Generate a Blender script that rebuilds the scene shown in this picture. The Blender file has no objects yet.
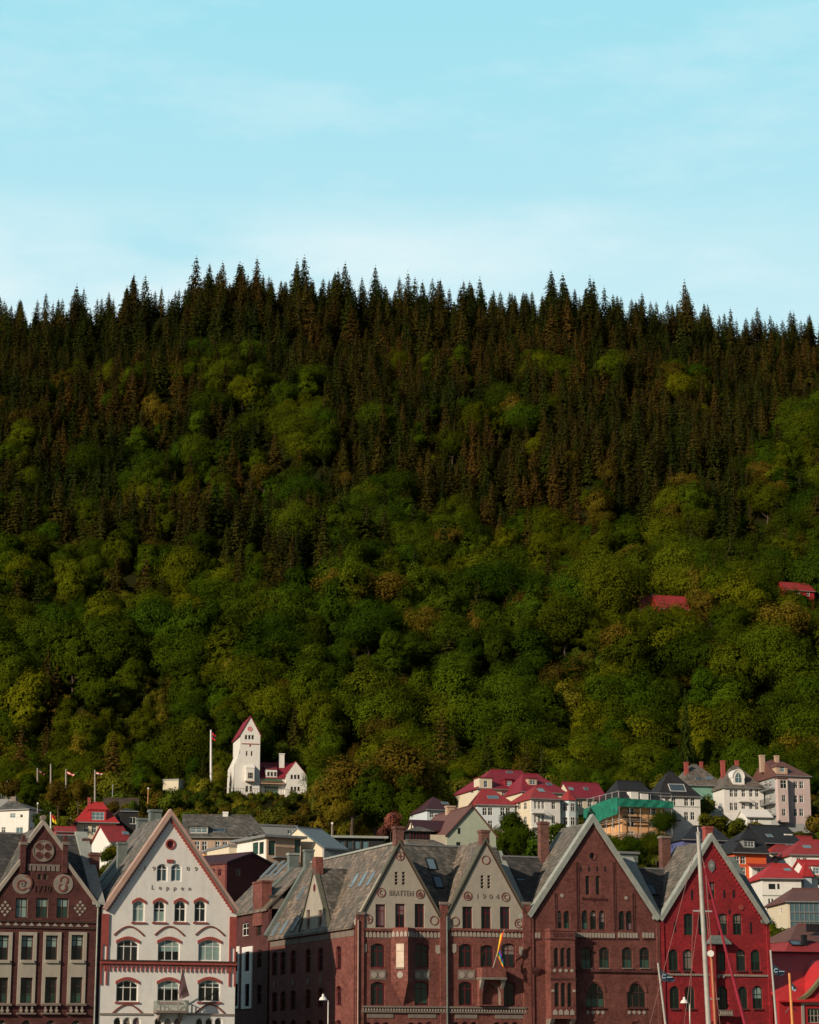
SUN_E = 4.1; SKY_S = 0.05; EXPO = 0.0; SKY_TINT = (1.0, 0.98, 0.9); CLOUD = (17.5, 19.4, 19.6); VEIL = (7.6, 15.6, 18.0)
import bpy, math, random
import numpy as np
from mathutils import Vector, Matrix, noise
from mathutils.geometry import delaunay_2d_cdt
R = math.radians
random.seed(7)
scene = bpy.context.scene
COL = scene.collection

# ------------------------------------------------------------------ camera
W_PX, H_PX = 819, 1024
FPX = 2250.0
CAMZ = 3.0
PITCH = math.atan(546 / FPX)
cam_d = bpy.data.cameras.new('camera')
cam = bpy.data.objects.new('camera', cam_d)
COL.objects.link(cam)
cam.location = (0, 0, CAMZ)
cam.rotation_euler = (R(90) + PITCH, 0, 0)
cam_d.sensor_fit = 'VERTICAL'
cam_d.sensor_height = 36.0
cam_d.lens = FPX / H_PX * 36.0
cam_d.clip_start = 0.5
cam_d.clip_end = 20000
scene.camera = cam
CP, SP = math.cos(PITCH), math.sin(PITCH)

def ray(px, py):
    dx = (px - W_PX / 2) / FPX
    dz = (H_PX / 2 - py) / FPX
    return Vector((dx, CP - dz * SP, SP + dz * CP))

def project(p):
    x, y, z = p[0], p[1], p[2] - CAMZ
    d = y * CP + z * SP
    v = -y * SP + z * CP
    return W_PX / 2 + FPX * x / d, H_PX / 2 - FPX * v / d

class Frame:
    """a building's own axes: u along its front, n into its depth"""
    def __init__(s, px, py, Y, rot):
        d = ray(px, py)
        s.o = Vector((d.x * Y / d.y, Y, 0)); s.rot = rot
        s.u = Vector((math.cos(rot), math.sin(rot), 0)); s.n = Vector((-math.sin(rot), math.cos(rot), 0))
    def hit(s, px, py, p0, nrm):
        d = ray(px, py); c = Vector((0, 0, CAMZ))
        return c + d * ((p0 - c).dot(nrm) / d.dot(nrm))
    def at(s, px, py, t=0.0):
        p = s.hit(px, py, s.o + s.n * t, s.n)
        return (p - s.o).dot(s.u), p.z
    def side(s, px, py, a=0.0):
        p = s.hit(px, py, s.o + s.u * a, s.u)
        return (p - s.o).dot(s.n), p.z
    def world(s, a, t, z=0.0):
        p = s.o + s.u * a + s.n * t
        return Vector((p.x, p.y, z))
    def px(s, a, t, z):
        return project(s.world(a, t, z))

# ------------------------------------------------------------------ materials
def new_mat(name):
    m = bpy.data.materials.new(name); m.use_nodes = True
    nt = m.node_tree
    return m, nt, nt.nodes['Principled BSDF']

def mixc(nt, fac, a, b, mode='MIX'):
    n = nt.nodes.new('ShaderNodeMix'); n.data_type = 'RGBA'; n.blend_type = mode
    for sock, val in ((n.inputs[0], fac), (n.inputs[6], a), (n.inputs[7], b)):
        if hasattr(val, 'is_linked'): nt.links.new(val, sock)
        elif isinstance(val, (int, float)): sock.default_value = val
        else: sock.default_value = tuple(val) + ((1,) if len(val) == 3 else ())
    return n.outputs[2]

def tex_noise(nt, vec, scale, detail=4, rough=0.6):
    n = nt.nodes.new('ShaderNodeTexNoise')
    n.inputs['Scale'].default_value = scale; n.inputs['Detail'].default_value = detail
    n.inputs['Roughness'].default_value = rough
    if vec is not None: nt.links.new(vec, n.inputs['Vector'])
    return n.outputs['Fac']

def ramp(nt, fac, p0, p1, c0=(0, 0, 0), c1=(1, 1, 1)):
    r = nt.nodes.new('ShaderNodeValToRGB')
    r.color_ramp.elements[0].position = p0; r.color_ramp.elements[1].position = p1
    r.color_ramp.elements[0].color = tuple(c0) + (1,); r.color_ramp.elements[1].color = tuple(c1) + (1,)
    nt.links.new(fac, r.inputs[0]); return r.outputs[0]

def wall_vec(nt, sx=1.0, sz=1.0):
    tc = nt.nodes.new('ShaderNodeTexCoord'); sp = nt.nodes.new('ShaderNodeSeparateXYZ')
    nt.links.new(tc.outputs['Object'], sp.inputs[0])
    ad = nt.nodes.new('ShaderNodeMath'); ad.operation = 'ADD'
    nt.links.new(sp.outputs[0], ad.inputs[0]); nt.links.new(sp.outputs[1], ad.inputs[1])
    cb = nt.nodes.new('ShaderNodeCombineXYZ')
    m1 = nt.nodes.new('ShaderNodeMath'); m1.operation = 'MULTIPLY'; m1.inputs[1].default_value = sx
    m2 = nt.nodes.new('ShaderNodeMath'); m2.operation = 'MULTIPLY'; m2.inputs[1].default_value = sz
    nt.links.new(ad.outputs[0], m1.inputs[0]); nt.links.new(sp.outputs[2], m2.inputs[0])
    nt.links.new(m1.outputs[0], cb.inputs[0]); nt.links.new(m2.outputs[0], cb.inputs[1])
    return cb.outputs[0], tc.outputs['Object']

def bump(nt, bs, h, strength=0.3, dist=0.05):
    b = nt.nodes.new('ShaderNodeBump'); b.inputs['Strength'].default_value = strength
    b.inputs['Distance'].default_value = dist
    nt.links.new(h, b.inputs['Height']); nt.links.new(b.outputs[0], bs.inputs['Normal'])

def sc(c, k): return tuple(min(1, x * k) for x in c)

def brick_mat(name, c, dirt=0.45, mortar=None, row=0.12):
    m, nt, bs = new_mat(name)
    wv, ov = wall_vec(nt)
    b = nt.nodes.new('ShaderNodeTexBrick'); nt.links.new(wv, b.inputs['Vector'])
    b.inputs['Scale'].default_value = 1.0; b.inputs['Brick Width'].default_value = row * 2.6
    b.inputs['Row Height'].default_value = row; b.inputs['Mortar Size'].default_value = 0.012
    b.inputs['Bias'].default_value = -0.1
    b.inputs['Color1'].default_value = sc(c, 1.3) + (1,); b.inputs['Color2'].default_value = sc(c, 0.6) + (1,)
    mo = mortar or (c[0] * .8 + .05, c[1] * .9 + .05, c[2] * .9 + .05)
    b.inputs['Mortar'].default_value = tuple(mo) + (1,)
    n1 = tex_noise(nt, ov, 0.55, 6, 0.7)
    n2 = tex_noise(nt, ov, 3.5, 4, 0.7)
    f1 = ramp(nt, n1, 0.40, 0.62); f2 = ramp(nt, n2, 0.42, 0.68)
    c1 = mixc(nt, f1, b.outputs['Color'], sc(c, 0.55))
    f3 = nt.nodes.new('ShaderNodeMath'); f3.operation = 'MULTIPLY'; f3.inputs[1].default_value = dirt
    nt.links.new(f2, f3.inputs[0])
    c2 = mixc(nt, f3.outputs[0], c1, (c[0] * 1.5 + .02, c[1] * 1.9 + .02, c[2] * 1.9 + .02))
    nt.links.new(c2, bs.inputs['Base Color']); bs.inputs['Roughness'].default_value = 0.85
    bump(nt, bs, b.outputs['Fac'], 0.35, -0.02)
    return m

def plaster_mat(name, c, dirt=0.25, rough=0.8, stain=None, boards=False):
    m, nt, bs = new_mat(name)
    wv, ov = wall_vec(nt, 1.6, 0.25)
    n1 = tex_noise(nt, wv, 1.0, 6, 0.65); n2 = tex_noise(nt, ov, 1.2, 6, 0.7)
    st = stain or sc(c, 0.62)
    f1 = ramp(nt, n1, 0.45, 0.72); f2 = ramp(nt, n2, 0.45, 0.66)
    def mul(f, k):
        x = nt.nodes.new('ShaderNodeMath'); x.operation = 'MULTIPLY'; x.inputs[1].default_value = k
        nt.links.new(f, x.inputs[0]); return x.outputs[0]
    c1 = mixc(nt, mul(f1, dirt), c, st); c2 = mixc(nt, mul(f2, dirt), c1, sc(c, 0.7))
    nt.links.new(c2, bs.inputs['Base Color']); bs.inputs['Roughness'].default_value = rough
    if boards:
        wv2, _ = wall_vec(nt)
        w = nt.nodes.new('ShaderNodeTexWave'); w.bands_direction = 'X' if boards == 'v' else 'Y'
        w.wave_profile = 'SAW'; w.inputs['Scale'].default_value = 1.6
        nt.links.new(wv2, w.inputs['Vector']); bump(nt, bs, w.outputs['Fac'], 0.6, 0.04)
    else:
        bump(nt, bs, tex_noise(nt, ov, 9, 3), 0.2, 0.02)
    return m

def slate_mat(name, c, c2=None, row=0.34, patch=0.6, moss=None):
    m, nt, bs = new_mat(name)
    wv, ov = wall_vec(nt)
    b = nt.nodes.new('ShaderNodeTexBrick'); nt.links.new(wv, b.inputs['Vector'])
    b.inputs['Scale'].default_value = 1.0; b.inputs['Brick Width'].default_value = row * 1.3
    b.inputs['Row Height'].default_value = row; b.inputs['Mortar Size'].default_value = 0.016
    b.inputs['Color1'].default_value = sc(c, 1.75) + (1,); b.inputs['Color2'].default_value = sc(c, 0.45) + (1,)
    b.inputs['Mortar'].default_value = sc(c, 0.3) + (1,)
    f1 = ramp(nt, tex_noise(nt, ov, patch, 8, 0.82), 0.42, 0.6)
    cc = mixc(nt, f1, b.outputs['Color'], c2 or sc(c, 0.6))
    f2 = ramp(nt, tex_noise(nt, ov, 1.9, 7, 0.85), 0.5, 0.64)
    mx = nt.nodes.new('ShaderNodeMath'); mx.operation = 'MULTIPLY'; mx.inputs[1].default_value = 0.6
    nt.links.new(f2, mx.inputs[0])
    cc = mixc(nt, mx.outputs[0], cc, moss or sc(c, 1.6))
    nt.links.new(cc, bs.inputs['Base Color']); bs.inputs['Roughness'].default_value = 0.75
    bump(nt, bs, b.outputs['Fac'], 0.5, -0.03)
    return m

def tile_mat(name, c, rough=0.7):
    m, nt, bs = new_mat(name)
    wv, ov = wall_vec(nt)
    w = nt.nodes.new('ShaderNodeTexWave'); w.bands_direction = 'Y'; w.wave_profile = 'SAW'
    w.inputs['Scale'].default_value = 0.9; nt.links.new(wv, w.inputs['Vector'])
    w2 = nt.nodes.new('ShaderNodeTexWave'); w2.bands_direction = 'X'
    w2.inputs['Scale'].default_value = 1.2; nt.links.new(wv, w2.inputs['Vector'])
    f1 = ramp(nt, tex_noise(nt, ov, 0.9, 6, 0.75), 0.35, 0.75)
    f2 = ramp(nt, tex_noise(nt, ov, 5, 4, 0.8), 0.4, 0.7)
    cc = mixc(nt, f1, c, sc(c, 0.62)); 
    mx = nt.nodes.new('ShaderNodeMath'); mx.operation = 'MULTIPLY'; mx.inputs[1].default_value = 0.4
    nt.links.new(f2, mx.inputs[0])
    cc = mixc(nt, mx.outputs[0], cc, (c[0] * .6, c[1] * .6 + .01, c[2] * .6 + .01))
    nt.links.new(cc, bs.inputs['Base Color']); bs.inputs['Roughness'].default_value = rough
    ad = nt.nodes.new('ShaderNodeMath'); ad.operation = 'ADD'
    nt.links.new(w.outputs['Fac'], ad.inputs[0]); nt.links.new(w2.outputs['Fac'], ad.inputs[1])
    bump(nt, bs, ad.outputs[0], 0.5, 0.05)
    return m

def flat_mat(name, c, rough=0.6, metal=0.0, var=0.3):
    m, nt, bs = new_mat(name)
    tc = nt.nodes.new('ShaderNodeTexCoord')
    f = ramp(nt, tex_noise(nt, tc.outputs['Object'], 2.0, 5, 0.7), 0.4, 0.75)
    cc = mixc(nt, f, c, sc(c, 1 - var))
    nt.links.new(cc, bs.inputs['Base Color']); bs.inputs['Roughness'].default_value = rough
    bs.inputs['Metallic'].default_value = metal
    return m

def glass_mat(name, c, rough=0.08, var=0.0):
    m, nt, bs = new_mat(name)
    tc = nt.nodes.new('ShaderNodeTexCoord'); oi = nt.nodes.new('ShaderNodeObjectInfo')
    cc = mixc(nt, oi.outputs['Random'], sc(c, 0.4), sc(c, 1.6))
    f = tex_noise(nt, tc.outputs['Object'], 1.3, 2, 0.5)
    nt.links.new(cc, bs.inputs['Base Color']); bs.inputs['Roughness'].default_value = rough
    bs.inputs['IOR'].default_value = 1.5
    bump(nt, bs, f, 0.12, 0.05)
    return m

def foliage_mat(name, ca, cb, cc_, trans=0.14):
    """leaf colour by tree (own random), with drifts of tone over the hillside and small leaf-to-leaf change"""
    m, nt, bs = new_mat(name)
    oi = nt.nodes.new('ShaderNodeObjectInfo'); tc = nt.nodes.new('ShaderNodeTexCoord')
    c1 = mixc(nt, oi.outputs['Random'], ca, cb)
    zone = ramp(nt, tex_noise(nt, oi.outputs['Location'], 0.011, 3, 0.6), 0.42, 0.62)
    c2 = mixc(nt, zone, c1, cc_)
    mm = nt.nodes.new('ShaderNodeMix'); mm.data_type = 'RGBA'
    half = nt.nodes.new('ShaderNodeMath'); half.operation = 'MULTIPLY'; half.inputs[1].default_value = 0.65
    nt.links.new(zone, half.inputs[0])
    c2 = mixc(nt, half.outputs[0], c1, cc_)
    f = ramp(nt, tex_noise(nt, tc.outputs['Object'], 1.1, 3, 0.7), 0.3, 0.75)
    c3 = mixc(nt, f, (0.55, 0.55, 0.55), (1.5, 1.4, 1.2))
    c4 = mixc(nt, 1.0, c2, c3, 'MULTIPLY')
    spz = nt.nodes.new('ShaderNodeSeparateXYZ'); nt.links.new(oi.outputs['Location'], spz.inputs[0])
    alt = nt.nodes.new('ShaderNodeMapRange'); alt.inputs[1].default_value = 70; alt.inputs[2].default_value = 230; nt.links.new(spz.outputs[2], alt.inputs[0])
    c4 = mixc(nt, 1.0, c4, mixc(nt, alt.outputs[0], (1.05, 1.08, 1.0), (1.0, 1.0, 1.0)), 'MULTIPLY')
    wn = nt.nodes.new('ShaderNodeTexWhiteNoise'); nt.links.new(oi.outputs['Location'], wn.inputs['Vector'])
    c4 = mixc(nt, 1.0, c4, ramp(nt, wn.outputs['Value'], 0.0, 1.0, (0.60, 0.63, 0.65), (1.5, 1.42, 1.25)), 'MULTIPLY')   # fresher growth low on the slope
    nt.nodes.remove(mm)
    nt.links.new(c4, bs.inputs['Base Color']); bs.inputs['Roughness'].default_value = 0.85
    bs.inputs['Specular IOR Level'].default_value = 0.0
    tr = nt.nodes.new('ShaderNodeBsdfTranslucent'); nt.links.new(c4, tr.inputs['Color'])
    mx = nt.nodes.new('ShaderNodeMixShader'); mx.inputs[0].default_value = trans
    nt.links.new(bs.outputs[0], mx.inputs[1]); nt.links.new(tr.outputs[0], mx.inputs[2])
    nt.links.new(mx.outputs[0], nt.nodes['Material Output'].inputs[0])
    return m

M = dict(
    maroon=brick_mat('maroon brick', (0.088, 0.017, 0.014)),
    redbrick=brick_mat('warm red brick', (0.185, 0.048, 0.035), dirt=0.65),
    brownbrick=brick_mat('brown brick', (0.165, 0.042, 0.031), dirt=0.5),
    redpaint=brick_mat('red painted brick', (0.32, 0.013, 0.020), dirt=0.35, mortar=(0.26, .012, .016)),
    wineshade=plaster_mat('wine boards with shade', (0.10, 0.012, 0.014), boards='v'),  # shade of the gabled front is put into the board colour
    orangebrick=brick_mat('orange brick', (0.42, 0.075, 0.035)),
    chimneybrick=brick_mat('sooty chimney brick', (0.16, 0.06, 0.045)),
    stone=plaster_mat('pale stone', (0.39, 0.345, 0.29), 0.6),
    sandstone=plaster_mat('pink sandstone', (0.50, 0.33, 0.27), 0.5),
    stonedark=plaster_mat('weathered stone', (0.23, 0.19, 0.16), 0.6),
    beige=plaster_mat('beige render', (0.42, 0.38, 0.31), 0.45),
    white=plaster_mat('white render', (0.82, 0.81, 0.76), 0.3),
    whiteb=plaster_mat('white boards', (0.80, 0.78, 0.74), 0.2, boards='h'),
    cream=plaster_mat('cream render', (0.72, 0.64, 0.48), 0.25),
    paleblue=plaster_mat('pale blue boards', (0.62, 0.70, 0.74), 0.2, boards='h'),
    palegreen=plaster_mat('pale green render', (0.46, 0.52, 0.40), 0.35),
    green=plaster_mat('sea green boards', (0.20, 0.40, 0.31), 0.25, boards='h'),
    pink=plaster_mat('pale pink render', (0.62, 0.49, 0.47), 0.35),
    greyw=plaster_mat('grey render', (0.36, 0.38, 0.38), 0.3),
    tan=plaster_mat('tan render', (0.50, 0.36, 0.26), 0.35),
    peach=plaster_mat('peach render', (0.75, 0.42, 0.20), 0.2),
    orange=plaster_mat('orange render', (0.72, 0.12, 0.03), 0.2, boards='v'),
    blue=plaster_mat('violet blue boards', (0.10, 0.12, 0.30), 0.25, boards='v'),
    black=plaster_mat('black boards', (0.012, 0.012, 0.014), 0.3, boards='v'),
    redboard=plaster_mat('red painted boards', (0.38, 0.012, 0.018), 0.25, boards='v'),
    redwhite=plaster_mat('faded red boards', (0.42, 0.06, 0.06), 0.25, boards='v'),
    slate=slate_mat('grey brown slate', (0.115, 0.105, 0.092), (0.045, 0.050, 0.046), moss=(0.25, 0.205, 0.16)),
    slatew=slate_mat('sunlit tan patched slate', (0.19, 0.145, 0.11), (0.07, 0.07, 0.06), moss=(0.34, 0.25, 0.19)),  # sunlit tan of the left slopes is put into the patchy slate
    slated=slate_mat('dark slate', (0.06, 0.058, 0.055), (0.03, 0.034, 0.036), moss=(0.13, 0.11, 0.09)),
    slateg=slate_mat('light grey slate', (0.155, 0.132, 0.11), (0.075, 0.073, 0.062), moss=(0.30, 0.24, 0.18)),
    blackroof=slate_mat('black tiles', (0.012, 0.012, 0.015), (0.02, 0.018, 0.02), moss=(0.03, 0.028, 0.03)),
    bluegrey=flat_mat('blue grey sheet roof', (0.14, 0.17, 0.19), 0.55),
    redroof=tile_mat('red tiles', (0.52, 0.028, 0.03)),
    redroof2=tile_mat('deep red tiles', (0.36, 0.03, 0.032)),
    magroof=tile_mat('crimson tiles', (0.28, 0.014, 0.034)),
    brownroof=tile_mat('brown red tiles', (0.17, 0.07, 0.055)),
    maroonroof=tile_mat('dark maroon tiles', (0.06, 0.012, 0.02)),
    brightroof=tile_mat('bright red roof', (0.66, 0.02, 0.022)),
    copper=flat_mat('weathered grey green copper', (0.17, 0.205, 0.19), 0.7, 0.0, 0.45),
    coping=flat_mat('pale grey green coping', (0.36, 0.39, 0.35), 0.7, 0.0, 0.35),
    zinc=flat_mat('dull zinc', (0.26, 0.27, 0.27), 0.55, 0.2),
    whitep=flat_mat('white paint', (0.78, 0.77, 0.73), 0.5, 0, 0.12),
    redtrim=flat_mat('brick red paint', (0.36, 0.075, 0.06), 0.7),
    winered=flat_mat('wine red frame paint', (0.13, 0.010, 0.018), 0.5),
    browntrim=flat_mat('brown frame paint', (0.07, 0.035, 0.025), 0.6),
    darkgreen=flat_mat('dark green frame paint', (0.02, 0.045, 0.03), 0.5),
    dullrake=flat_mat('lichened rake stone', (0.115, 0.115, 0.085), 0.8),
    olive=flat_mat('olive gable trim', (0.20, 0.17, 0.08), 0.7),
    iron=flat_mat('black iron', (0.015, 0.015, 0.016), 0.5),
    stonemid=plaster_mat('grimy stone', (0.29, 0.25, 0.21), 0.7),
    letter=flat_mat('faded lettering paint', (0.30, 0.25, 0.21), 0.8),
    medred=flat_mat('medallion red line', (0.22, 0.07, 0.055), 0.8),
    glass=glass_mat('dark window glass', (0.014, 0.016, 0.016)),
    glassg=glass_mat('green tinted glass', (0.03, 0.075, 0.055)),
    glassb=glass_mat('blue grey glass', (0.10, 0.18, 0.21)),
    skyglass=glass_mat('skylight glass', (0.12, 0.19, 0.24), 0.15),
    blind=flat_mat('pale teal blind', (0.26, 0.38, 0.34), 0.8),
    blindw=flat_mat('cream blind', (0.70, 0.58, 0.46), 0.8),
    netting=flat_mat('green scaffold netting', (0.01, 0.30, 0.20), 0.7, 0, 0.55),
    plank=flat_mat('scaffold plank', (0.5, 0.38, 0.27), 0.8),
    steel=flat_mat('galvanised steel', (0.55, 0.53, 0.5), 0.45, 0.4),
    awning=flat_mat('green awning cloth', (0.01, 0.16, 0.06), 0.8),
    mast=flat_mat('grey white mast paint', (0.42, 0.41, 0.37), 0.5),
    wood=flat_mat('varnished wood', (0.45, 0.14, 0.06), 0.4),
    redcloth=flat_mat('crimson sailcloth', (0.30, 0.012, 0.035), 0.8),
    rope=flat_mat('rope', (0.30, 0.16, 0.14), 0.9),
    navy=flat_mat('navy cloth', (0.012, 0.03, 0.06), 0.8),
    emblem=flat_mat('pale blue print', (0.28, 0.42, 0.52), 0.8),
    mauve=flat_mat('dark mauve cloth', (0.10, 0.055, 0.06), 0.9),
    mauvel=flat_mat('faded mauve print', (0.22, 0.14, 0.15), 0.9),
    cred=flat_mat('red cloth', (0.6, 0.02, 0.02), 0.8, 0, .1), corange=flat_mat('orange cloth', (0.8, 0.25, 0.02), 0.8, 0, .1),
    cyellow=flat_mat('yellow cloth', (0.8, 0.6, 0.03), 0.8, 0, .1), cgreen=flat_mat('green cloth', (0.02, 0.35, 0.08), 0.8, 0, .1),
    cblue=flat_mat('blue cloth', (0.03, 0.08, 0.4), 0.8, 0, .1), cpurple=flat_mat('purple cloth', (0.2, 0.03, 0.35), 0.8, 0, .1),
    polyel=flat_mat('orange yellow pole paint', (0.75, 0.30, 0.08), 0.5),
    violet=flat_mat('violet pane sticker', (0.22, 0.2, 0.75), 0.5, 0, .1),
    bark=flat_mat('grey brown bark', (0.10, 0.07, 0.05), 0.95, 0, .5),
    barkp=flat_mat('pale birch bark', (0.42, 0.36, 0.28), 0.9, 0, .5),
    rubble=brick_mat('rubble stone wall', (0.06, 0.040, 0.028), dirt=0.5, row=0.4),
    rockm=plaster_mat('pinkish rock', (0.25, 0.17, 0.13), 0.8),
)

# ------------------------------------------------------------------ mesh helpers
class MB:
    def __init__(s, T=None):
        s.v = []; s.f = []; s.mi = []; s.mats = []; s.T = T or Matrix(); s.smooth = False
    def m(s, mat):
        if mat not in s.mats: s.mats.append(mat)
        return s.mats.index(mat)
    def add(s, vs, fs, mat):
        k = s.m(mat); b = len(s.v)
        s.v += [s.T @ Vector(v) for v in vs]
        s.f += [[b + i for i in f] for f in fs]; s.mi += [k] * len(fs)
    def box(s, x0, x1, y0, y1, z0, z1, mat):
        if x0 > x1: x0, x1 = x1, x0
        if z0 > z1: z0, z1 = z1, z0
        if y0 > y1: y0, y1 = y1, y0
        s.add([(x0, y0, z0), (x1, y0, z0), (x1, y1, z0), (x0, y1, z0), (x0, y0, z1), (x1, y0, z1), (x1, y1, z1), (x0, y1, z1)],
              [(0, 3, 2, 1), (4, 5, 6, 7), (0, 1, 5, 4), (1, 2, 6, 5), (2, 3, 7, 6), (3, 0, 4, 7)], mat)
    def prism(s, poly, y0, y1, mat):
        """poly = (x, z) points counter-clockwise seen from the front (-y)"""
        a = sum(poly[i][0] * poly[(i + 1) % len(poly)][1] - poly[(i + 1) % len(poly)][0] * poly[i][1] for i in range(len(poly)))
        if a < 0: poly = poly[::-1]
        n = len(poly)
        vs = [(x, y0, z) for x, z in poly] + [(x, y1, z) for x, z in poly]
        fs = [tuple(range(n)), tuple(range(2 * n - 1, n - 1, -1))]
        fs += [(i, i + n, (i + 1) % n + n, (i + 1) % n) for i in range(n)]
        s.add(vs, fs, mat)
    def prismx(s, poly, x0, x1, mat):
        """poly = (y, z), extruded along x"""
        n = len(poly)
        a = sum(poly[i][0] * poly[(i + 1) % n][1] - poly[(i + 1) % n][0] * poly[i][1] for i in range(n))
        if a < 0: poly = poly[::-1]
        vs = [(x1, y, z) for y, z in poly] + [(x0, y, z) for y, z in poly]
        fs = [tuple(range(n)), tuple(range(2 * n - 1, n - 1, -1))]
        fs += [(i, i + n, (i + 1) % n + n, (i + 1) % n) for i in range(n)]
        s.add(vs, fs, mat)
    def bar(s, p, q, wid, y0, y1, mat, side=0.0):
        """bar along an (x,z) line, side shifts it across the line"""
        d = Vector((q[0] - p[0], q[1] - p[1])); d.normalize(); nn = Vector((-d.y, d.x))
        a = nn * (side - wid / 2); b = nn * (side + wid / 2)
        s.prism([(p[0] + a.x, p[1] + a.y), (q[0] + a.x, q[1] + a.y), (q[0] + b.x, q[1] + b.y), (p[0] + b.x, p[1] + b.y)], y0, y1, mat)
    def ring(s, cx, cz, r, w, y0, y1, mat, n=16, a0=0, a1=360, sx=1.0):
        k = n if a1 - a0 < 360 else n
        for i in range(k):
            t0 = R(a0 + (a1 - a0) * i / k); t1 = R(a0 + (a1 - a0) * (i + 1) / k)
            P = lambda t, rr: (cx + math.cos(t) * rr * sx, cz + math.sin(t) * rr)
            s.prism([P(t0, r - w), P(t0, r), P(t1, r), P(t1, r - w)], y0, y1, mat)
    def disc(s, cx, cz, r, y0, y1, mat, n=16, sx=1.0):
        s.prism([(cx + math.cos(2 * math.pi * i / n) * r * sx, cz + math.sin(2 * math.pi * i / n) * r) for i in range(n)], y0, y1, mat)
    def tube(s, p, q, r0, r1, mat, n=8):
        p = Vector(p); q = Vector(q); d = (q - p).normalized()
        a = d.orthogonal().normalized(); b = d.cross(a)
        vs = []
        for c, r in ((p, r0), (q, r1)):
            for i in range(n):
                t = 2 * math.pi * i / n; vs.append(c + a * math.cos(t) * r + b * math.sin(t) * r)
        fs = [(i, (i + 1) % n, (i + 1) % n + n, i + n) for i in range(n)] + [tuple(range(n - 1, -1, -1)), tuple(range(n, 2 * n))]
        s.add([tuple(v) for v in vs], fs, mat)
    def wall(s, outer, holes, y, thick, reveal, mat, rmat=None):
        """flat wall in the (x, z) plane with real openings"""
        def area(P): return sum(P[i][0] * P[(i + 1) % len(P)][1] - P[(i + 1) % len(P)][0] * P[i][1] for i in range(len(P)))
        if area(outer) < 0: outer = outer[::-1]
        holes = [h if area(h) > 0 else h[::-1] for h in holes]
        pts = []; ed = []
        for L in [outer] + holes:
            b = len(pts); pts += [Vector(p) for p in L]; ed += [(b + i, b + (i + 1) % len(L)) for i in range(len(L))]
        res = delaunay_2d_cdt(pts, ed, [], 0, 1e-5)
        def inside(P, x, z):
            c = False
            for i in range(len(P)):
                x1, z1 = P[i]; x2, z2 = P[i - 1]
                if (z1 > z) != (z2 > z) and x < (x2 - x1) * (z - z1) / (z2 - z1) + x1: c = not c
            return c
        vs = [(p.x, y, p.y) for p in res[0]]; fs = []
        bb = [(min(p[0] for p in h), max(p[0] for p in h), min(p[1] for p in h), max(p[1] for p in h), h) for h in holes]
        for f in res[2]:
            cx = sum(res[0][i].x for i in f) / len(f); cz = sum(res[0][i].y for i in f) / len(f)
            if not inside(outer, cx, cz): continue
            if any(b[0] <= cx <= b[1] and b[2] <= cz <= b[3] and inside(b[4], cx, cz) for b in bb): continue
            P = [res[0][i] for i in f]
            a = sum(P[i].x * P[(i + 1) % len(P)].y - P[(i + 1) % len(P)].x * P[i].y for i in range(len(P)))
            fs.append(tuple(f) if a > 0 else tuple(reversed(f)))
        s.add(vs, fs, mat)
        n = len(outer)
        s.add([(x, y, z) for x, z in outer] + [(x, y + thick, z) for x, z in outer],
              [(i, i + n, (i + 1) % n + n, (i + 1) % n) for i in range(n)], mat)
        for h in holes:
            n = len(h)
            s.add([(x, y, z) for x, z in h] + [(x, y + reveal, z) for x, z in h],
                  [(i, (i + 1) % n, (i + 1) % n + n, i + n) for i in range(n)], rmat or mat)
    def mesh(s, name):
        me = bpy.data.meshes.new(name)
        me.from_pydata([tuple(v) for v in s.v], [], s.f)
        for mt in s.mats: me.materials.append(mt)
        me.polygons.foreach_set('material_index', s.mi)
        if s.smooth: me.polygons.foreach_set('use_smooth', [True] * len(me.polygons))
        me.update(); return me
    def build(s, name, parent=None, label=None):
        if not s.f: return None
        return link(name, s.mesh(name), parent, label)

def link(name, me, parent=None, label=None, mat=None):
    o = bpy.data.objects.new(name, me); COL.objects.link(o)
    if parent is not None: o.parent = parent
    if label: o['label'] = label
    if mat is not None: o.matrix_local = mat
    return o

def thing(name, label, cat, loc=(0, 0, 0), rz=0.0, group=None):
    o = bpy.data.objects.new(name, None); COL.objects.link(o); o.empty_display_size = 0.5
    o.location = loc; o.rotation_euler = (0, 0, rz); o['label'] = label; o['category'] = cat
    if group: o['group'] = group
    return o
def tag(o, label, cat, group=None):
    o['label'] = label; o['category'] = cat
    if group: o['group'] = group
    return o

TR = Matrix.Translation
def side_T(x, ylen, left=True):
    """transform so that a wall drawn in (a, depth, z) faces -x (a from back to front) or +x (front to back)"""
    if left: return TR((x, ylen, 0)) @ Matrix.Rotation(R(-90), 4, 'Z')
    return TR((x, 0, 0)) @ Matrix.Rotation(R(90), 4, 'Z')

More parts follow.
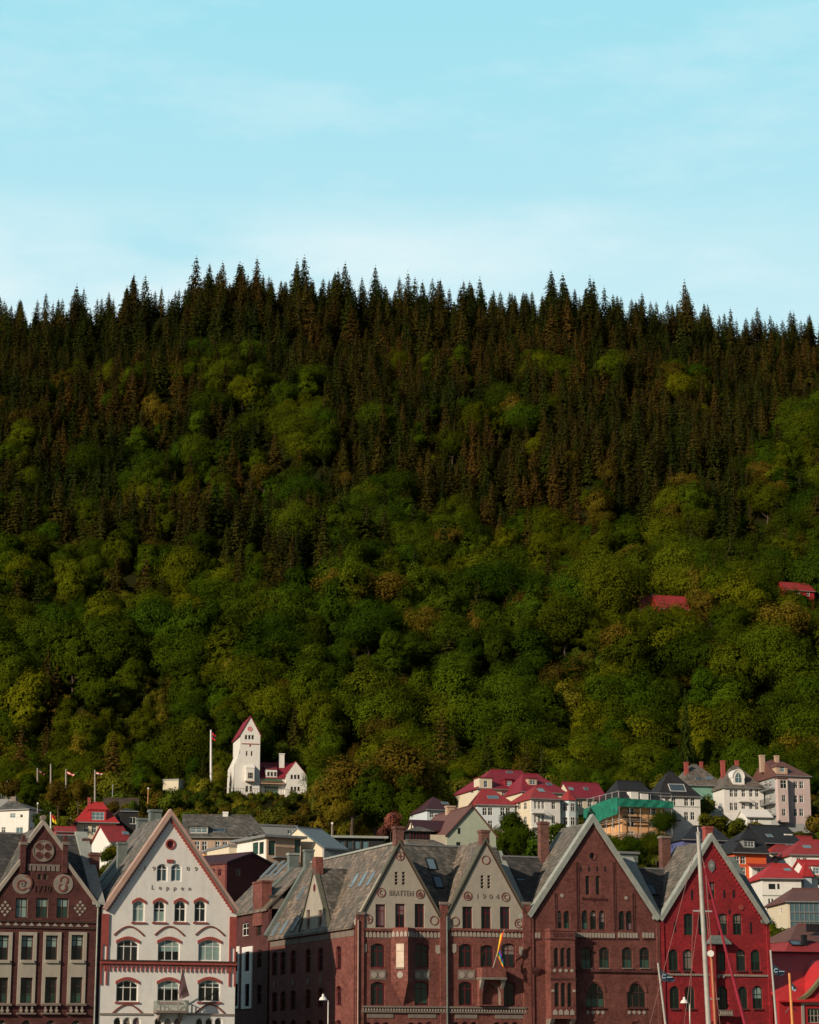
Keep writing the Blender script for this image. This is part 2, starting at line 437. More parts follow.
def text_obj(body, size, parent, x, y, z, mat, spacing=1.0, width=None, name='lettering', rz=0.0, thick=0.03):
    cu = bpy.data.curves.new('txt', 'FONT'); cu.body = body; cu.size = size; cu.align_x = 'CENTER'
    cu.align_y = 'CENTER'; cu.extrude = thick; cu.space_character = spacing; cu.resolution_u = 3; cu.offset = size * 0.008
    to = bpy.data.objects.new('txt', cu); COL.objects.link(to)
    dg = bpy.context.evaluated_depsgraph_get()
    me = bpy.data.meshes.new_from_object(to.evaluated_get(dg))
    bpy.data.objects.remove(to); bpy.data.curves.remove(cu)
    me.materials.clear(); me.materials.append(mat); me.name = name
    sx = 1.0
    if width:
        xs = [v.co.x for v in me.vertices]; sx = width / (max(xs) - min(xs))
    o = link(name, me, parent, None, TR((x, y, z)) @ Matrix.Rotation(rz, 4, 'Z') @ Matrix.Rotation(R(90), 4, 'X') @ Matrix.Diagonal((sx, 1, 1, 1)))
    return o

def arch_poly(cx, z0, w, h, rise=0.0, n=6, pointed=False):
    x0, x1 = cx - w / 2, cx + w / 2
    if rise <= 0: return [(x0, z0), (x1, z0), (x1, z0 + h), (x0, z0 + h)]
    P = [(x0, z0), (x1, z0), (x1, z0 + h - rise)]
    for i in range(1, n):
        t = i / n; P.append((x1 - w * t, z0 + h - rise + rise * math.sin(math.pi * t) ** (0.8)))
    P.append((x0, z0 + h - rise)); return P

_win = {}
def window(parent, T, cx, z0, w, h, rise=0.0, cols=2, rows=(0.6,), frame='whitep', pane='glass', blind=None,
           depth=0.18, fw=0.09, name='window', bmat='blind', panelabel=None):
    w = round(w / 0.05) * 0.05; h = round(h / 0.05) * 0.05
    key = (round(w, 2), round(h, 2), round(rise, 2), cols, tuple(rows), frame, pane, fw)
    if key not in _win:
        mb = MB(); o = arch_poly(0, 0, w, h, rise); n = len(o)
        i_ = [(x * (1 - 2 * fw / w), fw + z * (1 - 2 * fw / h)) for x, z in o]
        for k in range(n):
            mb.prism([o[k], o[(k + 1) % n], i_[(k + 1) % n], i_[k]], -0.04, 0.06, M[frame])
        bw = fw * 0.8
        for c in range(1, cols): 
            x = -w / 2 + w * c / cols; mb.box(x - bw / 2, x + bw / 2, -0.03, 0.05, fw, h - max(fw, rise * 0.1), M[frame])
        for r in rows: mb.box(-w / 2 + fw, w / 2 - fw, -0.025, 0.045, h * r - bw / 2, h * r + bw / 2, M[frame])
        pb = MB(); pb.prism(i_, 0.0, 0.02, M[pane])
        _win[key] = (mb.mesh(name), pb.mesh('pane'))
    fm, pm = _win[key]
    f = link(name, fm, parent, None, T @ TR((cx, depth, z0)))
    link('pane', pm, f)
    if blind:
        b = MB(); z1 = h - fw - rise * 0.3; zb = h * (1 - blind)
        if blind < 0: zb = fw; z1 = h * -blind
        b.box(-w / 2 + fw, w / 2 - fw, -0.012, -0.002, zb, z1, M[bmat]); b.build('blind', f)
    return f

def net_mat():
    m, nt, bs = new_mat('green scaffold netting weave'); tc = nt.nodes.new('ShaderNodeTexCoord')
    f = tex_noise(nt, tc.outputs['Object'], .55, 6, .75)
    nt.links.new(mixc(nt, ramp(nt, f, .35, .7), (0.005, 0.15, 0.095), (0.02, 0.30, 0.20)), bs.inputs['Base Color']); bs.inputs['Roughness'].default_value = .8
    nt.links.new(ramp(nt, tex_noise(nt, tc.outputs['Object'], .9, 5, .8), .35, .75, (1, 1, 1), (.45, .45, .45)), bs.inputs['Alpha'])
    return m
M['netting'] = net_mat()
# ------------------------------------------------------------------ the quayside row
TH = R(22)
FR = Frame(W_PX / 2, 960, 204.0, TH)

class Bld:
    def __init__(s, name, label, cat, px0, px1, frame=None, py=920, t=0.0, zb=0.0, group=None):
        s.fr = frame or FR; s.t = t; s.zb = zb
        s.s0 = s.fr.at(px0, py, t)[0]; s.s1 = s.fr.at(px1, py, t)[0]; s.w = s.s1 - s.s0
        s.root = thing(name, label, cat, s.fr.world(s.s0, t, zb), s.fr.rot, group)
        s.holes = []
    def P(s, px, py, dt=0.0):
        a, z = s.fr.at(px, py, s.t + dt); return (a - s.s0, z - s.zb)
    def S(s, px, py, a=0.0):
        t, z = s.fr.side(px, py, s.s0 + a); return (t - s.t, z - s.zb)
    def rect(s, px, py, wp, hp, dt=0.0):
        x0, _ = s.P(px - wp / 2, py, dt); x1, _ = s.P(px + wp / 2, py, dt)
        _, z0 = s.P(px, py + hp / 2, dt); _, z1 = s.P(px, py - hp / 2, dt)
        return x0, x1, z0, z1
    def win(s, px, y0, y1, wp, rise=0.0, hole=True, dt=0.0, **k):
        if s.fr is FR and wp > 5:
            wp *= getattr(s, 'wk', 1.13)
            if 'blind' not in k and random.random() < .45: k['blind'] = random.choice((.3, .45, .6, -.35, .9)); k['bmat'] = random.choice(('mauvel', 'stonedark', 'glassg', 'stonemid'))
        x0, x1, z0, z1 = s.rect(px, (y0 + y1) / 2, wp, y1 - y0, dt)
        w = round((x1 - x0) / .05) * .05; h = round((z1 - z0) / .05) * .05; cx = (x0 + x1) / 2
        if hole: s.holes.append(arch_poly(cx, z0, w, h, rise))
        window(s.root, TR((0, dt, 0)), cx, z0, w, h, rise, **k)
        return cx, z0, w, h
    def chimney(s, px0, px1, yt, yb, dt, mat, cap=None, d=None, name='chimney', down=1.5, pots=0):
        x0, zt = s.P(px0, yt, dt); x1, _ = s.P(px1, yt, dt); _, zb = s.P((px0 + px1) / 2, yb, dt)
        w = x1 - x0; d = d or max(0.6, w * 0.8); mb = MB()
        ins = w * 0.07
        mb.box(x0 + ins, x1 - ins, dt + ins, dt + d - ins, zb - down, zt - 0.28, M[mat])
        mb.box(x0, x1, dt, dt + d, zt - 0.28, zt - 0.06, M[cap or mat])
        mb.box(x0 + ins * 2, x1 - ins * 2, dt + ins * 2, dt + d - ins * 2, zt - 0.06, zt, M['iron'])
        o = mb.build(name, s.root)
        for k in range(pots):
            pb = MB(); xx = x0 + w * (k + 1) / (pots + 1); pb.tube((xx, dt + d / 2, zt - .02), (xx, dt + d / 2, zt + .45), .13, .11, M['redtrim'])
            pb.build('chimney_pot', o)
        return o
    def skylight(s, px, py, w, h, plane, frame='iron', glass='skyglass'):
        """plane = (point, u, v) local axes of the roof slope"""
        p0, u, v = [Vector(q) for q in plane]; u.normalize(); v.normalize(); n = u.cross(v).normalized()
        mw = Matrix.Translation(s.fr.world(s.s0, s.t, s.zb)) @ Matrix.Rotation(s.fr.rot, 4, 'Z')
        c = Vector((0, 0, CAMZ)); d = ray(px, py); P0 = mw @ p0; N = mw.to_3x3() @ n
        hit = mw.inverted() @ (c + d * ((P0 - c).dot(N) / d.dot(N)))
        T = Matrix((u, v, n)).transposed().to_4x4(); T.translation = hit
        mb = MB(T); fw = .09
        mb.box(-w / 2, w / 2, -h / 2, -h / 2 + fw, -.05, .12, M[frame]); mb.box(-w / 2, w / 2, h / 2 - fw, h / 2, -.05, .12, M[frame])
        mb.box(-w / 2, -w / 2 + fw, -h / 2 + fw, h / 2 - fw, -.05, .12, M[frame]); mb.box(w / 2 - fw, w / 2, -h / 2 + fw, h / 2 - fw, -.05, .12, M[frame])
        o = mb.build('skylight', s.root)
        gb = MB(T); gb.box(-w / 2 + fw, w / 2 - fw, -h / 2 + fw, h / 2 - fw, .05, .09, M[glass]); gb.build('pane', o)
    def side_poly(s, poly, x, left, th, mat, name='side_wall'):
        mb = MB(); mb.prismx(poly, x, x + th, M[mat]) if left else mb.prismx(poly, x - th, x, M[mat]); return mb.build(name, s.root)

def teeth(mb, xa, xb, z0, z1, pitch, y, mat, kind='point'):
    n = max(1, int(round((xb - xa) / pitch))); p = (xb - xa) / n
    for i in range(n):
        a = xa + p * (i + .14); b = xa + p * (i + .86); m = (a + b) / 2
        if kind == 'point': mb.prism([(a, z0), (b, z0), (b, z0 + (z1 - z0) * .6), (m, z1), (a, z0 + (z1 - z0) * .6)], y, y + .06, mat)
        elif kind == 'tri': mb.prism([(a, z0), (b, z0), (m, z1)], y, y + .06, mat)
        elif kind == 'box': mb.box(a, b, y, y + .06, z0, z1, mat)
        elif kind == 'vase': mb.prism([(m - p * .12, z0), (m + p * .12, z0), (m + p * .3, z0 + (z1 - z0) * .3), (m + p * .1, z0 + (z1 - z0) * .6), (m + p * .22, z1), (m - p * .22, z1), (m - p * .1, z0 + (z1 - z0) * .6), (m - p * .3, z0 + (z1 - z0) * .3)], y, y + .06, mat)

def rake(b, foot, apex, bands, y0=-0.15, y1=0.5, name='gable_coping', parent=None):
    """bands = list of (offset inward from the outer line, width, material, proud)"""
    mb = MB()
    fx, fz = foot; ax, az = apex; d = Vector((ax - fx, az - fz)).normalized()
    inward = Vector((d.y, -d.x)) if ax > fx else Vector((-d.y, d.x))
    for off, wid, mat, pr in bands:
        def ip(off_):     # intersection of the offset line with the vertical through the apex
            return az - off_ / abs(d.x)
        o0, o1 = off, off + wid
        f0 = Vector((fx, fz)) + inward * o0; f1 = Vector((fx, fz)) + inward * o1
        mb.prism([(f0.x, f0.y), (f1.x, f1.y), (ax, ip(o1)), (ax, ip(o0))], y0 - pr, y1, M[mat])
    return mb.build(name, b.root)

def gable_roof(b, L, A, Rr, y0, y1, mat, th=0.22, name='gable_roof', up=0.0, endwall=None):
    mb = MB()
    for F_ in (L, Rr):
        mb.prism([(F_[0], F_[1] + up), (A[0], A[1] + up), (A[0], A[1] + up - th), (F_[0], F_[1] + up - th)], y0, y1, M[mat])
    if endwall: mb.prism([(L[0], L[1] - th), (A[0], A[1] - th), (Rr[0], Rr[1] - th)], y1 - .3, y1 - .02, M[endwall])
    return mb.build(name, b.root)

def main_roof(b, x0, x1, ze, tr, zr, mat, y0=0.38, name='roof'):
    mb = MB(); mb.prismx([(y0, ze + (zr - ze) * y0 / tr), (tr, zr), (2 * tr, ze), (2 * tr, ze - .3), (y0, ze - .3)], x0, x1, M[mat])
    rg = mb.build(name, b.root)
    r = MB(); r.box(x0, x1, tr - .14, tr + .14, zr - .05, zr + .1, M['zinc']); r.build('ridge_capping', rg)
    return rg
def firewall(b, x, ze, tr, zr, mat='coping', w=1.05, up=.4):
    mb = MB(); k = (zr - ze) / tr
    mb.prismx([(-.12, ze + up * .3), (-.12, ze - .15), (tr, zr - .5), (tr + .3, zr - .5), (tr + .3, zr + up), (tr, zr + up)], x - w / 2, x + w / 2, M[mat])
    return mb.build('firewall_coping', b.root)
def body(b, x0, x1, d, z, mat, name='rear_walls'):
    mb = MB(); mb.box(x0 + .01, x0 + .35, .36, d, 0, z, M[mat]); mb.box(x1 - .35, x1 - .01, .36, d, 0, z, M[mat]); mb.box(x0 + .36, x1 - .36, d - .3, d - .02, 0, z, M[mat])
    return mb.build(name, b.root)
def downpipe(b, px, y0, y1, mat='zinc', dt=-.15):
    x, z0 = b.P(px, y0); mb = MB(); mb.tube((x, dt, 0), (x, dt, z0), .07, .07, M[mat]); mb.box(x - .16, x + .16, dt - .1, dt + .1, z0, z0 + .3, M[mat]); mb.build('downpipe', b.root)

# ---- maroon gabled building, far left
def build_A():
    b = Bld('gabled_building', 'maroon brick gabled building with beige window bays and round knot medallions, leftmost in front row', 'building', -13, 98.5, py=960)
    P = b.P
    A = P(43, 821); L = P(-13, 903); Rr = P(98, 903)
    outer = [(0, 0), (b.w, 0), (b.w, Rr[1]), P(64, 857), P(64, 846), A, P(22, 846), P(22, 857), (0, L[1])]
    for x in (21.5, 42, 62.5): b.win(x, 898, 918, 10.5, frame='browntrim', pane='glassg', rows=(.55,), blind=.42 if x > 30 else .95, depth=.2)
    for x, k in ((2.5, .5), (27, .45), (51.5, .45), (77, .42)):
        b.win(x, 935.5, 960, 10.5, frame='browntrim', rows=(.5, .8), blind=k)
        b.win(x - .8, 977.5, 1003, 10.5, frame='browntrim', pane='glass', rows=(.33, .66), blind=-.38, bmat='glassg')
        b.win(x - 1, 1020, 1046, 11, rise=.5, frame='browntrim')
    for x in (39.6, 45.3): b.win(x, 874, 879.5, 3.4, cols=1, rows=(), frame='browntrim', fw=.05)
    mb = MB(); mb.wall(outer, b.holes, 0, .35, .3, M['maroon'], M['stonedark']); mb.build('facade', b.root)
    for side, sx, apx in ((1, (64, 847), 1), (0, (22, 847), 0)): pass
    # copings: lower slopes, upper gablet
    rake(b, L, P(22, 856.5), [(0, .28, 'stone', 0)], name='gable_coping'); rake(b, Rr, P(64, 856.5), [(0, .28, 'stone', 0)])
    rake(b, P(22, 849), A, [(-.1, .3, 'stone', .02)]); rake(b, P(64, 849), A, [(-.1, .3, 'stone', .02)])
    for x in (22, 64):
        cx, z0 = P(x, 873); _, z1 = P(x, 845); m = MB()
        m.box(cx - .22, cx + .22, -.22, .3, z0, z1, M['maroon']); m.box(cx - .3, cx + .3, -.3, .38, z1, z1 + .25, M['stonedark'])
        m.prism([(cx - .22, z1 + .25), (cx + .22, z1 + .25), (cx + .1, z1 + .8), (cx - .1, z1 + .8)], -.2, .25, M['maroon']); m.build('pinnacle', b.root)
    m = MB(); m.disc(A[0], A[1] + .28, .22, -.25, .4, M['stonedark'], 12); m.box(A[0] - .1, A[0] + .1, -.1, .3, A[1] - .2, A[1] + .1, M['stonedark']); m.build('finial', b.root)
    m = MB(); cx, cz = P(43.3, 851); r = .86
    m.disc(cx, cz, r, -.05, .02, M['stonemid'], 24); q = .2
    for i in (-1, 1):
        for j in (-1, 1):
            m.disc(cx + i * .36, cz + j * .36, .27, -.08, -.045, M['maroon'], 4)
            m.ring(cx + i * .36, cz + j * .36, .31, .05, -.1, -.045, M['medred'], 10)
    m.ring(cx, cz, r + .06, .1, -.09, .02, M['stonedark'], 24); m.build('cross_medallion', b.root)
    for px, k in ((22.5, 0), (63.2, 1)):
        m = MB(); cx, cz = P(px, 884); m.disc(cx, cz, .84, -.05, .02, M['stonemid'], 24)
        if k == 0:
            m.ring(cx - .05, cz - .1, .46, .13, -.09, -.045, M['medred'], 20, 30, 330); m.ring(cx + .2, cz + .1, .62, .13, -.1, -.045, M['medred'], 14, -60, 90)
            m.ring(cx, cz, .2, .12, -.1, -.045, M['stonedark'], 10)
        else:
            m.ring(cx + .05, cz + .3, .38, .13, -.09, -.045, M['medred'], 16, -60, 200); m.ring(cx - .05, cz - .3, .38, .13, -.1, -.045, M['medred'], 16, 120, 400)
            m.disc(cx - .05, cz - .32, .2, -.1, -.045, M['stone'], 10)
        m.build('knot_medallion', b.root)
    for px in (5, 80):
        m = MB(); cx, cz = P(px, 908.5)
        for i in range(-2, 3):
            for j in range(-2, 3):
                if abs(i) + abs(j) in (0, 2): m.disc(cx + i * .21, cz + j * .26, .14, -.04, .02, M['stone'], 4)
        m.build('diamond_ornament', b.root)
    m = MB(); x0, z1 = P(27, 865.5); x1, z0 = P(60, 871.5); m.box(x0, x1, -.06, .02, z1, z1 + .14, M['stonedark']); teeth(m, x0, x1, z0, z1, .42, -.05, M['stonedark'], 'box'); m.build('frieze', b.root)
    m = MB(); x0, z1 = P(-12, 921.5); x1, z0 = P(90, 927); m.box(x0, x1 + .5, -.12, .02, z1 + .03, z1 + .2, M['browntrim']); m.box(x0, x1 + .5, -.12, .02, z0 - .2, z0 - .04, M['browntrim']); teeth(m, x0, x1, z0, z1, .68, -.05, M['stone'], 'tri'); m.build('frieze', b.root)
    for x in (2.5, 27, 51.5, 77):
        m = MB(); holes = []
        x0, x1, z0, z1 = b.rect(x - .3, 968, 18, 72)
        for (ya, yb, dx) in ((935.5, 960, 0), (977.5, 1003, -.8)):
            r = b.rect(x + dx, (ya + yb) / 2, 10.5 * 1.13, yb - ya); w = round((r[1] - r[0]) / .05) * .05 + .02; h = round((r[3] - r[2]) / .05) * .05 + .02; c = (r[0] + r[1]) / 2
            holes.append([(c - w / 2, r[2] - .01), (c + w / 2, r[2] - .01), (c + w / 2, r[2] + h), (c - w / 2, r[2] + h)])
        m.wall([(x0, z0 - .05), (x1, z0 - .05), (x1, z1), (x0, z1)], holes, -.1, .1, .1, M['beige']); m.build('beige_bay', b.root)
        m = MB(); r = b.rect(x, 961.5, 13.5, 3); m.box(r[0], r[1], -.26, -.1, r[2], r[3], M['beige']); m.build('window_sill', b.root)
        m = MB(); r = b.rect(x - 1, 1008.5, 19, 8); m.box(r[0], r[1], -.3, -.02, r[3] - .1, r[3] + .08, M['stonedark']); teeth(m, r[0] + .1, r[1] - .1, r[2], r[3] - .1, .42, -.2, M['stone'], 'vase'); m.box(r[0], r[1], -.3, -.02, r[2] - .15, r[2] - .02, M['stonedark']); m.build('balustrade', b.root)
    x, z = P(42, 889); text_obj('1710', .75, b.root, x, -.03, z, M['browntrim'], width=1.4)
    tr = 7.0; zr = P(77, 837)[1]; zr = b.P(77, 836, tr)[1]
    main_roof(b, -12, b.w - .3, Rr[1] - .1, tr, zr, 'slated')
    gable_roof(b, P(-13, 905), (A[0], A[1] - .35), P(98, 905), .37, tr + 1.5, 'slate', endwall='slate')
    firewall(b, b.w - .15, Rr[1], tr, zr, 'coping')
    body(b, 0, b.w, 2 * tr, Rr[1] - .4, 'maroon')
    b.chimney(82, 92.5, 838, 852, 6, 'chimneybrick'); b.chimney(90, 101, 852, 868, 3.5, 'chimneybrick', down=4)
    downpipe(b, 97.6, 907, 1024, 'coping')
build_A()

# ---- white gabled building
def build_B():
    b = Bld('gabled_building', 'white gabled building with brick red trim and a balcony, only white gable in front row', 'building', 102, 236.5, py=912)
    b.wk = 1.26; P = b.P; A = P(170, 809); L = P(102, 908); Rr = P(238.5, 910)
    outer = [(0, 0), (b.w, 0), (b.w, Rr[1]), (A[0], A[1] - .2), (0, L[1])]
    rd = []
    for x in (138.7, 159.5, 180.3, 200.3): c = b.win(x, 900.5, 922, 9.5, rise=.3, rows=(.62,), blind=.99 if x < 140 else (-.5 if x < 160 else None)); rd.append(c)
    for x, k in ((127.7, None), (168.9, .55), (209.5, .98)): c = b.win(x, 939.5, 961, 17.5, rise=.35, cols=3, rows=(.68,), blind=k); rd.append(c)
    for x, k in ((127.2, None), (168.6, .42), (209.3, .2)): c = b.win(x, 980, 1001.8, 17.5, rise=.35, cols=3, rows=(.66,), blind=k); rd.append(c)
    for x in (162.2, 176.4): b.win(x, 864, 881.5, 8.6, rise=.25, rows=(.7,), pane='glassb' if x > 170 else 'glass', blind=-.6, bmat='glassb')
    for g in (127, 168, 209):
        for d in (-9.5, 0, 9.5): b.win(g + d, 1017.5, 1038, 6.4, rise=.25, rows=(.6,), cols=1); 
        for d in (-10, 10): b.win(g + d, 1050, 1080, 12, rise=.3, rows=(.7,))
    cx, cz = P(170.5, 844.3); hole = [(cx + .34 * math.cos(2 * math.pi * i / 14), cz + .34 * math.sin(2 * math.pi * i / 14)) for i in range(14)]
    b.holes.append(hole)
    mb = MB(); mb.wall(outer, b.holes, 0, .35, .32, M['white'], M['whitep']); mb.build('facade', b.root)
    m = MB(); m.ring(cx, cz, .46, .14, -.06, .05, M['redtrim'], 18); o = m.build('round_window', b.root); g = MB(); g.disc(cx, cz, .36, .2, .22, M['winered'], 14); g.build('pane', o)
    for foot in (L, Rr): rake(b, foot, A, [(0, .33, 'sandstone', .1), (.33, .08, 'stonedark', .16), (.41, .11, 'redtrim', 0)], y0=-.2)
    m = MB()   # dentils under the rakes
    for foot in (L, Rr):
        n = 34
        for i in range(1, n):
            t = i / n; x = foot[0] + (A[0] - foot[0]) * t; z = foot[1] + (A[1] - foot[1]) * t - .86
            if x < .35 or x > b.w - .35: continue
            m.box(x - .09, x + .09, -.16, .01, z - .12, z + .1, M['redtrim'])
    m.build('dentils', b.root)
    for c, z0, w, h in rd:
        m = MB(); r = .35 if w > 1.2 else .3; o1 = arch_poly(c, z0 + .0, w, h, r); top = [p for p in o1 if p[1] >= z0 + h - r - 1e-6]
        top = sorted(top, key=lambda p: -p[0])
        for i in range(len(top) - 1):
            p, q = top[i], top[i + 1]
            m.prism([(p[0] + .1 * (1 if i == 0 else 0), p[1]), (q[0] - .1 * (1 if i == len(top) - 2 else 0), q[1]), (q[0] - .1 * (1 if i == len(top) - 2 else 0), q[1] + .26), (p[0] + .1 * (1 if i == 0 else 0), p[1] + .26)], -.07, .0, M['redtrim'])
        m.build('brick_arch', b.root)
        m = MB(); m.box(c - w / 2 - .12, c + w / 2 + .12, -.12, .0, z0 - .14, z0 - .01, M['redtrim']); m.build('window_sill', b.root)
    for px, py in ((129, 930), (169.5, 930), (210, 930), (127.5, 1008), (210, 1008)):
        cx, cz = P(px, py); m = MB(); hw = 1.3
        pts = [(cx - hw + 2 * hw * i / 10, cz - .45 + .75 * math.sin(math.pi * i / 10)) for i in range(11)]
        for i in range(10): m.bar(pts[i], pts[i + 1], .13, -.08, 0, M['medred'])
        m.build('hood_mould', b.root)
    m = MB(); _, z1 = P(168, 963); _, z0 = P(168, 966.5)
    m.box(-.05, b.w + .05, -.25, 0, z0 + .16, z1 + .08, M['redtrim']); m.box(-.05, b.w + .05, -.3, 0, z1 + .08, z1 + .2, M['browntrim'])
    n = 30
    for i in range(n):
        x = b.w * (i + .5) / n; m.ring(x, z0 - .05, .22, .08, -.1, 0, M['redtrim'], 6, 0, 180); m.box(x - .25, x - .17, -.12, 0, z0 - .45, z0 - .05, M['redtrim']); m.disc(x, z0 - .1, .06, -.05, 0, M['redtrim'], 6)
    m.build('arched_cornice', b.root)
    for a in (0, b.w - .62):
        m = MB(); za = P(105, 945)[1]; zt = Rr[1] - .6; m.box(a, a + .62, -.12, 0, za, zt, M['redtrim'])
        m.box(a, a + .14, -.1, 0, za - 3.3, za, M['redtrim']); m.box(a + .48, a + .62, -.1, 0, za - 3.3, za, M['redtrim']); m.build('corner_pilaster', b.root)
    m = MB(); x, z = P(170, 861.3); m.box(x - .3, x + .3, -.1, 0, z - .12, z + .15, M['redtrim']); m.build('keystone', b.root)
    for t, px, py, w in (('19', 149.2, 868.5, 1.0), ('09', 191.8, 869, 1.0), ('Leppen', 171, 888, 3.5)):
        x, z = P(px, py); text_obj(t, .48 if t != 'Leppen' else .52, b.root, x, -.025, z, M['letter'], spacing=2.4, width=w, thick=.015)
    # balcony with a railing
    bal = MB(); x0, z0 = P(153, 1013); x1, _ = P(185, 1013); _, z1 = P(169, 1001.5)
    bal.box(x0, x1, -1.1, -.02, z0, z0 + .2, M['stonedark'])
    for xx in (x0 + .4, x1 - .6): bal.prismx([(-.9, z0), (-.02, z0), (-.02, z0 - .7)], xx, xx + .25, M['stonedark'])
    bo = bal.build('balcony', b.root)
    rl = MB(); n = 22
    for i in range(n + 1):
        x = x0 + .05 + (x1 - x0 - .1) * i / n; rl.box(x - .025, x + .025, -1.08, -1.03, z0 + .2, z1, M['coping'])
        if i < n and i % 2 == 0: rl.ring(x + .12, z0 + .55, .12, .03, -1.07, -1.04, M['coping'], 8)
    for i in range(6):
        for x in (x0 + .03, x1 - .03): rl.box(x - .025, x + .025, -1.0 + i * .17, -.95 + i * .17, z0 + .2, z1, M['coping'])
    rl.box(x0, x1, -1.1, -1.01, z1, z1 + .07, M['coping']); rl.box(x0, x0 + .06, -1.01, -.05, z1, z1 + .07, M['coping']); rl.box(x1 - .06, x1, -1.01, -.05, z1, z1 + .07, M['coping'])
    rl.build('railing', bo)
    m = MB(); _, zc = P(168, 1014); 
    for xa, xb in ((0, x0 - .1), (x1 + .1, b.w)): m.box(xa, xb, -.1, 0, zc - .1, zc + .05, M['letter'])
    m.build('string_course', b.root)
    # roof running back from the gable
    gable_roof(b, (L[0], L[1] + .05), (A[0], A[1] - .5), (Rr[0] - .2, Rr[1] + .05), .37, 10.5, 'slateg', endwall='slateg', name='roof')
    m = MB(); 
    for t in (4.0, 8.0): 
        m.bar((L[0], L[1] + .12), (A[0], A[1] - .43), .1, t, t + .12, M['zinc'])
    m.build('roof_seam', b.root)
    body(b, 0, b.w, 10.4, min(L[1], Rr[1]) - .3, 'white')
    m = MB(); m.box(b.w * .45, b.w - .02, 10.45, 38, 0, Rr[1] + .2, M['white']); m.prism([(b.w * .45 - .2, Rr[1] + .2), (b.w + .1, Rr[1] + .2), (b.w * .72, Rr[1] + 4.2)], 10.55, 38.2, M['slateg']); m.build('shade_wing', b.root)  # unseen wing added to keep the sun off the alley wall
    b.chimney(150, 163, 808.5, 821, 8.5, 'copper', 'copper', down=4); b.chimney(137.5, 149, 817, 828, 9.3, 'copper', 'copper', down=4)
    # low lean roof in the gap to the neighbour
    g = MB(); xa = P(84, 905)[0]; zz = P(95, 868, 4)[1]; g.prismx([(.5, L[1] - .6), (5, zz), (11, zz), (11, 0), (.5, 0)], xa + .8, -.02, M['slated']); g.build('link_roof', b.root)
    b.chimney(118, 128.5, 841, 858, 5.5, 'copper', 'copper', down=4)
    m = MB(); x = P(101, 910)[0]; m.tube((x - .25, -.1, 0), (x - .25, -.1, L[1] - .6), .08, .08, M['iron']); m.build('downpipe', b.root)
    return b
bB = build_B()

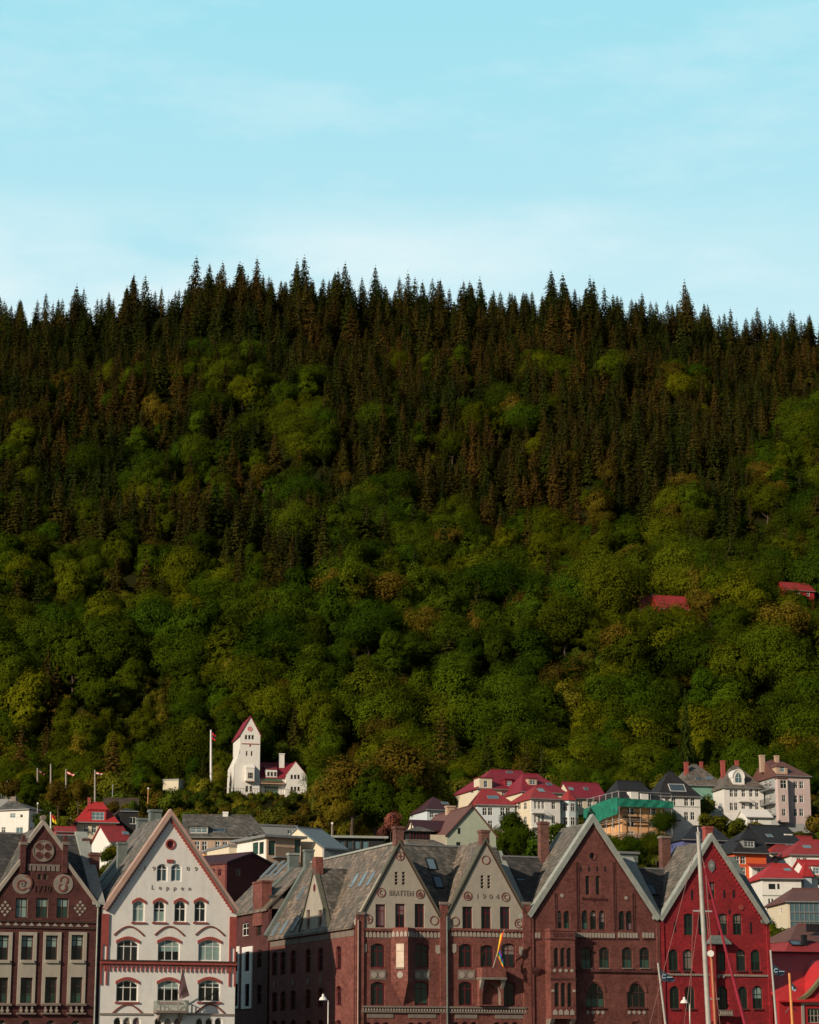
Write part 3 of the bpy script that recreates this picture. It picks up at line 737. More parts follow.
# ---- corner block with two beige gables
def medallion(b, px, py, r=.42, kind=0):
    m = MB(); cx, cz = b.P(px, py); m.ring(cx, cz, r, .07, -.05, 0, M['medred'], 18)
    if kind == 1: m.ring(cx, cz - .05, r * .5, .06, -.05, 0, M['medred'], 8, 60, 400); m.box(cx - .03, cx + .03, -.05, 0, cz - r * .6, cz + r * .6, M['medred'])
    if kind == 2: m.ring(cx + .03, cz, r * .5, .06, -.05, 0, M['medred'], 10, 60, 300)
    if kind == 3: m.box(cx - r * .55, cx + r * .55, -.05, 0, cz - .04, cz + .04, M['medred']); m.box(cx - .04, cx + .04, -.056, 0, cz - r * .6, cz + r * .6, M['medred'])
    m.build('medallion', b.root)
def build_D():
    b = Bld('corner_building', 'red brick corner block with two beige gables lettered BRATTEN and 1904', 'building', 355.5, 528, py=926)
    P = b.P; h = b.holes
    A1 = P(399.5, 841); A2 = P(485.3, 838.5); zf = P(400, 929)[1]
    L1 = P(357, 920); V1 = P(441, 916.5); V2 = P(445, 917); R2 = P(528, 917); VM = ((V1[0] + V2[0]) / 2, V1[1] - .3)
    for xs, yy in (((380.5, 400.2, 419.6), (904, 927.6)), ((467.5, 486.2, 505), (906.5, 929))):
        for x in xs: b.win(x, yy[0], yy[1], 8.8, frame='winered', rows=(.72,), cols=2, depth=.2, **({'blind': .45, 'bmat': 'mauvel'} if x == 400.2 else {}))
    for xs, ya in (((396.3, 403.6), 872), ((482.2, 488.9), 875.5)):
        for x in xs: 
            for q in range(4): b.win(x, ya + q * 3.4, ya + q * 3.4 + 2.6, 3, cols=1, rows=(), frame='medred', fw=.04)
    for ya, yb in ((943.5, 967.5), (981.5, 1005.5)):
        for x in (377.8, 421.6, 465.6, 508.5): b.win(x, ya, yb, 12.4, rise=.25, frame='winered', rows=(.7,), cols=2, depth=.2)
    b.win(487, 945, 967, 11.5, rise=.2, frame='winered', rows=(.7,), cols=2, depth=.2)
    for x in (368, 377, 386, 411, 420, 429, 456, 465, 474, 497, 506, 515): b.win(x, 1022, 1042, 5.5, rise=.15, frame='winered', rows=(.7,), cols=1)
    up = [(0, 0), (b.w, 0), (b.w, R2[1]), A2, VM, A1, (0, L1[1])]
    # lower brick wall and upper rendered gables are separate sheets meeting at the frieze
    lowh = [q for q in h if max(p[1] for p in q) < zf]; uph = [q for q in h if min(p[1] for p in q) >= zf - .4]
    uph2 = [[(x, max(z, zf + .02)) for x, z in q] for q in uph]
    mb = MB(); mb.wall([(0, 0), (b.w, 0), (b.w, zf), (0, zf)], lowh, 0, .35, .3, M['redbrick'], M['redbrick']); mb.build('facade', b.root)
    mb = MB(); mb.wall([(0, zf), (b.w, zf), (b.w, R2[1]), A2, VM, A1, (0, L1[1])], uph2, .0, .35, .3, M['beige'], M['stone']); mb.build('gable_wall', b.root)
    for f, a in ((L1, A1), (V1, A1), (V2, A2), (R2, A2)): rake(b, f, a, [(-.05, .14, 'dullrake', .06), (.09, .12, 'browntrim', 0)], y0=-.1)
    for px, pt, pb in ((399.5, 826, 842), (485.3, 830, 842)):
        m = MB(); x, zt = P(px, pt); _, z0 = P(px, pb); m.box(x - .4, x + .4, -.05, .7, z0 - .3, zt - .25, M['chimneybrick']); m.box(x - .48, x + .48, -.12, .78, zt - .25, zt, M['chimneybrick']); m.build('gable_chimney', b.root)
    for px, py, k in ((399.8, 856, 3), (381, 892.6, 2), (420, 894, 1), (368, 919, 3), (434, 920.5, 0), (485.7, 860, 0), (467.6, 896, 1), (505.5, 897, 2), (455, 921.5, 0), (518.5, 923.5, 2)): medallion(b, px, py, kind=k)
    x, z = P(400.8, 893.3); text_obj('BRATTEN', .68, b.root, x, -.03, z, M['letter'], spacing=1.15, width=2.3, thick=.02)
    x, z = P(487, 896.5); text_obj('1904', .6, b.root, x, -.03, z, M['letter'], spacing=1.8, width=2.2, thick=.02)
    m = MB(); 
    for xa, xb in ((361, 391.5), (407, 441), (450, 525)):
        x0, z1 = P(xa, 930.5); x1, z0 = P(xb, 937.8); m.box(x0, x1, -.12, .0, z1 + .0, z1 + .22, M['redbrick']); teeth(m, x0, x1, z0, z1 - .05, .37, -.06, M['stone'], 'point')
    m.build('frieze', b.root)
    m = MB(); x0, zc = P(363, 1007); x1, _ = P(446, 1007); _, z2 = P(400, 1011.5); _, z3 = P(400, 1018)
    xr = b.w - .35
    m.box(.6, xr, -.25, 0, zc - .04, zc + .12, M['stonedark']); n = 60
    for i in range(n): x = .7 + (xr - .8) * i / (n - 1); m.box(x - .06, x + .06, -.18, 0, z2 + .05, zc - .12, M['stone'])
    m.box(.5, xr + .05, -.2, 0, z2 - .1, z2 + .02, M['stonedark']); m.build('cornice', b.root)
    for xa, xb in ((367, 393), (408, 436), (455, 477), (495, 523)):
        m = MB(); x0 = P(xa, 1015)[0]; x1 = P(xb, 1015)[0]; m.box(x0, x1, -.06, 0, z3, z2 - .2, M['stonedark']); m.build('stone_panel', b.root)
    for xs in (((374, 979), (382, 979)), ((417.5, 975), (426, 975)), ((462, 976.5), (471, 976.5))):
        m = MB(); xa, za = P(xs[0][0] - 4, 979.5); xb, zb = P(xs[1][0] + 4, 970); m.box(xa, xb, -.04, 0, za, zb, M['stonedark'])
        for px, _ in xs: x, z = P(px, 975); m.disc(x, z, .27, -.08, -.035, M['stone'], 12)
        m.build('roundel_panel', b.root)
    for px, py in ((364.2, 948), (438, 949), (454, 948), (521.5, 950.5)):
        m = MB(); x, z = P(px, py); m.prism([(x - .22, z - .3), (x, z - .48), (x + .22, z - .3), (x + .22, z + .35), (x - .22, z + .35)], -.05, 0, M['stone']); m.build('plaque', b.root)
    # pointed oriel
    xa = P(391, 950)[0]; xc = P(415, 950)[0]; xm = (xa + xc) / 2; pr = 1.15; zt = P(403, 928)[1]; zm = P(403, 982)[1]; zl = P(403, 1006)[1]
    m = MB(); br = M['redbrick']
    m.add([(xa, 0, zm), (xm, -pr, zm), (xc, 0, zm), (xa, 0, zt), (xm, -pr, zt), (xc, 0, zt), (xm, 0, zl)],
          [(0, 1, 4, 3), (1, 2, 5, 4), (3, 4, 5), (0, 6, 1), (1, 6, 2)], br)
    orl = m.build('oriel', b.root)
    # things on its left-front face: white window, roundel, frieze
    d = Vector((xm - xa, -pr, 0)); ln = d.length; ang = math.atan2(d.y, d.x); T = TR((xa, 0, 0)) @ Matrix.Rotation(ang, 4, 'Z')
    z0 = P(399, 967.5)[1]; z1 = P(399, 944)[1]
    m = MB(T); m.box(ln * .32, ln * .78, -.05, .0, z0, z1, M['blindw']); m.box(ln * .30, ln * .8, -.06, 0, z0 + (z1 - z0) * .67, z0 + (z1 - z0) * .67 + .06, M['stone']); m.box(ln * .28, ln * .82, -.1, 0, z0 - .15, z0, M['stonedark']); m.build('oriel_window', orl)
    m = MB(T); x, z = ln * .55, P(398, 975)[1]; m.disc(x, z, .3, -.05, 0, M['stone'], 12); teeth(m, .05, ln, P(400, 937)[1], P(400, 931)[1], .37, -.06, M['stone'], 'point'); m.build('oriel_frieze', orl)
    T2 = TR((xm, -pr, 0)) @ Matrix.Rotation(-ang, 4, 'Z'); m = MB(T2); teeth(m, 0, ln - .05, P(400, 937)[1], P(400, 931)[1], .37, -.06, M['stone'], 'point'); m.build('oriel_frieze', orl)
    # arched balcony between the two right-hand windows
    xa = P(477, 990)[0]; xc = P(501, 990)[0]; zt = P(489, 968)[1]; zf2 = P(489, 980)[1]; zl = P(489, 1006)[1]; pr = 1.2
    m = MB(); hl = []; n = 10; c = (xa + xc) / 2; hw = (xc - xa) / 2 - .28
    arch = [(c - hw, zl + .1)] + [(c - hw, zl + .9)] + [(c - hw * math.cos(math.pi * i / n), zl + .9 + 1.0 * math.sin(math.pi * i / n)) for i in range(1, n)] + [(c + hw, zl + .9), (c + hw, zl + .1)]
    m.wall([(xa, zl), (xc, zl), (xc, zf2), (xa, zf2)], [arch], -.55, .5, .5, M['redbrick'], M['stonedark'])
    m.box(xa - .05, xc + .05, -pr, -.02, zf2, zf2 + .2, M['stonedark'])
    m.prismx([(-pr + .1, zf2), (-.56, zf2), (-.56, zf2 - .8)], xa, xa + .3, M['stone']); m.prismx([(-pr + .1, zf2), (-.56, zf2), (-.56, zf2 - .8)], xc - .3, xc, M['stone'])
    m.box(xa, xc, -pr + .05, -pr + .3, zf2 + .2, zt, M['redbrick']); m.box(xa, xa + .25, -pr + .3, -.05, zf2 + .2, zt, M['redbrick']); m.box(xc - .25, xc, -pr + .3, -.05, zf2 + .2, zt, M['redbrick']); m.build('corbelled_balcony', b.root)
    # corner piers
    for px, y0_ in ((358, 925), (443.5, 915), (526, 915)):
        m = MB(); x, z1 = P(px, y0_ - 8); w = .38; x = max(x, .38); m.box(x - w, x + w, -.16, 0, 0, z1 + .2, M['redbrick']); m.box(x - w - .06, x + w + .06, -.22, 0, z1 + .2, z1 + .45, M['stonedark']); m.build('pier', b.root)
    x = P(446, 930)[0]; m = MB(); m.tube((x, -.26, 0), (x, -.26, V1[1]), .08, .08, M['copper']); m.build('downpipe', b.root)
    x = P(356.2, 930)[0]; m = MB(); m.tube((x + .1, -.26, 0), (x + .1, -.26, L1[1]), .06, .06, M['sandstone']); m.build('downpipe', b.root)
    # alley wall
    Ls = b.S(270, 940)[0]; ze = b.S(354, 926)[1]
    T = side_T(0, Ls); sh = []
    def swin(px, ya, yb, wp, **k):
        t0 = b.S(px + wp / 2, (ya + yb) / 2)[0]; t1 = b.S(px - wp / 2, (ya + yb) / 2)[0]; z0 = b.S(px, yb)[1]; z1 = b.S(px, ya)[1]
        w = round(abs(t1 - t0) / .05) * .05; hh = round((z1 - z0) / .05) * .05; cx = Ls - (t0 + t1) / 2
        sh.append(arch_poly(cx, z0, w, hh, k.get('rise', 0))); window(b.root, T, cx, z0, w, hh, **k)
    for x in (274.5, 283, 293, 308, 320.5, 338.6):
        dy = (355 - x) * .10
        swin(x, 944 + dy, 968 + dy, 5.2, rise=.2, frame='winered', rows=(.7,)); swin(x, 984 + dy, 1004 + dy, 5.2, rise=.2, frame='winered', rows=(.7,)); swin(x, 1020, 1040, 5.2, rise=.2, frame='winered', rows=(.7,))
    # little gable on the alley wall
    ga = b.S(315, 868)[0]; gl = b.S(300, 934)[0]; gr = b.S(330, 931)[0]; gzt = b.S(315, 868)[1]; gz = ze + .15
    gable = [(Ls - gl, gz), (Ls - gr, gz), (Ls - (gl + gr) / 2, gzt)]
    gsh = []
    for x in (308.7, 320.6):
        t = b.S(x, 920)[0]; z0 = b.S(x, 933.5)[1]; z1 = b.S(x, 910)[1]; w = .9; hh = round((z1 - max(z0, gz + .1)) / .05) * .05; z0 = max(z0, gz + .1); cx = Ls - t
        gsh.append(arch_poly(cx, z0, w, hh, 0)); window(b.root, T, cx, z0, w, hh, frame='winered', cols=1, rows=(.6,))
    mb = MB(T); mb.wall([(0, 0), (Ls, 0), (Ls, gz - .02), (0, gz - .02)], sh, 0, .35, .3, M['redbrick'], M['redbrick']); mb.build('alley_wall', b.root)
    mb = MB(T); mb.wall(gable, gsh, -.06, .35, .3, M['beige'], M['stone']); go = mb.build('alley_gable', b.root)
    m = MB(T); mm = (Ls - (gl + gr) / 2, gzt)
    m.bar(gable[0], mm, .2, -.2, .2, M['dullrake']); m.bar(gable[1], mm, .2, -.2, .2, M['dullrake'])
    m.box(mm[0] - .5, mm[0] + .5, -.15, .6, gzt - .6, gzt + 1.0, M['redbrick']); m.build('gable_coping', go)
    m = MB(T); m.disc(mm[0], b.S(314.7, 888)[1], .36, -.1, -.05, M['winered'], 12, sx=.8); m.build('oval_window', go)
    m = MB(T); m.prism([gable[0], mm, (mm[0], mm[1] - .2), (gable[0][0], gable[0][1] - .2)], .3, 5, M['slate']); m.prism([gable[1], mm, (mm[0], mm[1] - .2), (gable[1][0], gable[1][1] - .2)], .3, 5, M['slate']); m.build('dormer_roof', go)
    m = MB(T); zc = ze; 
    for a, c_ in ((.3, Ls - gl - .3), (Ls - gl, Ls - gr), (Ls - gr + .3, Ls - .3)): teeth(m, a, c_, ze - .85, ze - .35, .34, -.05, M['stonedark'], 'box')
    m.box(0, Ls, -.15, 0, ze - .2, ze + .0, M['browntrim']); m.build('frieze', b.root)
    for dz in (b.S(308, 978)[1],):
        m = MB(T)
        for x in (274.5, 293, 308, 320.5): t = b.S(x, 978)[0]; m.disc(Ls - t, dz - .3, .3, -.04, 0, M['stonedark'], 10)
        m.build('roundel_panel', b.root)
    # roofs: wing along the alley, valley wing behind the gables
    LE = (-.25, ze + .0); 
    gable_roof(b, LE, (A1[0], A1[1] - .12), (2 * A1[0] + .25, ze), .37, Ls + .05, 'slatew', name='alley_roof', endwall='slatew')
    ridge = MB(); ridge.box(A1[0] - .14, A1[0] + .14, .8, Ls, A1[1] - .15, A1[1] + .02, M['coping']); ridge.build('ridge_capping', b.root)
    gable_roof(b, VM, (A2[0], A2[1] - .12), (R2[0], R2[1] - .1), .37, 9, 'slatew', name='gable_roof', endwall='slate')
    tr = 6.2; zr = b.P(503, 855, tr)[1]
    main_roof(b, 5.5, b.w - .3, R2[1] - .6, tr, b.P(440, 846, tr)[1], 'slate')
    firewall(b, b.w - .3, R2[1], tr, zr)
    # coping wall at the back end of the alley wing
    m = MB(); m.bar((-.3, ze + .2), (A1[0], A1[1]), .5, Ls, Ls + .6, M['copper']); m.build('firewall_coping', b.root)
    b.chimney(305, 315, 848.5, 862, Ls - .2, 'copper', 'copper', down=3); 
    pl = ((-.25, 0, ze), (0, -1, 0), (A1[0] + .25, 0, A1[1] - .12 - ze))
    for x, y in ((355, 881), (363.2, 880), (371.3, 879), (301.5, 894), (287, 893.5), (276, 929.8), (284.5, 927.7), (296, 924.8)): b.skylight(x, y, .85, 1.5, pl, 'zinc')
    b.skylight(329, 885, 1.5, 2.0, pl)
    pm = ((0, .0, R2[1] - .6), (1, 0, 0), (0, tr, b.P(440, 846, tr)[1] - R2[1] + .6))
    b.skylight(431, 864.5, .9, 1.5, pm); b.skylight(438, 882.5, .9, 1.5, pm)
    # other walls
    m = MB(); m.box(.36, b.w, Ls - .3, Ls - .02, 0, ze - .3, M['redbrick']); m.box(b.w - .35, b.w, .36, Ls - .31, 0, R2[1] - 1.2, M['redbrick']); m.build('rear_walls', b.root)
    return b, Ls, ze, A1
bD, D_LS, D_ZE, D_A1 = build_D()

# ---- dark brick warehouse behind the corner block, along the alley
def build_D2():
    t0 = D_LS + .62
    b = Bld('brick_warehouse', 'dark brick warehouse in the alley with pale window panels and a brick wall dormer', 'building', 355.5, 400, py=926, t=t0)
    # its root sits at the alley line of the corner block
    off = bD.s0; b.s0 = off; b.root.location = FR.world(off, t0, 0)
    Ls = b.S(222, 945)[0]; T = side_T(0, Ls); ze = b.S(250, 912)[1]; sh = []
    def swin(px, ya, yb, wp, **k):
        t0_ = b.S(px + wp / 2, (ya + yb) / 2)[0]; t1 = b.S(px - wp / 2, (ya + yb) / 2)[0]; z0 = b.S(px, yb)[1]; z1 = b.S(px, ya)[1]
        w = round(abs(t1 - t0_) / .05) * .05; hh = round((z1 - z0) / .05) * .05; cx = Ls - (t0_ + t1) / 2
        sh.append(arch_poly(cx, z0, w, hh, 0)); window(b.root, T, cx, z0, w, hh, **k)
    swin(245, 923, 936, 7, frame='whitep', rows=(.6,)); swin(259, 920, 936, 5, frame='browntrim', rows=(.6,))
    for x in (248, 236.5): swin(x, 952, 971, 4.4, frame='iron', rows=(.5,), cols=1); swin(x, 984, 1006, 4.4, frame='iron', rows=(.5,), cols=1)
    for x in (259.5,): swin(x, 950, 968, 4.5, frame='browntrim', cols=1); swin(x, 985, 1004, 4.5, frame='browntrim', cols=1)
    mb = MB(T); mb.wall([(0, 0), (Ls, 0), (Ls, ze), (0, ze)], sh, 0, .35, .3, M['maroon'], M['maroon']); mb.build('alley_wall', b.root)
    for xa, xb in ((242.5, 252.5), (231, 239.3)):
        m = MB(T); a0 = Ls - b.S(xa, 980)[0]; a1 = Ls - b.S(xb, 980)[0]; z0 = b.S(xa, 1009)[1]; z1 = b.S(xa, 947.5)[1]
        cw = (xa + xb) / 2; hs = []
        for q in sh:
            qx = sum(p[0] for p in q) / 4
            if min(a0, a1) < qx < max(a0, a1) and z0 < q[0][1] < z1: hs.append([(p[0] + (.02 if p[0] > qx else -.02), p[1] + (.02 if p[1] > q[0][1] + .1 else -.02)) for p in q])
        m.wall([(a0, z0), (a1, z0), (a1, z1), (a0, z1)], hs, -.12, .12, .12, M['white']); m.build('white_panel', b.root)
    za = b.S(268, 900)[1]
    ax = D_A1[0]; zr = D_A1[1] - .3
    gable_roof(b, (-.25, ze), (ax, zr), (2 * ax + .25, ze), .02, Ls, 'slatew', name='roof', endwall='slatew')
    m = MB(); m.bar((-.3, ze + .15), (ax, zr + .05), .4, 4.4, 4.9, M['copper']); m.build('firewall_coping', b.root)
    # brick wall dormer
    m = MB(T); a0 = Ls - b.S(254, 900)[0]; a1 = Ls - b.S(263, 900)[0]; zt = b.S(260, 883)[1]; m.box(a0, a1, -.12, .9, ze - 1.5, zt, M['redbrick']); m.box(a0 - .1, a1 + .1, -.2, 1.0, zt, zt + .2, M['redbrick']); m.build('wall_dormer', b.root)
    pl = ((-.25, 0, ze), (0, -1, 0), (ax + .25, 0, zr - ze))
    for x, y in ((269.3, 870), (276, 869.3), (282.8, 868.5)): b.skylight(x, y, .95, 2.4, pl, 'zinc')
    m = MB(T); a0 = Ls - b.S(268, 905)[0]; a1 = Ls - .3; z1 = b.S(278, 893)[1]; m.box(a0, a1, .4, 3.2, ze, z1 - .3, M['stonedark']); m.box(a0 - .2, a1, .1, 3.4, z1 - .3, z1, M['slated']); m.build('shed_dormer', b.root)
    b.root.rotation_euler = (0, 0, FR.rot)
    b.chimney(289, 300, 852, 866, 5.2, 'copper', 'coping', down=3)
    m = MB(); m.box(.36, 2 * ax, Ls - .3, Ls - .02, 0, ze - .3, M['maroon']); m.box(2 * ax - .3, 2 * ax, 0.02, Ls - .31, 0, ze - .3, M['maroon']); m.build('rear_walls', b.root)
build_D2()

# ---- brown brick gabled building
def build_E():
    b = Bld('gabled_building', 'brown brick gabled building with arched windows and a tall bay window, right of 1904 gable', 'building', 529, 659, py=918)
    P = b.P; A = P(592.3, 815); L = P(527, 915); Rr = P(659.5, 918)
    def tri(x, ya, yb, w, **k): b.win(x, ya, yb, w, frame='browntrim', **k)
    for x in (559.2, 567): tri(x, 910.5, 929.5, 5.6, rise=.25, cols=1, rows=(.6,))
    for x in (585, 593.6, 602.3): tri(x, 910.5, 929.5, 6.2, rise=.3, cols=1, rows=(.6,))
    for x in (622, 629.4): tri(x, 911, 930, 5.8, rise=.25, cols=1, rows=(.6,))
    for x in (587.8, 598): tri(x, 876, 894.5, 4.4, cols=1, rows=(.33, .66), pane='glass' if x < 590 else 'glassg')
    for x in (586.6, 604.5, 627.3, 644.8): tri(x, 947, 968.5, 9.4, rise=.3, rows=(.62,), blind=-.4, bmat='glassg')
    for x in (595.3, 636.6): tri(x, 983, 1007.5, 16.5, rise=.85, cols=3, rows=(.62,))
    for x in (595.3, 636.6): tri(x, 1024, 1050, 16.5, rise=.85, cols=3, rows=(.62,))
    cx, cz = P(592, 856); b.holes.append([(cx + .3 * math.cos(2 * math.pi * i / 12), cz + .3 * math.sin(2 * math.pi * i / 12)) for i in range(12)])
    outer = [(0, 0), (b.w, 0), (b.w, Rr[1]), (A[0], A[1] - .1), (0, L[1])]
    mb = MB(); mb.wall(outer, b.holes, 0, .35, .3, M['brownbrick'], M['brownbrick']); mb.build('facade', b.root)
    m = MB(); m.ring(cx, cz, .42, .12, -.05, .05, M['brownbrick'], 14); o = m.build('round_window', b.root); g = MB(); g.disc(cx, cz, .32, .2, .22, M['glass'], 12); g.build('pane', o)
    m = MB()
    for x in (580.7, 589, 597, 605): X, z = P(x, 869); m.box(X - .09, X + .09, -.01, .02, z - .22, z + .22, M['iron'])
    m.build('vent_slits', b.root)
    for f in (L, Rr): rake(b, f, A, [(-.05, .46, 'coping', .12)], y0=-.12)
    m = MB(); 
    for f in (L, Rr): m.bar((f[0], f[1] - .9), (A[0], A[1] - 1.0), .12, -.06, 0, M['maroon'])
    m.build('brick_rake_band', b.root)
    for px in (555, 577, 614, 633):
        x, z0 = P(px, 931); _, z1 = P(px, 862 if px in (577, 614) else 893)
        m = MB(); m.box(x - .06, x + .06, -.1, 0, z0, z1, M['maroon']); m.box(x + .06, x + .25, -.05, 0, z0, z1, M['brownbrick']); m.build('brick_strip', b.root)
    x, z = P(594.5, 898.8); text_obj('Bredsgaarden', .45, b.root, x, -.03, z, M['maroon'], width=2.6, thick=.03)
    for px, py in ((562, 895.6), (626, 898)): m = MB(); x, z = P(px, py); m.disc(x, z, .18, -.05, 0, M['stone'], 10); m.build('boss', b.root)
    m = MB()
    for xa, xb in ((534.5, 540.5), (574, 615), (617.5, 638), (642, 654.5)):
        x0, z1 = P(xa, 932.6); x1, z0 = P(xb, 938); teeth(m, x0, x1, z0, z1, .3, -.05, M['stone'], 'box'); m.box(x0, x1, -.09, 0, z0 - .14, z0 - .02, M['maroon'])
    m.build('frieze', b.root)
    m = MB(); x0, z = P(572, 970.3); m.box(x0, b.w - .05, -.2, 0, z - .12, z + .12, M['maroon']); m.build('string_course', b.root)
    for xc in (595.3, 636.6):
        for dy in (0, 40):
            m = MB(); X, z0 = P(xc, 983 + dy); n = 10; r = .98
            _, zz = P(xc, 992 + dy)
            for i in range(n): 
                t0 = math.pi * i / n; t1 = math.pi * (i + 1) / n; m.prism([(X + .82 * math.cos(t0), zz + .95 * math.sin(t0)), (X + 1.05 * math.cos(t0), zz + 1.2 * math.sin(t0)), (X + 1.05 * math.cos(t1), zz + 1.2 * math.sin(t1)), (X + .82 * math.cos(t1), zz + .95 * math.sin(t1))], -.07, 0, M['redbrick'])
            m.build('brick_arch', b.root)
        m = MB(); x0, z1 = P(xc - 10, 1009); x1, z0 = P(xc + 10, 1016); m.box(x0, x1, -.14, 0, z1, z1 + .14, M['maroon'])
        for i in range(4): xx = x0 + (x1 - x0) * (i + .5) / 4; m.disc(xx, (z0 + z1) / 2, .2, -.05, 0, M['stone'], 4)
        m.build('sill_panel', b.root)
    for x in (586.6, 604.5, 627.3, 644.8): m = MB(); X, z = P(x, 969); m.box(X - .52, X + .52, -.15, 0, z - .0, z + .1, M['stonedark']); m.build('window_sill', b.root)
    # two storey bay
    x0 = P(541, 960)[0] + .42; x1 = x0 + (P(571, 960)[0] - P(546.5, 960)[0]); pr = 1.15; zt = P(555, 929)[1]; zb = P(555, 1019)[1]
    hs = []; bw = b.fr.at(0, 0)[0]
    T = TR((0, -pr, 0)); bay = []
    for ya, yb in ((948, 967.5), (983, 1007)):
        for k in range(3):
            w = .5; cx = x0 + (x1 - x0) * (.24 + .26 * k); _, z0 = P(556, yb); _, z1 = P(556, ya); h = round((z1 - z0) / .05) * .05
            hs.append(arch_poly(cx, z0, w, h, .22)); bay.append((cx, z0, w, h))
    m = MB(T); m.wall([(x0, zb), (x1, zb), (x1, zt), (x0, zt)], hs, 0, .3, .25, M['brownbrick'], M['brownbrick'])
    m.box(x0, x0 + .3, .3, pr, zb, zt, M['brownbrick']); m.box(x1 - .3, x1, .3, pr, zb, zt, M['brownbrick']); m.box(x0 + .3, x1 - .3, .3, pr, zt - .3, zt - .02, M['zinc'])
    m.box(x0 - .08, x1 + .08, -.08, pr, zt - .22, zt, M['brownbrick']); m.box(x0 - .08, x1 + .08, -.08, pr, zt - 1.0, zt - .85, M['maroon'])
    bo = m.build('bay_window', b.root)
    for cx, z0, w, h in bay: window(bo, T, cx, z0, w, h, .22, cols=1, rows=(.6,), frame='browntrim')
    m = MB(T); teeth(m, x0 + .2, x1 - .2, zt - .75, zt - .4, .75, -.03, M['maroon'], 'box')
    zz = P(556, 974)[1]
    for k in range(4): m.disc(x0 + (x1 - x0) * (.15 + .235 * k), P(556, 971)[1], .16, -.05, 0, M['stone'], 8)
    teeth(m, x0 + .1, x1 - .1, P(556, 1015)[1], P(556, 1009.5)[1], .6, -.05, M['stone'], 'point')
    _, zq = P(556, 991)
    for xx in (x0 + .05, x1 - .3): m.box(xx, xx + .25, -.05, 0, zq - .12, zq + .1, M['stone'])
    m.box(x0 - .06, x1 + .06, -.06, 0, zz - .55, zz - .4, M['maroon']); m.build('bay_ornament', bo)
    m = MB(); m.prismx([(-pr, zb), (0, zb), (0, zb - 1.4)], x0, x0 + .4, M['stonedark']); m.prismx([(-pr, zb), (0, zb), (0, zb - 1.4)], x1 - .4, x1, M['stonedark']); m.build('bay_bracket', bo)
    m = MB(); m.box(0, .4, -.12, 0, 0, L[1] - .3, M['brownbrick']); m.box(b.w - .35, b.w, -.12, 0, 0, Rr[1] - .5, M['brownbrick']); m.build('pier', b.root)
    m = MB(); xx, z = P(533, 969); m.box(.0, .95, -.3, 0, z - .15, z + .15, M['maroon']); m.prismx([(-.3, z - .15), (0, z - .15), (0, z - .7)], .1, .8, M['maroon']); m.build('corbel', b.root)
    tr = 5.6; zr = b.P(633, 861, tr)[1]
    main_roof(b, -.2, b.w - .3, Rr[1] - .3, tr, zr, 'slated')
    gable_roof(b, (L[0], L[1] - .1), (A[0], A[1] - .62), (Rr[0], Rr[1] - .1), .37, 6.6, 'slateg', endwall='slateg')
    firewall(b, b.w - .2, Rr[1], tr, zr)
    body(b, 0, b.w, 2 * tr, Rr[1] - .8, 'brownbrick')
    b.chimney(540, 549.8, 821, 858, 5.0, 'chimneybrick', 'chimneybrick', down=3)
    b.chimney(619.5, 640, 850.5, 866, 6.2, 'copper', 'zinc', d=1.2, down=3)
    b.chimney(661.5, 671.5, 835, 866, 6.2, 'chimneybrick', 'stonedark', down=3)
    x0l = P(505, 915)[0]; pm = ((0, .0, Rr[1] - .3), (1, 0, 0), (0, tr, zr - Rr[1] + .3))
    b.skylight(651.5, 890, .85, 1.4, pm); bD.skylight(522, 884, 1.0, 1.4, ((0, 0, P(528, 917)[1] - .6), (1, 0, 0), (0, 6.2, bD.P(440, 846, 6.2)[1] - P(528, 917)[1] + .6)))
build_E()

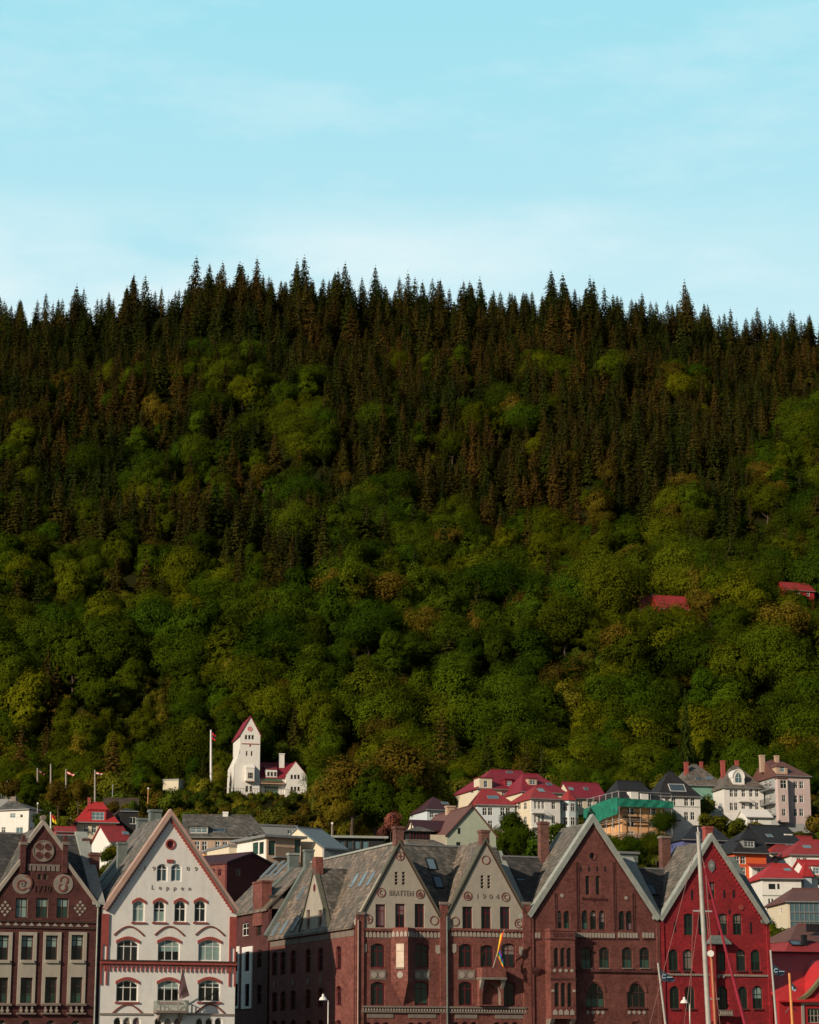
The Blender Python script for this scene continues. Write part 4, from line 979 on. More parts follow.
# ---- red painted gabled building
def build_F():
    b = Bld('gabled_building', 'red painted brick gabled building with a crest high on its gable, behind the mast', 'building', 660, 769, py=922)
    P = b.P; A = P(710.8, 834); L = P(658.5, 919); Rr = P(768.5, 922)
    W = lambda x, ya, yb, w, **k: b.win(x, ya, yb, w, frame='darkgreen', **k)
    for x in (688.6, 703, 723, 737.4): W(x, 913.5, 935, 8.2, rise=.15, rows=(.65,))
    for x in (673.5, 687.8, 741, 755.6): W(x, 949.5, 970.5, 8.6, rise=.3, rows=(.62,))
    for x in (674.7, 690, 743, 757.6): W(x, 986, 1008.5, 8.8, rise=.3, rows=(.62,), **({'blind': .55, 'bmat': 'blind'} if x > 743.5 else {}))
    for x in (674.7, 690, 743, 757.6, 722): W(x, 1024, 1046, 9, rise=.3, rows=(.62,))
    W(712, 882, 899.5, 5.2, cols=1, rows=(.5,)); W(722, 951, 970.5, 6.5, rise=.2, cols=2, rows=(.6,), blind=-.9, bmat='glassg'); W(722, 986, 1009, 11, rise=.4, rows=(.6,), cols=2)
    outer = [(0, 0), (b.w, 0), (b.w, Rr[1]), (A[0], A[1] - .1), (0, L[1])]
    mb = MB(); mb.wall(outer, b.holes, 0, .35, .3, M['redpaint'], M['redpaint']); mb.build('facade', b.root)
    for f in (L, Rr): rake(b, f, A, [(-.05, .42, 'coping', .12)], y0=-.12)
    m = MB()
    for f, sgn in ((L, 1), (Rr, -1)):
        n = 26
        for i in range(1, n): t = i / n; x = f[0] + (A[0] - f[0]) * t; z = f[1] + (A[1] - f[1]) * t - .85; m.box(x - .09, x + .09, -.1, 0, z - .12, z + .12, M['redpaint'])
    m.build('dentils', b.root)
    for px, ya, yb in ((692, 890, 900), (724.3, 890, 898), (733.6, 890, 898), (675, 922, 932), (751, 922, 934), (729.5, 910, 914)):
        m = MB(); x, z0 = P(px, yb); _, z1 = P(px, ya); m.box(x - .1, x + .1, -.02, .02, z0, z1, M['iron']); m.build('wall_slit', b.root)
    m = MB(); x, z = P(711.5, 866); m.prism([(x - .3, z - .25), (x, z - .62), (x + .3, z - .25), (x + .36, z), (x + .3, z + .35), (x, z + .6), (x - .3, z + .35), (x - .36, z)], -.07, 0, M['zinc']); m.disc(x, z, .2, -.12, -.06, M['coping'], 10); m.build('crest', b.root)
    m = MB(); x, z = P(741, 907.5); m.disc(x, z, .26, -.06, 0, M['redtrim'], 12); m.build('boss', b.root)
    m = MB(); x0, z1 = P(662, 973.3); xe, z0 = P(767, 976.5); m.box(.2, b.w - .2, -.1, 0, z0 - .05, z0 + .03, M['stonedark']); teeth(m, .2, b.w - .2, z0 + .03, z1, .3, -.08, M['stone'], 'box'); m.build('frieze', b.root)
    m = MB()
    for x in (673.5, 687.8, 741, 755.6): X, z = P(x, 971.5); m.box(X - .5, X + .5, -.14, 0, z - .06, z + .08, M['maroon'])
    for x in (674.7, 690, 743, 757.6): X, z = P(x, 1009.5); m.box(X - .5, X + .5, -.14, 0, z - .06, z + .08, M['maroon'])
    m.build('window_sills', b.root)
    # slender bay under a little metal roof
    x0, zt = P(706, 943); x1, _ = P(727.5, 943); _, zr_ = P(716, 935.5); m = MB()
    m.add([(x0, -.8, zt), (x1, -.8, zt), (x1, 0, zt), (x0, 0, zt), (x0 + .5, -.25, zr_), (x1 - .5, -.25, zr_), (x1 - .5, 0, zr_), (x0 + .5, 0, zr_)], [(0, 3, 2, 1), (0, 1, 5, 4), (1, 2, 6, 5), (3, 0, 4, 7), (4, 5, 6, 7)], M['copper'])
    m.box(x0, x1, -.8, 0, zt - .12, zt - .003, M['copper']); bo = m.build('bay_roof', b.root)
    m = MB(); xm = P(715, 960)[0]; _, zb = P(716, 1022)
    m.box(x0 + .25, x0 + .65, -.6, 0, zb, zt - .13, M['redpaint']); m.box(x0 + .66, xm - .05, -.42, 0, zb, zt - .14, M['redpaint']); m.box(x0 + .75, xm - .12, -.44, -.42, P(712, 970)[1], P(712, 951)[1], M['glass']); m.box(x0 + .2, xm, -.62, 0, P(712, 1000)[1], P(712, 999)[1] + .1, M['stonedark']); m.build('slender_bay', b.root)
    m = MB(); xa, za = P(716, 1016); xb, _ = P(729, 1016); _, z2 = P(722, 1011); m.box(xa, xb, -.8, 0, za, za + .15, M['stonedark']); teeth(m, xa, xb, za + .15, z2, .22, -.75, M['stone'], 'box'); m.box(xa, xb, -.8, -.6, z2, z2 + .08, M['stonedark']); m.build('balcony', b.root)
    x, z = P(718, 976.5); m = MB(); m.disc(x, z, .16, -.12, -.08, M['stone'], 8); m.disc(x + .5, z, .16, -.12, -.08, M['stone'], 8); m.build('boss', b.root)
    m = MB(); m.box(0, .35, -.1, 0, 0, L[1] - .5, M['redpaint']); m.box(b.w - .35, b.w, -.1, 0, 0, Rr[1] - .5, M['redpaint']); m.build('pier', b.root)
    tr = 6.0; zr = b.P(660, 866, tr)[1]
    main_roof(b, -.2, b.w - .4, Rr[1] - .3, tr, zr - .3, 'slated')
    gable_roof(b, (L[0], L[1] - .1), (A[0], A[1] - .62), (Rr[0], Rr[1] - .1), .37, 7.0, 'slateg', endwall='slateg')
    firewall(b, b.w - .3, Rr[1], tr + .6, b.P(741, 861, tr + .6)[1], mat='copper', w=1.2)
    body(b, 0, b.w, 2 * tr, Rr[1] - .8, 'redpaint')
    b.chimney(705, 713.5, 825.5, 836, .9, 'redtrim', 'redtrim', down=1.2)
build_F()

# ---- wooden quayside house at the right edge
def build_G():
    b = Bld('wooden_house', 'red boarded wooden house with bright red roof and sweeping curved gable, lower right edge', 'house', 779, 880, py=1001, t=-1.0)
    P = b.P; ze = P(780, 1000)[1]
    W = lambda x, ya, yb, w, **k: b.win(x, ya, yb, w, frame='stone', **k)
    W(815, 1008.5, 1023, 13, cols=4, rows=(.5,)); W(845, 1008.5, 1023, 13, cols=4, rows=(.5,)); W(785, 1035, 1055, 9); W(815, 1035, 1055, 12, cols=3)
    c = P(845, 960); e0 = P(797, 1001); e1 = P(893, 1001); n = 14
    curve = []
    for i in range(n + 1):
        t = i / n; x = e0[0] + (c[0] - e0[0]) * t; z = e0[1] + (c[1] - e0[1]) * (t ** 2 * (3 - 2 * t)); curve.append((x, z))
    right = [(2 * c[0] - x, z) for x, z in reversed(curve[:-1])]
    full = curve + right
    mb = MB(); mb.wall([(0, 0), (full[-1][0] + 2, 0), (full[-1][0] + 2, ze)] + list(reversed(full)) + [(0, ze)], b.holes, 0, .25, .12, M['redboard'], M['stone']); mb.build('facade', b.root)
    m = MB()
    for i in range(len(full) - 1): m.bar(full[i], full[i + 1], .3, -.25, .3, M['olive'], side=.12)
    m.build('curved_gable_trim', b.root)
    m = MB()
    for i in range(len(full) - 1): m.bar(full[i], full[i + 1], .12, .3, 6, M['brightroof'], side=.1)
    m.build('gable_roof', b.root)
    W2 = full[-1][0] + 2; tr = 7; zr = b.P(800, 953, tr)[1]
    m = MB(); m.prismx([(-.4, ze - .05), (tr, zr), (2 * tr, ze), (2 * tr, ze - .15), (tr, zr - .2), (-.4, ze - .2)], -.3, W2, M['brightroof']); m.build('roof', b.root)
    m = MB(); m.box(-.3, W2, tr - .12, tr + .12, zr, zr + .12, M['maroonroof']); m.build('ridge_capping', b.root)
    m = MB(); xx, z = P(802, 1002); m.box(xx - .12, xx + .18, -.08, 0, 0, ze - .1, M['stone']); m.box(xx + .2, W2, -.08, 0, P(815, 1005)[1], P(815, 1003)[1] + .1, M['stone']); m.build('corner_board', b.root)
    for xa_, xb_ in ((.01, .25), (W2 - .3, W2 - .02)): m = MB(); m.prismx([(.26, 0), (2 * tr, 0), (2 * tr, ze - .2), (tr, zr - .3), (.26, ze - .1)], xa_, xb_, M['redboard']); m.build('end_wall', b.root)
build_G()
# ------------------------------------------------------------------ terrain
def lerp_pts(x, pts):
    if x <= pts[0][0]: return pts[0][1]
    for (a, va), (b_, vb) in zip(pts, pts[1:]):
        if x <= b_:
            t = (x - a) / (b_ - a); return va + (vb - va) * t
    return pts[-1][1]
PROF = [(215, 0), (245, 4), (262, 8), (318, 16), (355, 21), (372, 27), (395, 33), (410, 38), (440, 46), (470, 55), (505, 60), (530, 66), (560, 84)]
PROFL = [(215, 0), (240, 6), (252, 11), (283, 21), (300, 24), (318, 26), (335, 28.5), (365, 31), (402, 37), (410, 38.5), (440, 46)]
RIDGE_PX = [(-400, 350), (0, 327), (100, 320), (180, 306), (240, 300), (300, 305), (400, 312), (450, 314), (500, 320), (560, 316), (620, 320), (700, 330), (819, 340), (1200, 365)]
Y_R = 930.0
def ridge_z(x, y):
    px = W_PX / 2 + x / Y_R * FPX * CP * 1.06
    py = lerp_pts(px, RIDGE_PX)
    d = ray(px, py); return CAMZ + d.z / d.y * Y_R
def sstep(t): t = max(0, min(1, t)); return t * t * (3 - 2 * t)
def height(x, y):
    zr = ridge_z(x, y)
    if y < 560:
        z = lerp_pts(y, PROF)
        if y < 440: k = sstep((28 - x) / 22); z = z * (1 - k) + lerp_pts(y, PROFL) * k
    elif y < Y_R:
        t = (y - 560) / (Y_R - 560); z = 84 + (zr - 84) * (0.9 * t + 0.1 * t * t * t)
    else: z = zr - (y - Y_R) * 0.30 - ((y - Y_R) ** 2) * 0.0006
    if y > 480:
        k = sstep((y - 480) / 80) * sstep((Y_R + 10 - y) / 60)
        z += k * (13 * noise.noise(Vector((x / 95, y / 60, 1.3))) + 5 * noise.noise(Vector((x / 30, y / 26, 7.7))))
    return z

m, nt_, bs_ = new_mat('hillside soil and moss')
tc_ = nt_.nodes.new('ShaderNodeTexCoord')
c_ = mixc(nt_, ramp(nt_, tex_noise(nt_, tc_.outputs['Object'], .15, 8, .7), .4, .65), (0.014, 0.022, 0.005), (0.024, 0.020, 0.008))
nt_.links.new(c_, bs_.inputs['Base Color']); bs_.inputs['Roughness'].default_value = 1; bs_.inputs['Specular IOR Level'].default_value = 0.0
hill_mat = m
def build_terrain():
    xs = list(range(-700, 701, 10)); ys = [212 + i * 6 for i in range(8)] + list(range(260, 1200, 8)) + [1300, 1500, 1800]
    vs = [(x, y, height(x, y) if y < 1200 else height(x, 1199) - (y - 1199) * .2) for y in ys for x in xs]
    nx = len(xs); fs = [(j * nx + i, j * nx + i + 1, (j + 1) * nx + i + 1, (j + 1) * nx + i) for j in range(len(ys) - 1) for i in range(nx - 1)]
    me = bpy.data.meshes.new('hill'); me.from_pydata(vs, [], fs); me.materials.append(hill_mat); me.polygons.foreach_set('use_smooth', [True] * len(fs))
    o = link('hill', me); o['kind'] = 'structure'
    wm, n3, b3 = new_mat('harbour water'); b3.inputs['Base Color'].default_value = (0.01, 0.025, 0.03, 1); b3.inputs['Roughness'].default_value = 0.08
    t3 = n3.nodes.new('ShaderNodeTexCoord'); bump(n3, b3, tex_noise(n3, t3.outputs['Object'], .8, 5), .4, .3)
    mb = MB(); mb.add([(-6000, -6000, -1.4), (6000, -6000, -1.4), (6000, 6000, -1.4), (-6000, 6000, -1.4)], [(0, 1, 2, 3)], wm); o = mb.build('water'); o['kind'] = 'structure'
    am = flat_mat('quay paving', (0.10, 0.10, 0.095), 0.9)
    mb = MB(); c, s = math.cos(TH), math.sin(TH)
    P_ = lambda a, t: tuple(FR.world(a, t))[:2]
    q = [P_(-700, -26), P_(700, -26), P_(700, 500), P_(-700, 500)]
    mb.add([(x, y, -1.9) for x, y in q] + [(x, y, 0.0) for x, y in q], [(4, 5, 6, 7), (0, 1, 5, 4), (1, 2, 6, 5), (2, 3, 7, 6), (3, 0, 4, 7)], am); o = mb.build('quay'); o['kind'] = 'structure'
build_terrain()

# ------------------------------------------------------------------ houses on the slope
CHECK = []
SUNWARD = []
PROTECT = []       # (px0, px1, py0, py1, Y): nothing planted nearer than Y may cover this
def house(name, label, cat, Y, rot, x0, x1, ye, yb, depth, roof, yr, wall, rmat, wins=(), swins=(), sky_=(), chims=(), dorm=(), balc=(),
          over=0.35, inset=0.5, group=None, wframe='whitep', ridge=None, down=6.0, pane='glass', band=None, swall=None, lowmat=None, pyb=None):
    rot = R(rot); xm = (x0 + x1) / 2
    fr = Frame(x0, ye, Y, rot)
    w = fr.at(x1, ye)[0]; ze0 = fr.at(xm, ye)[1]; zb0 = fr.at(xm, yb)[1]
    b = Bld.__new__(Bld); b.fr = fr; b.t = 0; b.zb = zb0; b.s0 = 0; b.s1 = w; b.w = w; b.holes = []
    b.root = thing(name, label, cat, fr.world(0, 0, zb0), rot, group)
    ze = ze0 - zb0; hc = fr.world(w / 2, depth / 2); down = max(down, zb0 - min(height(hc.x, hc.y), height(hc.x, hc.y - depth / 2 - 1)) + 2)
    if Y < 600: SUNWARD.append((hc.x, hc.y, zb0 + ze * .35, w / 2))
    rd = 0 if roof == 'gf' else depth / 2
    zr = fr.at(ridge[0] if ridge else xm, yr, rd)[1] - zb0
    for q in wins:
        px, py, wp, hp = q[:4]; k = q[4] if len(q) > 4 else {}
        b.win(px, py - hp / 2, py + hp / 2, wp, frame=k.pop('frame', wframe), pane=k.pop('pane', pane), depth=.1, fw=.08, **k)
    D = depth
    if roof == 'gf': rx = fr.at(ridge[0], yr)[0] if ridge else w / 2; outer = [(0, -down), (w, -down), (w, ze), (rx, zr), (0, ze)]
    else: outer = [(0, -down), (w, -down), (w, ze), (0, ze)]
    mb = MB(); mb.wall(outer, b.holes, 0, .3, .22, M[wall], M['whitep']); mb.build('wall', b.root)
    left = rot > 0
    T = side_T(0, D) if left else side_T(w, D, False)
    sh = []
    for q in swins:
        px, py, wp, hp = q[:4]; a = 0 if left else w
        t1 = b.S(px + wp / 2, py, a)[0]; t2 = b.S(px - wp / 2, py, a)[0]; z0 = b.S(px, py + hp / 2, a)[1]; z1 = b.S(px, py - hp / 2, a)[1]
        ww = max(.5, round(abs(t1 - t2) / .05) * .05); hh = round((z1 - z0) / .05) * .05; cx = (D - (t1 + t2) / 2) if left else (t1 + t2) / 2
        if not (ww / 2 < cx < D - ww / 2): continue
        sh.append(arch_poly(cx, z0, ww, hh)); window(b.root, T, cx, z0, ww, hh, frame=wframe, pane=pane, depth=.1, fw=.08)
    so = [(0, -down), (D - .31, -down), (D - .31, ze), (0, ze)] if left else [(.31, -down), (D, -down), (D, ze), (.31, ze)]
    if roof == 'gs': so = so[:3] + [(D / 2, zr)] + so[3:]
    mb = MB(T); mb.wall(so, sh, 0, .3, .22, M[swall or wall], M['whitep']); mb.build('wall', b.root)
    mb = MB(); xx = (w - .3, w) if left else (0, .3)
    if roof == 'gs': mb.prismx([(.31, -down), (D - .31, -down), (D - .31, ze), (D / 2, zr - .05), (.31, ze)], xx[0], xx[1], M[wall])
    else: mb.box(xx[0], xx[1], .31, D - .31, -down, ze, M[wall])
    mb.box(0, w, D - .3, D, -down, ze, M[wall]); mb.build('wall', b.root)
    # roof
    mb = MB(); v = over; rm = M[rmat]; sl = None
    if roof == 'gf':
        for sx, fx in ((-1, 0), (1, w)):
            dz = (zr - ze) / abs(rx - fx) * v
            mb.prism([(fx + sx * v, ze - dz), (rx, zr + .02), (rx, zr + .24), (fx + sx * v, ze - dz + .22)], -v, D + v, rm)
        sl = ((0, 0, ze + .2), (0, -1, 0), (rx, 0, zr - ze))
    elif roof == 'gs':
        k = (zr - ze) / (D / 2) * v
        for s_ in (0, 1):
            pts = [(-v, ze - k), (D / 2, zr), (D / 2, zr + .22), (-v, ze - k + .22)]
            if s_: pts = [(D - y, z) for y, z in pts]
            mb.prismx(pts, -v, w + v, rm)
        sl = ((0, -v, ze - k + .22), (1, 0, 0), (0, D / 2 + v, zr - ze + k))
    elif roof in ('hip', 'pyr'):
        if ridge: r0 = fr.at(ridge[0], yr, D / 2)[0]; r1 = fr.at(ridge[1], yr, D / 2)[0]
        else: r0 = w * .5 - w * (.5 - inset); r1 = w * .5 + w * (.5 - inset)
        vs = [(-v, -v, ze), (w + v, -v, ze), (w + v, D + v, ze), (-v, D + v, ze), (r0, D / 2, zr), (r1, D / 2, zr)]
        vs2 = [(x, y, z - .18) for x, y, z in vs[:4]]
        mb.add(vs + vs2, [(0, 1, 5, 4), (1, 2, 5), (2, 3, 4, 5), (3, 0, 4), (0, 6, 7, 1), (1, 7, 8, 2), (2, 8, 9, 3), (3, 9, 6, 0), (9, 8, 7, 6)], rm)
        sl = ((0, -v, ze), (1, 0, 0), (0, D / 2 + v, zr - ze))
    elif roof == 'flat':
        mb.box(-v, w + v, -v, D + v, ze, ze + .3, rm); sl = None
    ro = mb.build('roof', b.root)
    if roof in ('gf', 'gs', 'hip'):
        m2 = MB()
        if roof == 'gf': m2.box(rx - .12, rx + .12, -v, D + v, zr + .2, zr + .32, rm)
        elif roof == 'gs': m2.box(-v, w + v, D / 2 - .12, D / 2 + .12, zr + .16, zr + .3, rm); gut = (ze - k - .02, ze - k + .12)
        else: m2.tube((r0, D / 2, zr), (r1, D / 2, zr), .12, .12, rm, 6); gut = (ze - .16, ze + .02)
        m2.build('ridge_capping', ro)
        if roof != 'gf': m4 = MB(); m4.box(-v, w + v, -v - .14, -v - .002, gut[0], gut[1], M['zinc']); m4.build('gutter', ro)
    for q in sky_:
        b.skylight(q[0], q[1], q[2], q[3], sl, 'zinc' if len(q) < 5 else q[4])
    for q in chims:
        cx0, cx1, cy0, cy1, mt = q[:5]; b.chimney(cx0, cx1, cy0, cy1, q[5] if len(q) > 5 else D / 2 - .5, mt, down=2.0)
    for q in dorm: dormer(b, sl, *q)
    for q in balc:
        bx0, bx1, by0, by1, mt = q; m2 = MB(); a0, z0 = b.P(bx0, by1, -1); a1, _ = b.P(bx1, by1, -1); _, z1 = b.P(bx0, by0, -1)
        m2.box(a0, a1, -1.1, -.01, z0, z0 + .15, M['whitep' if mt != 'iron' else 'iron']); bo = m2.build('balcony', b.root)
        m3 = MB(); m3.box(a0, a1, -1.1, -1.05, z1, z1 + .06, M[mt]); n = max(4, int((a1 - a0) / .3))
        for i in range(n + 1): xx_ = a0 + .03 + (a1 - a0 - .06) * i / n; m3.box(xx_ - .03, xx_ + .03, -1.09, -1.05, z0 + .15, z1, M[mt])
        m3.box(a0, a0 + .05, -1.05, -.02, z1, z1 + .06, M[mt]); m3.box(a1 - .05, a1, -1.05, -.02, z1, z1 + .06, M[mt]); m3.build('railing', bo)
    if band:
        m2 = MB()
        for yy, mt in band: _, z = b.P(xm, yy); m2.box(-.04, w + .04, -.06, -.005, z - .08, z + .08, M[mt])
        m2.build('string_course', b.root)
    if lowmat:
        m2 = MB(); _, z = b.P(xm, lowmat[0]); m2.box(-.08, w + .08, -.1, -.01, -down, z, M[lowmat[1]]); m2.build('plinth', b.root)
    P0 = fr.px(0, D if left else 0, zb0); xs = [x0, x1, fr.px(0, D, zb0 + ze)[0], fr.px(w, D, zb0 + ze)[0]]
    PROTECT.append((min(xs), max(xs), min(yr, ye) - 1, pyb or yb, Y)); CHECK.append((round(x0), Y, round(zb0, 1), round(height(fr.world(w / 2, D / 2).x, fr.world(w / 2, D / 2).y), 1)))
    b.sl = sl; b.zr = zr; b.ze = ze; b.D = D
    return b

def dormer(b, sl, px0, px1, pyt, pyb, kind, wallm, rmat, wspec=None, back=3.0, frame='whitep', pane='glassb'):
    """its front stands where the roof slope meets the bottom of the dormer"""
    p0, u, v = [Vector(q) for q in sl]; n = u.normalized().cross(v.normalized())
    mw = Matrix.Translation(b.fr.world(b.s0, b.t, b.zb)) @ Matrix.Rotation(b.fr.rot, 4, 'Z')
    c = Vector((0, 0, CAMZ)); d = ray((px0 + px1) / 2, pyb); P0 = mw @ p0; N = mw.to_3x3() @ n
    hit = mw.inverted() @ (c + d * ((P0 - c).dot(N) / d.dot(N))); t = hit.y
    a0, z0 = b.P(px0, pyb, t); a1, _ = b.P(px1, pyb, t); _, z1 = b.P((px0 + px1) / 2, pyt, t); am = (a0 + a1) / 2
    rh = 0 if kind in ('flat', 'arch') else (z1 - z0) * .35
    if kind == 'gable': poly = [(a0, z0 - .4), (a1, z0 - .4), (a1, z1 - rh), (am, z1), (a0, z1 - rh)]
    elif kind == 'arch': poly = [(a0, z0 - .2), (a1, z0 - .2)] + [(am + (a1 - a0) / 2 * math.cos(math.pi * i / 10), z0 + (z1 - z0) * .45 + (z1 - z0) * .55 * math.sin(math.pi * i / 10)) for i in range(11)]
    else: poly = [(a0, z0 - .4), (a1, z0 - .4), (a1, z1 - (rh if kind == 'hip' else 0)), (a0, z1 - (rh if kind == 'hip' else 0))]
    holes = []; hole = None
    if wspec:
        fx0, fx1, fz0, fz1, cols = wspec
        w = round((a1 - a0) * (fx1 - fx0) / .05) * .05; h = round((z1 - z0) * (fz1 - fz0) / .05) * .05; cx = a0 + (a1 - a0) * (fx0 + fx1) / 2; zz = z0 + (z1 - z0) * fz0
        hole = arch_poly(cx, zz, w, h, h * .5 if kind == 'arch' else 0, 8)
    mb = MB(); mb.wall(poly, [hole] if hole else [], t, .2, .15, M[wallm], M[wallm])
    mb.box(a0, a0 + .12, t + .2, t + back, z0 - .4, z1 - (rh if kind in ('gable', 'hip') else 0) - (0 if kind != 'arch' else (z1 - z0) * .5), M[wallm]); mb.box(a1 - .12, a1, t + .2, t + back, z0 - .4, z1 - (rh if kind in ('gable', 'hip') else 0) - (0 if kind != 'arch' else (z1 - z0) * .5), M[wallm])
    o = mb.build('dormer', b.root)
    if hole: window(o, TR((0, t, 0)), cx, zz, w, h, h * .5 if kind == 'arch' else 0, cols=cols, rows=(.5,) if kind != 'strip' else (), frame=frame, pane=pane, depth=.08, fw=.07)
    r = MB(); v_ = .2
    if kind == 'gable':
        for sx, fx in ((-1, a0), (1, a1)): r.prism([(fx + sx * v_, z1 - rh - .1), (am, z1 + .02), (am, z1 + .2), (fx + sx * v_, z1 - rh + .08)], t - .15, t + back + 1, M[rmat])
    elif kind == 'hip':
        zt = z1; zl = z1 - rh; q = (a1 - a0) * .28
        r.add([(a0 - v_, t - v_, zl), (a1 + v_, t - v_, zl), (a1 + v_, t + back, zl), (a0 - v_, t + back, zl), (a0 + q, t + .8, zt), (a1 - q, t + .8, zt), (a1 - q, t + back, zt), (a0 + q, t + back, zt)],
              [(0, 1, 5, 4), (1, 2, 6, 5), (3, 0, 4, 7), (4, 5, 6, 7), (2, 3, 7, 6), (3, 2, 1, 0)], M[rmat])
    elif kind == 'arch':
        for i in range(10):
            p, q = poly[2 + i], poly[3 + i]
            r.prism([p, q, (am + (q[0] - am) * 1.1, z0 + (q[1] - z0) * 1.08), (am + (p[0] - am) * 1.1, z0 + (p[1] - z0) * 1.08)], t - .12, t + back, M['whitep'])
    else: r.box(a0 - v_, a1 + v_, t - v_, t + back, z1, z1 + .15, M[rmat])
    r.build('dormer_roof', o)
    return o

def g(xs, ys, w, h, **k): return [(x, y, w, h, dict(k)) for y in ys for x in xs]

# --- right hand terrace, upper row
house('house', 'white house with tall black roof and white framed roof window, right of the scaffold', 'house', 432, 12, 659, 700, 796.5, 829, 10, 'hip', 771.5, 'whiteb', 'blackroof',
      wins=g((667.3, 673.8, 686.3, 692.6), (802, 816), 4.2, 8), swins=g((654,), (803, 817), 2.5, 7), ridge=(668, 672),
      sky_=((677, 788, 3.2, 2.2, 'whitep'),), balc=((671, 681, 814.5, 820.5, 'iron'),), band=((806.5, 'coping'),))
house('house', 'sea green house with a pointed grey slate roof and two red chimneys', 'house', 445, 13, 683, 725, 785.5, 822, 11, 'hip', 764.5, 'green', 'slateg',
      wins=g((714, 718, 722), (791,), 3.2, 8) + g((714, 718, 722), (804,), 3.2, 8) + g((714, 721), (818,), 4, 6), ridge=(691, 697),
      sky_=((699, 779, 1.6, 1.0), (709, 778.5, 1.6, 1.0)), chims=((684.5, 688.8, 761.5, 774, 'redtrim', 3), (700, 703.2, 761.3, 768, 'redtrim', 6)), lowmat=(813, 'paleblue'))
house('house', 'white house with an arched dormer in its grey roof, between green and pink houses', 'house', 440, 12, 724, 763.5, 788, 817, 11, 'hip', 766, 'whiteb', 'slateg',
      wins=g((731.5, 736, 743.5, 751, 757), (793, 806.5), 3.6, 8) + g((751, 757), (818,), 4, 5), ridge=(732, 738),
      dorm=((733, 744.5, 770, 784.5, 'arch', 'white', 'slateg', (.2, .8, .12, .85, 2)),), chims=((721, 725.5, 760, 774, 'redtrim', 5.5), (735.2, 739, 760, 769, 'redtrim', 5.5)),
      balc=((739.5, 750, 797.5, 801.5, 'whitep'), (740, 752, 809, 813, 'whitep')), lowmat=(814, 'white'))
def pink():
    b = house('apartment_house', 'pale pink tall house with a brown hipped roof and side balconies, rightmost upper house', 'house', 436, 14, 777, 809.5, 776, 831.5, 13, 'hip', 760, 'pink', 'brownroof',
          wins=g((795.5, 801.5), (785, 799, 812.5), 4, 7.5) + g((801,), (826.5,), 4, 6), ridge=(763, 781), inset=.4, swall='greyw',  # grey left wall: its shade is put into the render colour
          swins=g((770, 765), (784,), 2.6, 6) + g((770,), (798, 811), 2.6, 6), chims=((760, 765.3, 754.5, 762, 'tan', 5.5), (775, 779.5, 755, 762, 'tan', 5.5)), lowmat=(823.5, 'greyw'))
    dormer(b, b.sl, 776.5, 787.5, 763, 774, 'hip', 'tan', 'brownroof', (.35, .75, .2, .75, 1), back=4)
    # projecting bay on the front left
    a0, zt = b.P(777.5, 778.5, -1.3); a1, _ = b.P(787.5, 778.5, -1.3); zb = b.P(782, 822, -1.3)[1]; hs = []; wl = []
    for yy in (798.5, 812.5):
        z0 = b.P(784, yy + 3.5, -1.3)[1]; z1 = b.P(784, yy - 3.5, -1.3)[1]; h = round((z1 - z0) / .05) * .05; cx = b.P(784, yy, -1.3)[0]; hs.append(arch_poly(cx, z0, .8, h)); wl.append((cx, z0, .8, h))
    z0 = b.P(784, 788.5, -1.3)[1]; z1 = b.P(784, 780, -1.3)[1]; cx = b.P(783.5, 785, -1.3)[0]; h = round((z1 - z0) / .05) * .05; hs.append(arch_poly(cx, z0, 1.3, h)); wl.append((cx, z0, 1.3, h))
    m = MB(TR((0, -1.3, 0))); m.wall([(a0, zb), (a1, zb), (a1, zt), (a0, zt)], hs, 0, .2, .15, M['pink'], M['whitep']); m.box(a0, a0 + .2, .2, 1.28, zb, zt, M['pink']); m.box(a1 - .2, a1, .2, 1.28, zb, zt, M['pink'])
    m.box(a0 - .15, a1 + .15, -.2, 1.28, zt, zt + .2, M['brownroof']); m.box(a0, a1, .2, 1.28, zb, zb + .2, M['pink']); bo = m.build('bay_window', b.root)
    for q in wl: window(bo, TR((0, -1.3, 0)), *q, cols=2, rows=(.6,), frame='whitep', depth=.1, fw=.07)
    # balconies down the left side
    m = None
    for yy in (791, 805.5, 817.5):
        m = MB(); t0 = 1.0; t1 = 8.5; z = b.S(768, yy)[1]
        m.box(-1.3, -.02, t0, t1, z - .1, z + .08, M['zinc']); bo = m.build('balcony', b.root)
        r = MB(); r.box(-1.3, -1.25, t0, t1, z + 1.0, z + 1.06, M['iron'])
        for i in range(24): y = t0 + .05 + (t1 - t0 - .1) * i / 23; r.box(-1.29, -1.25, y - .025, y + .025, z + .08, z + 1.0, M['iron'])
        r.build('railing', bo)
pink()
house('garden_pavilion', 'low white terrace shed with a pale roof below the arched window house', 'shed', 428, 14, 747, 771, 817, 825, 5, 'gs', 811, 'white', 'whiteb', wins=g((752, 757), (821,), 3.4, 5), down=3)

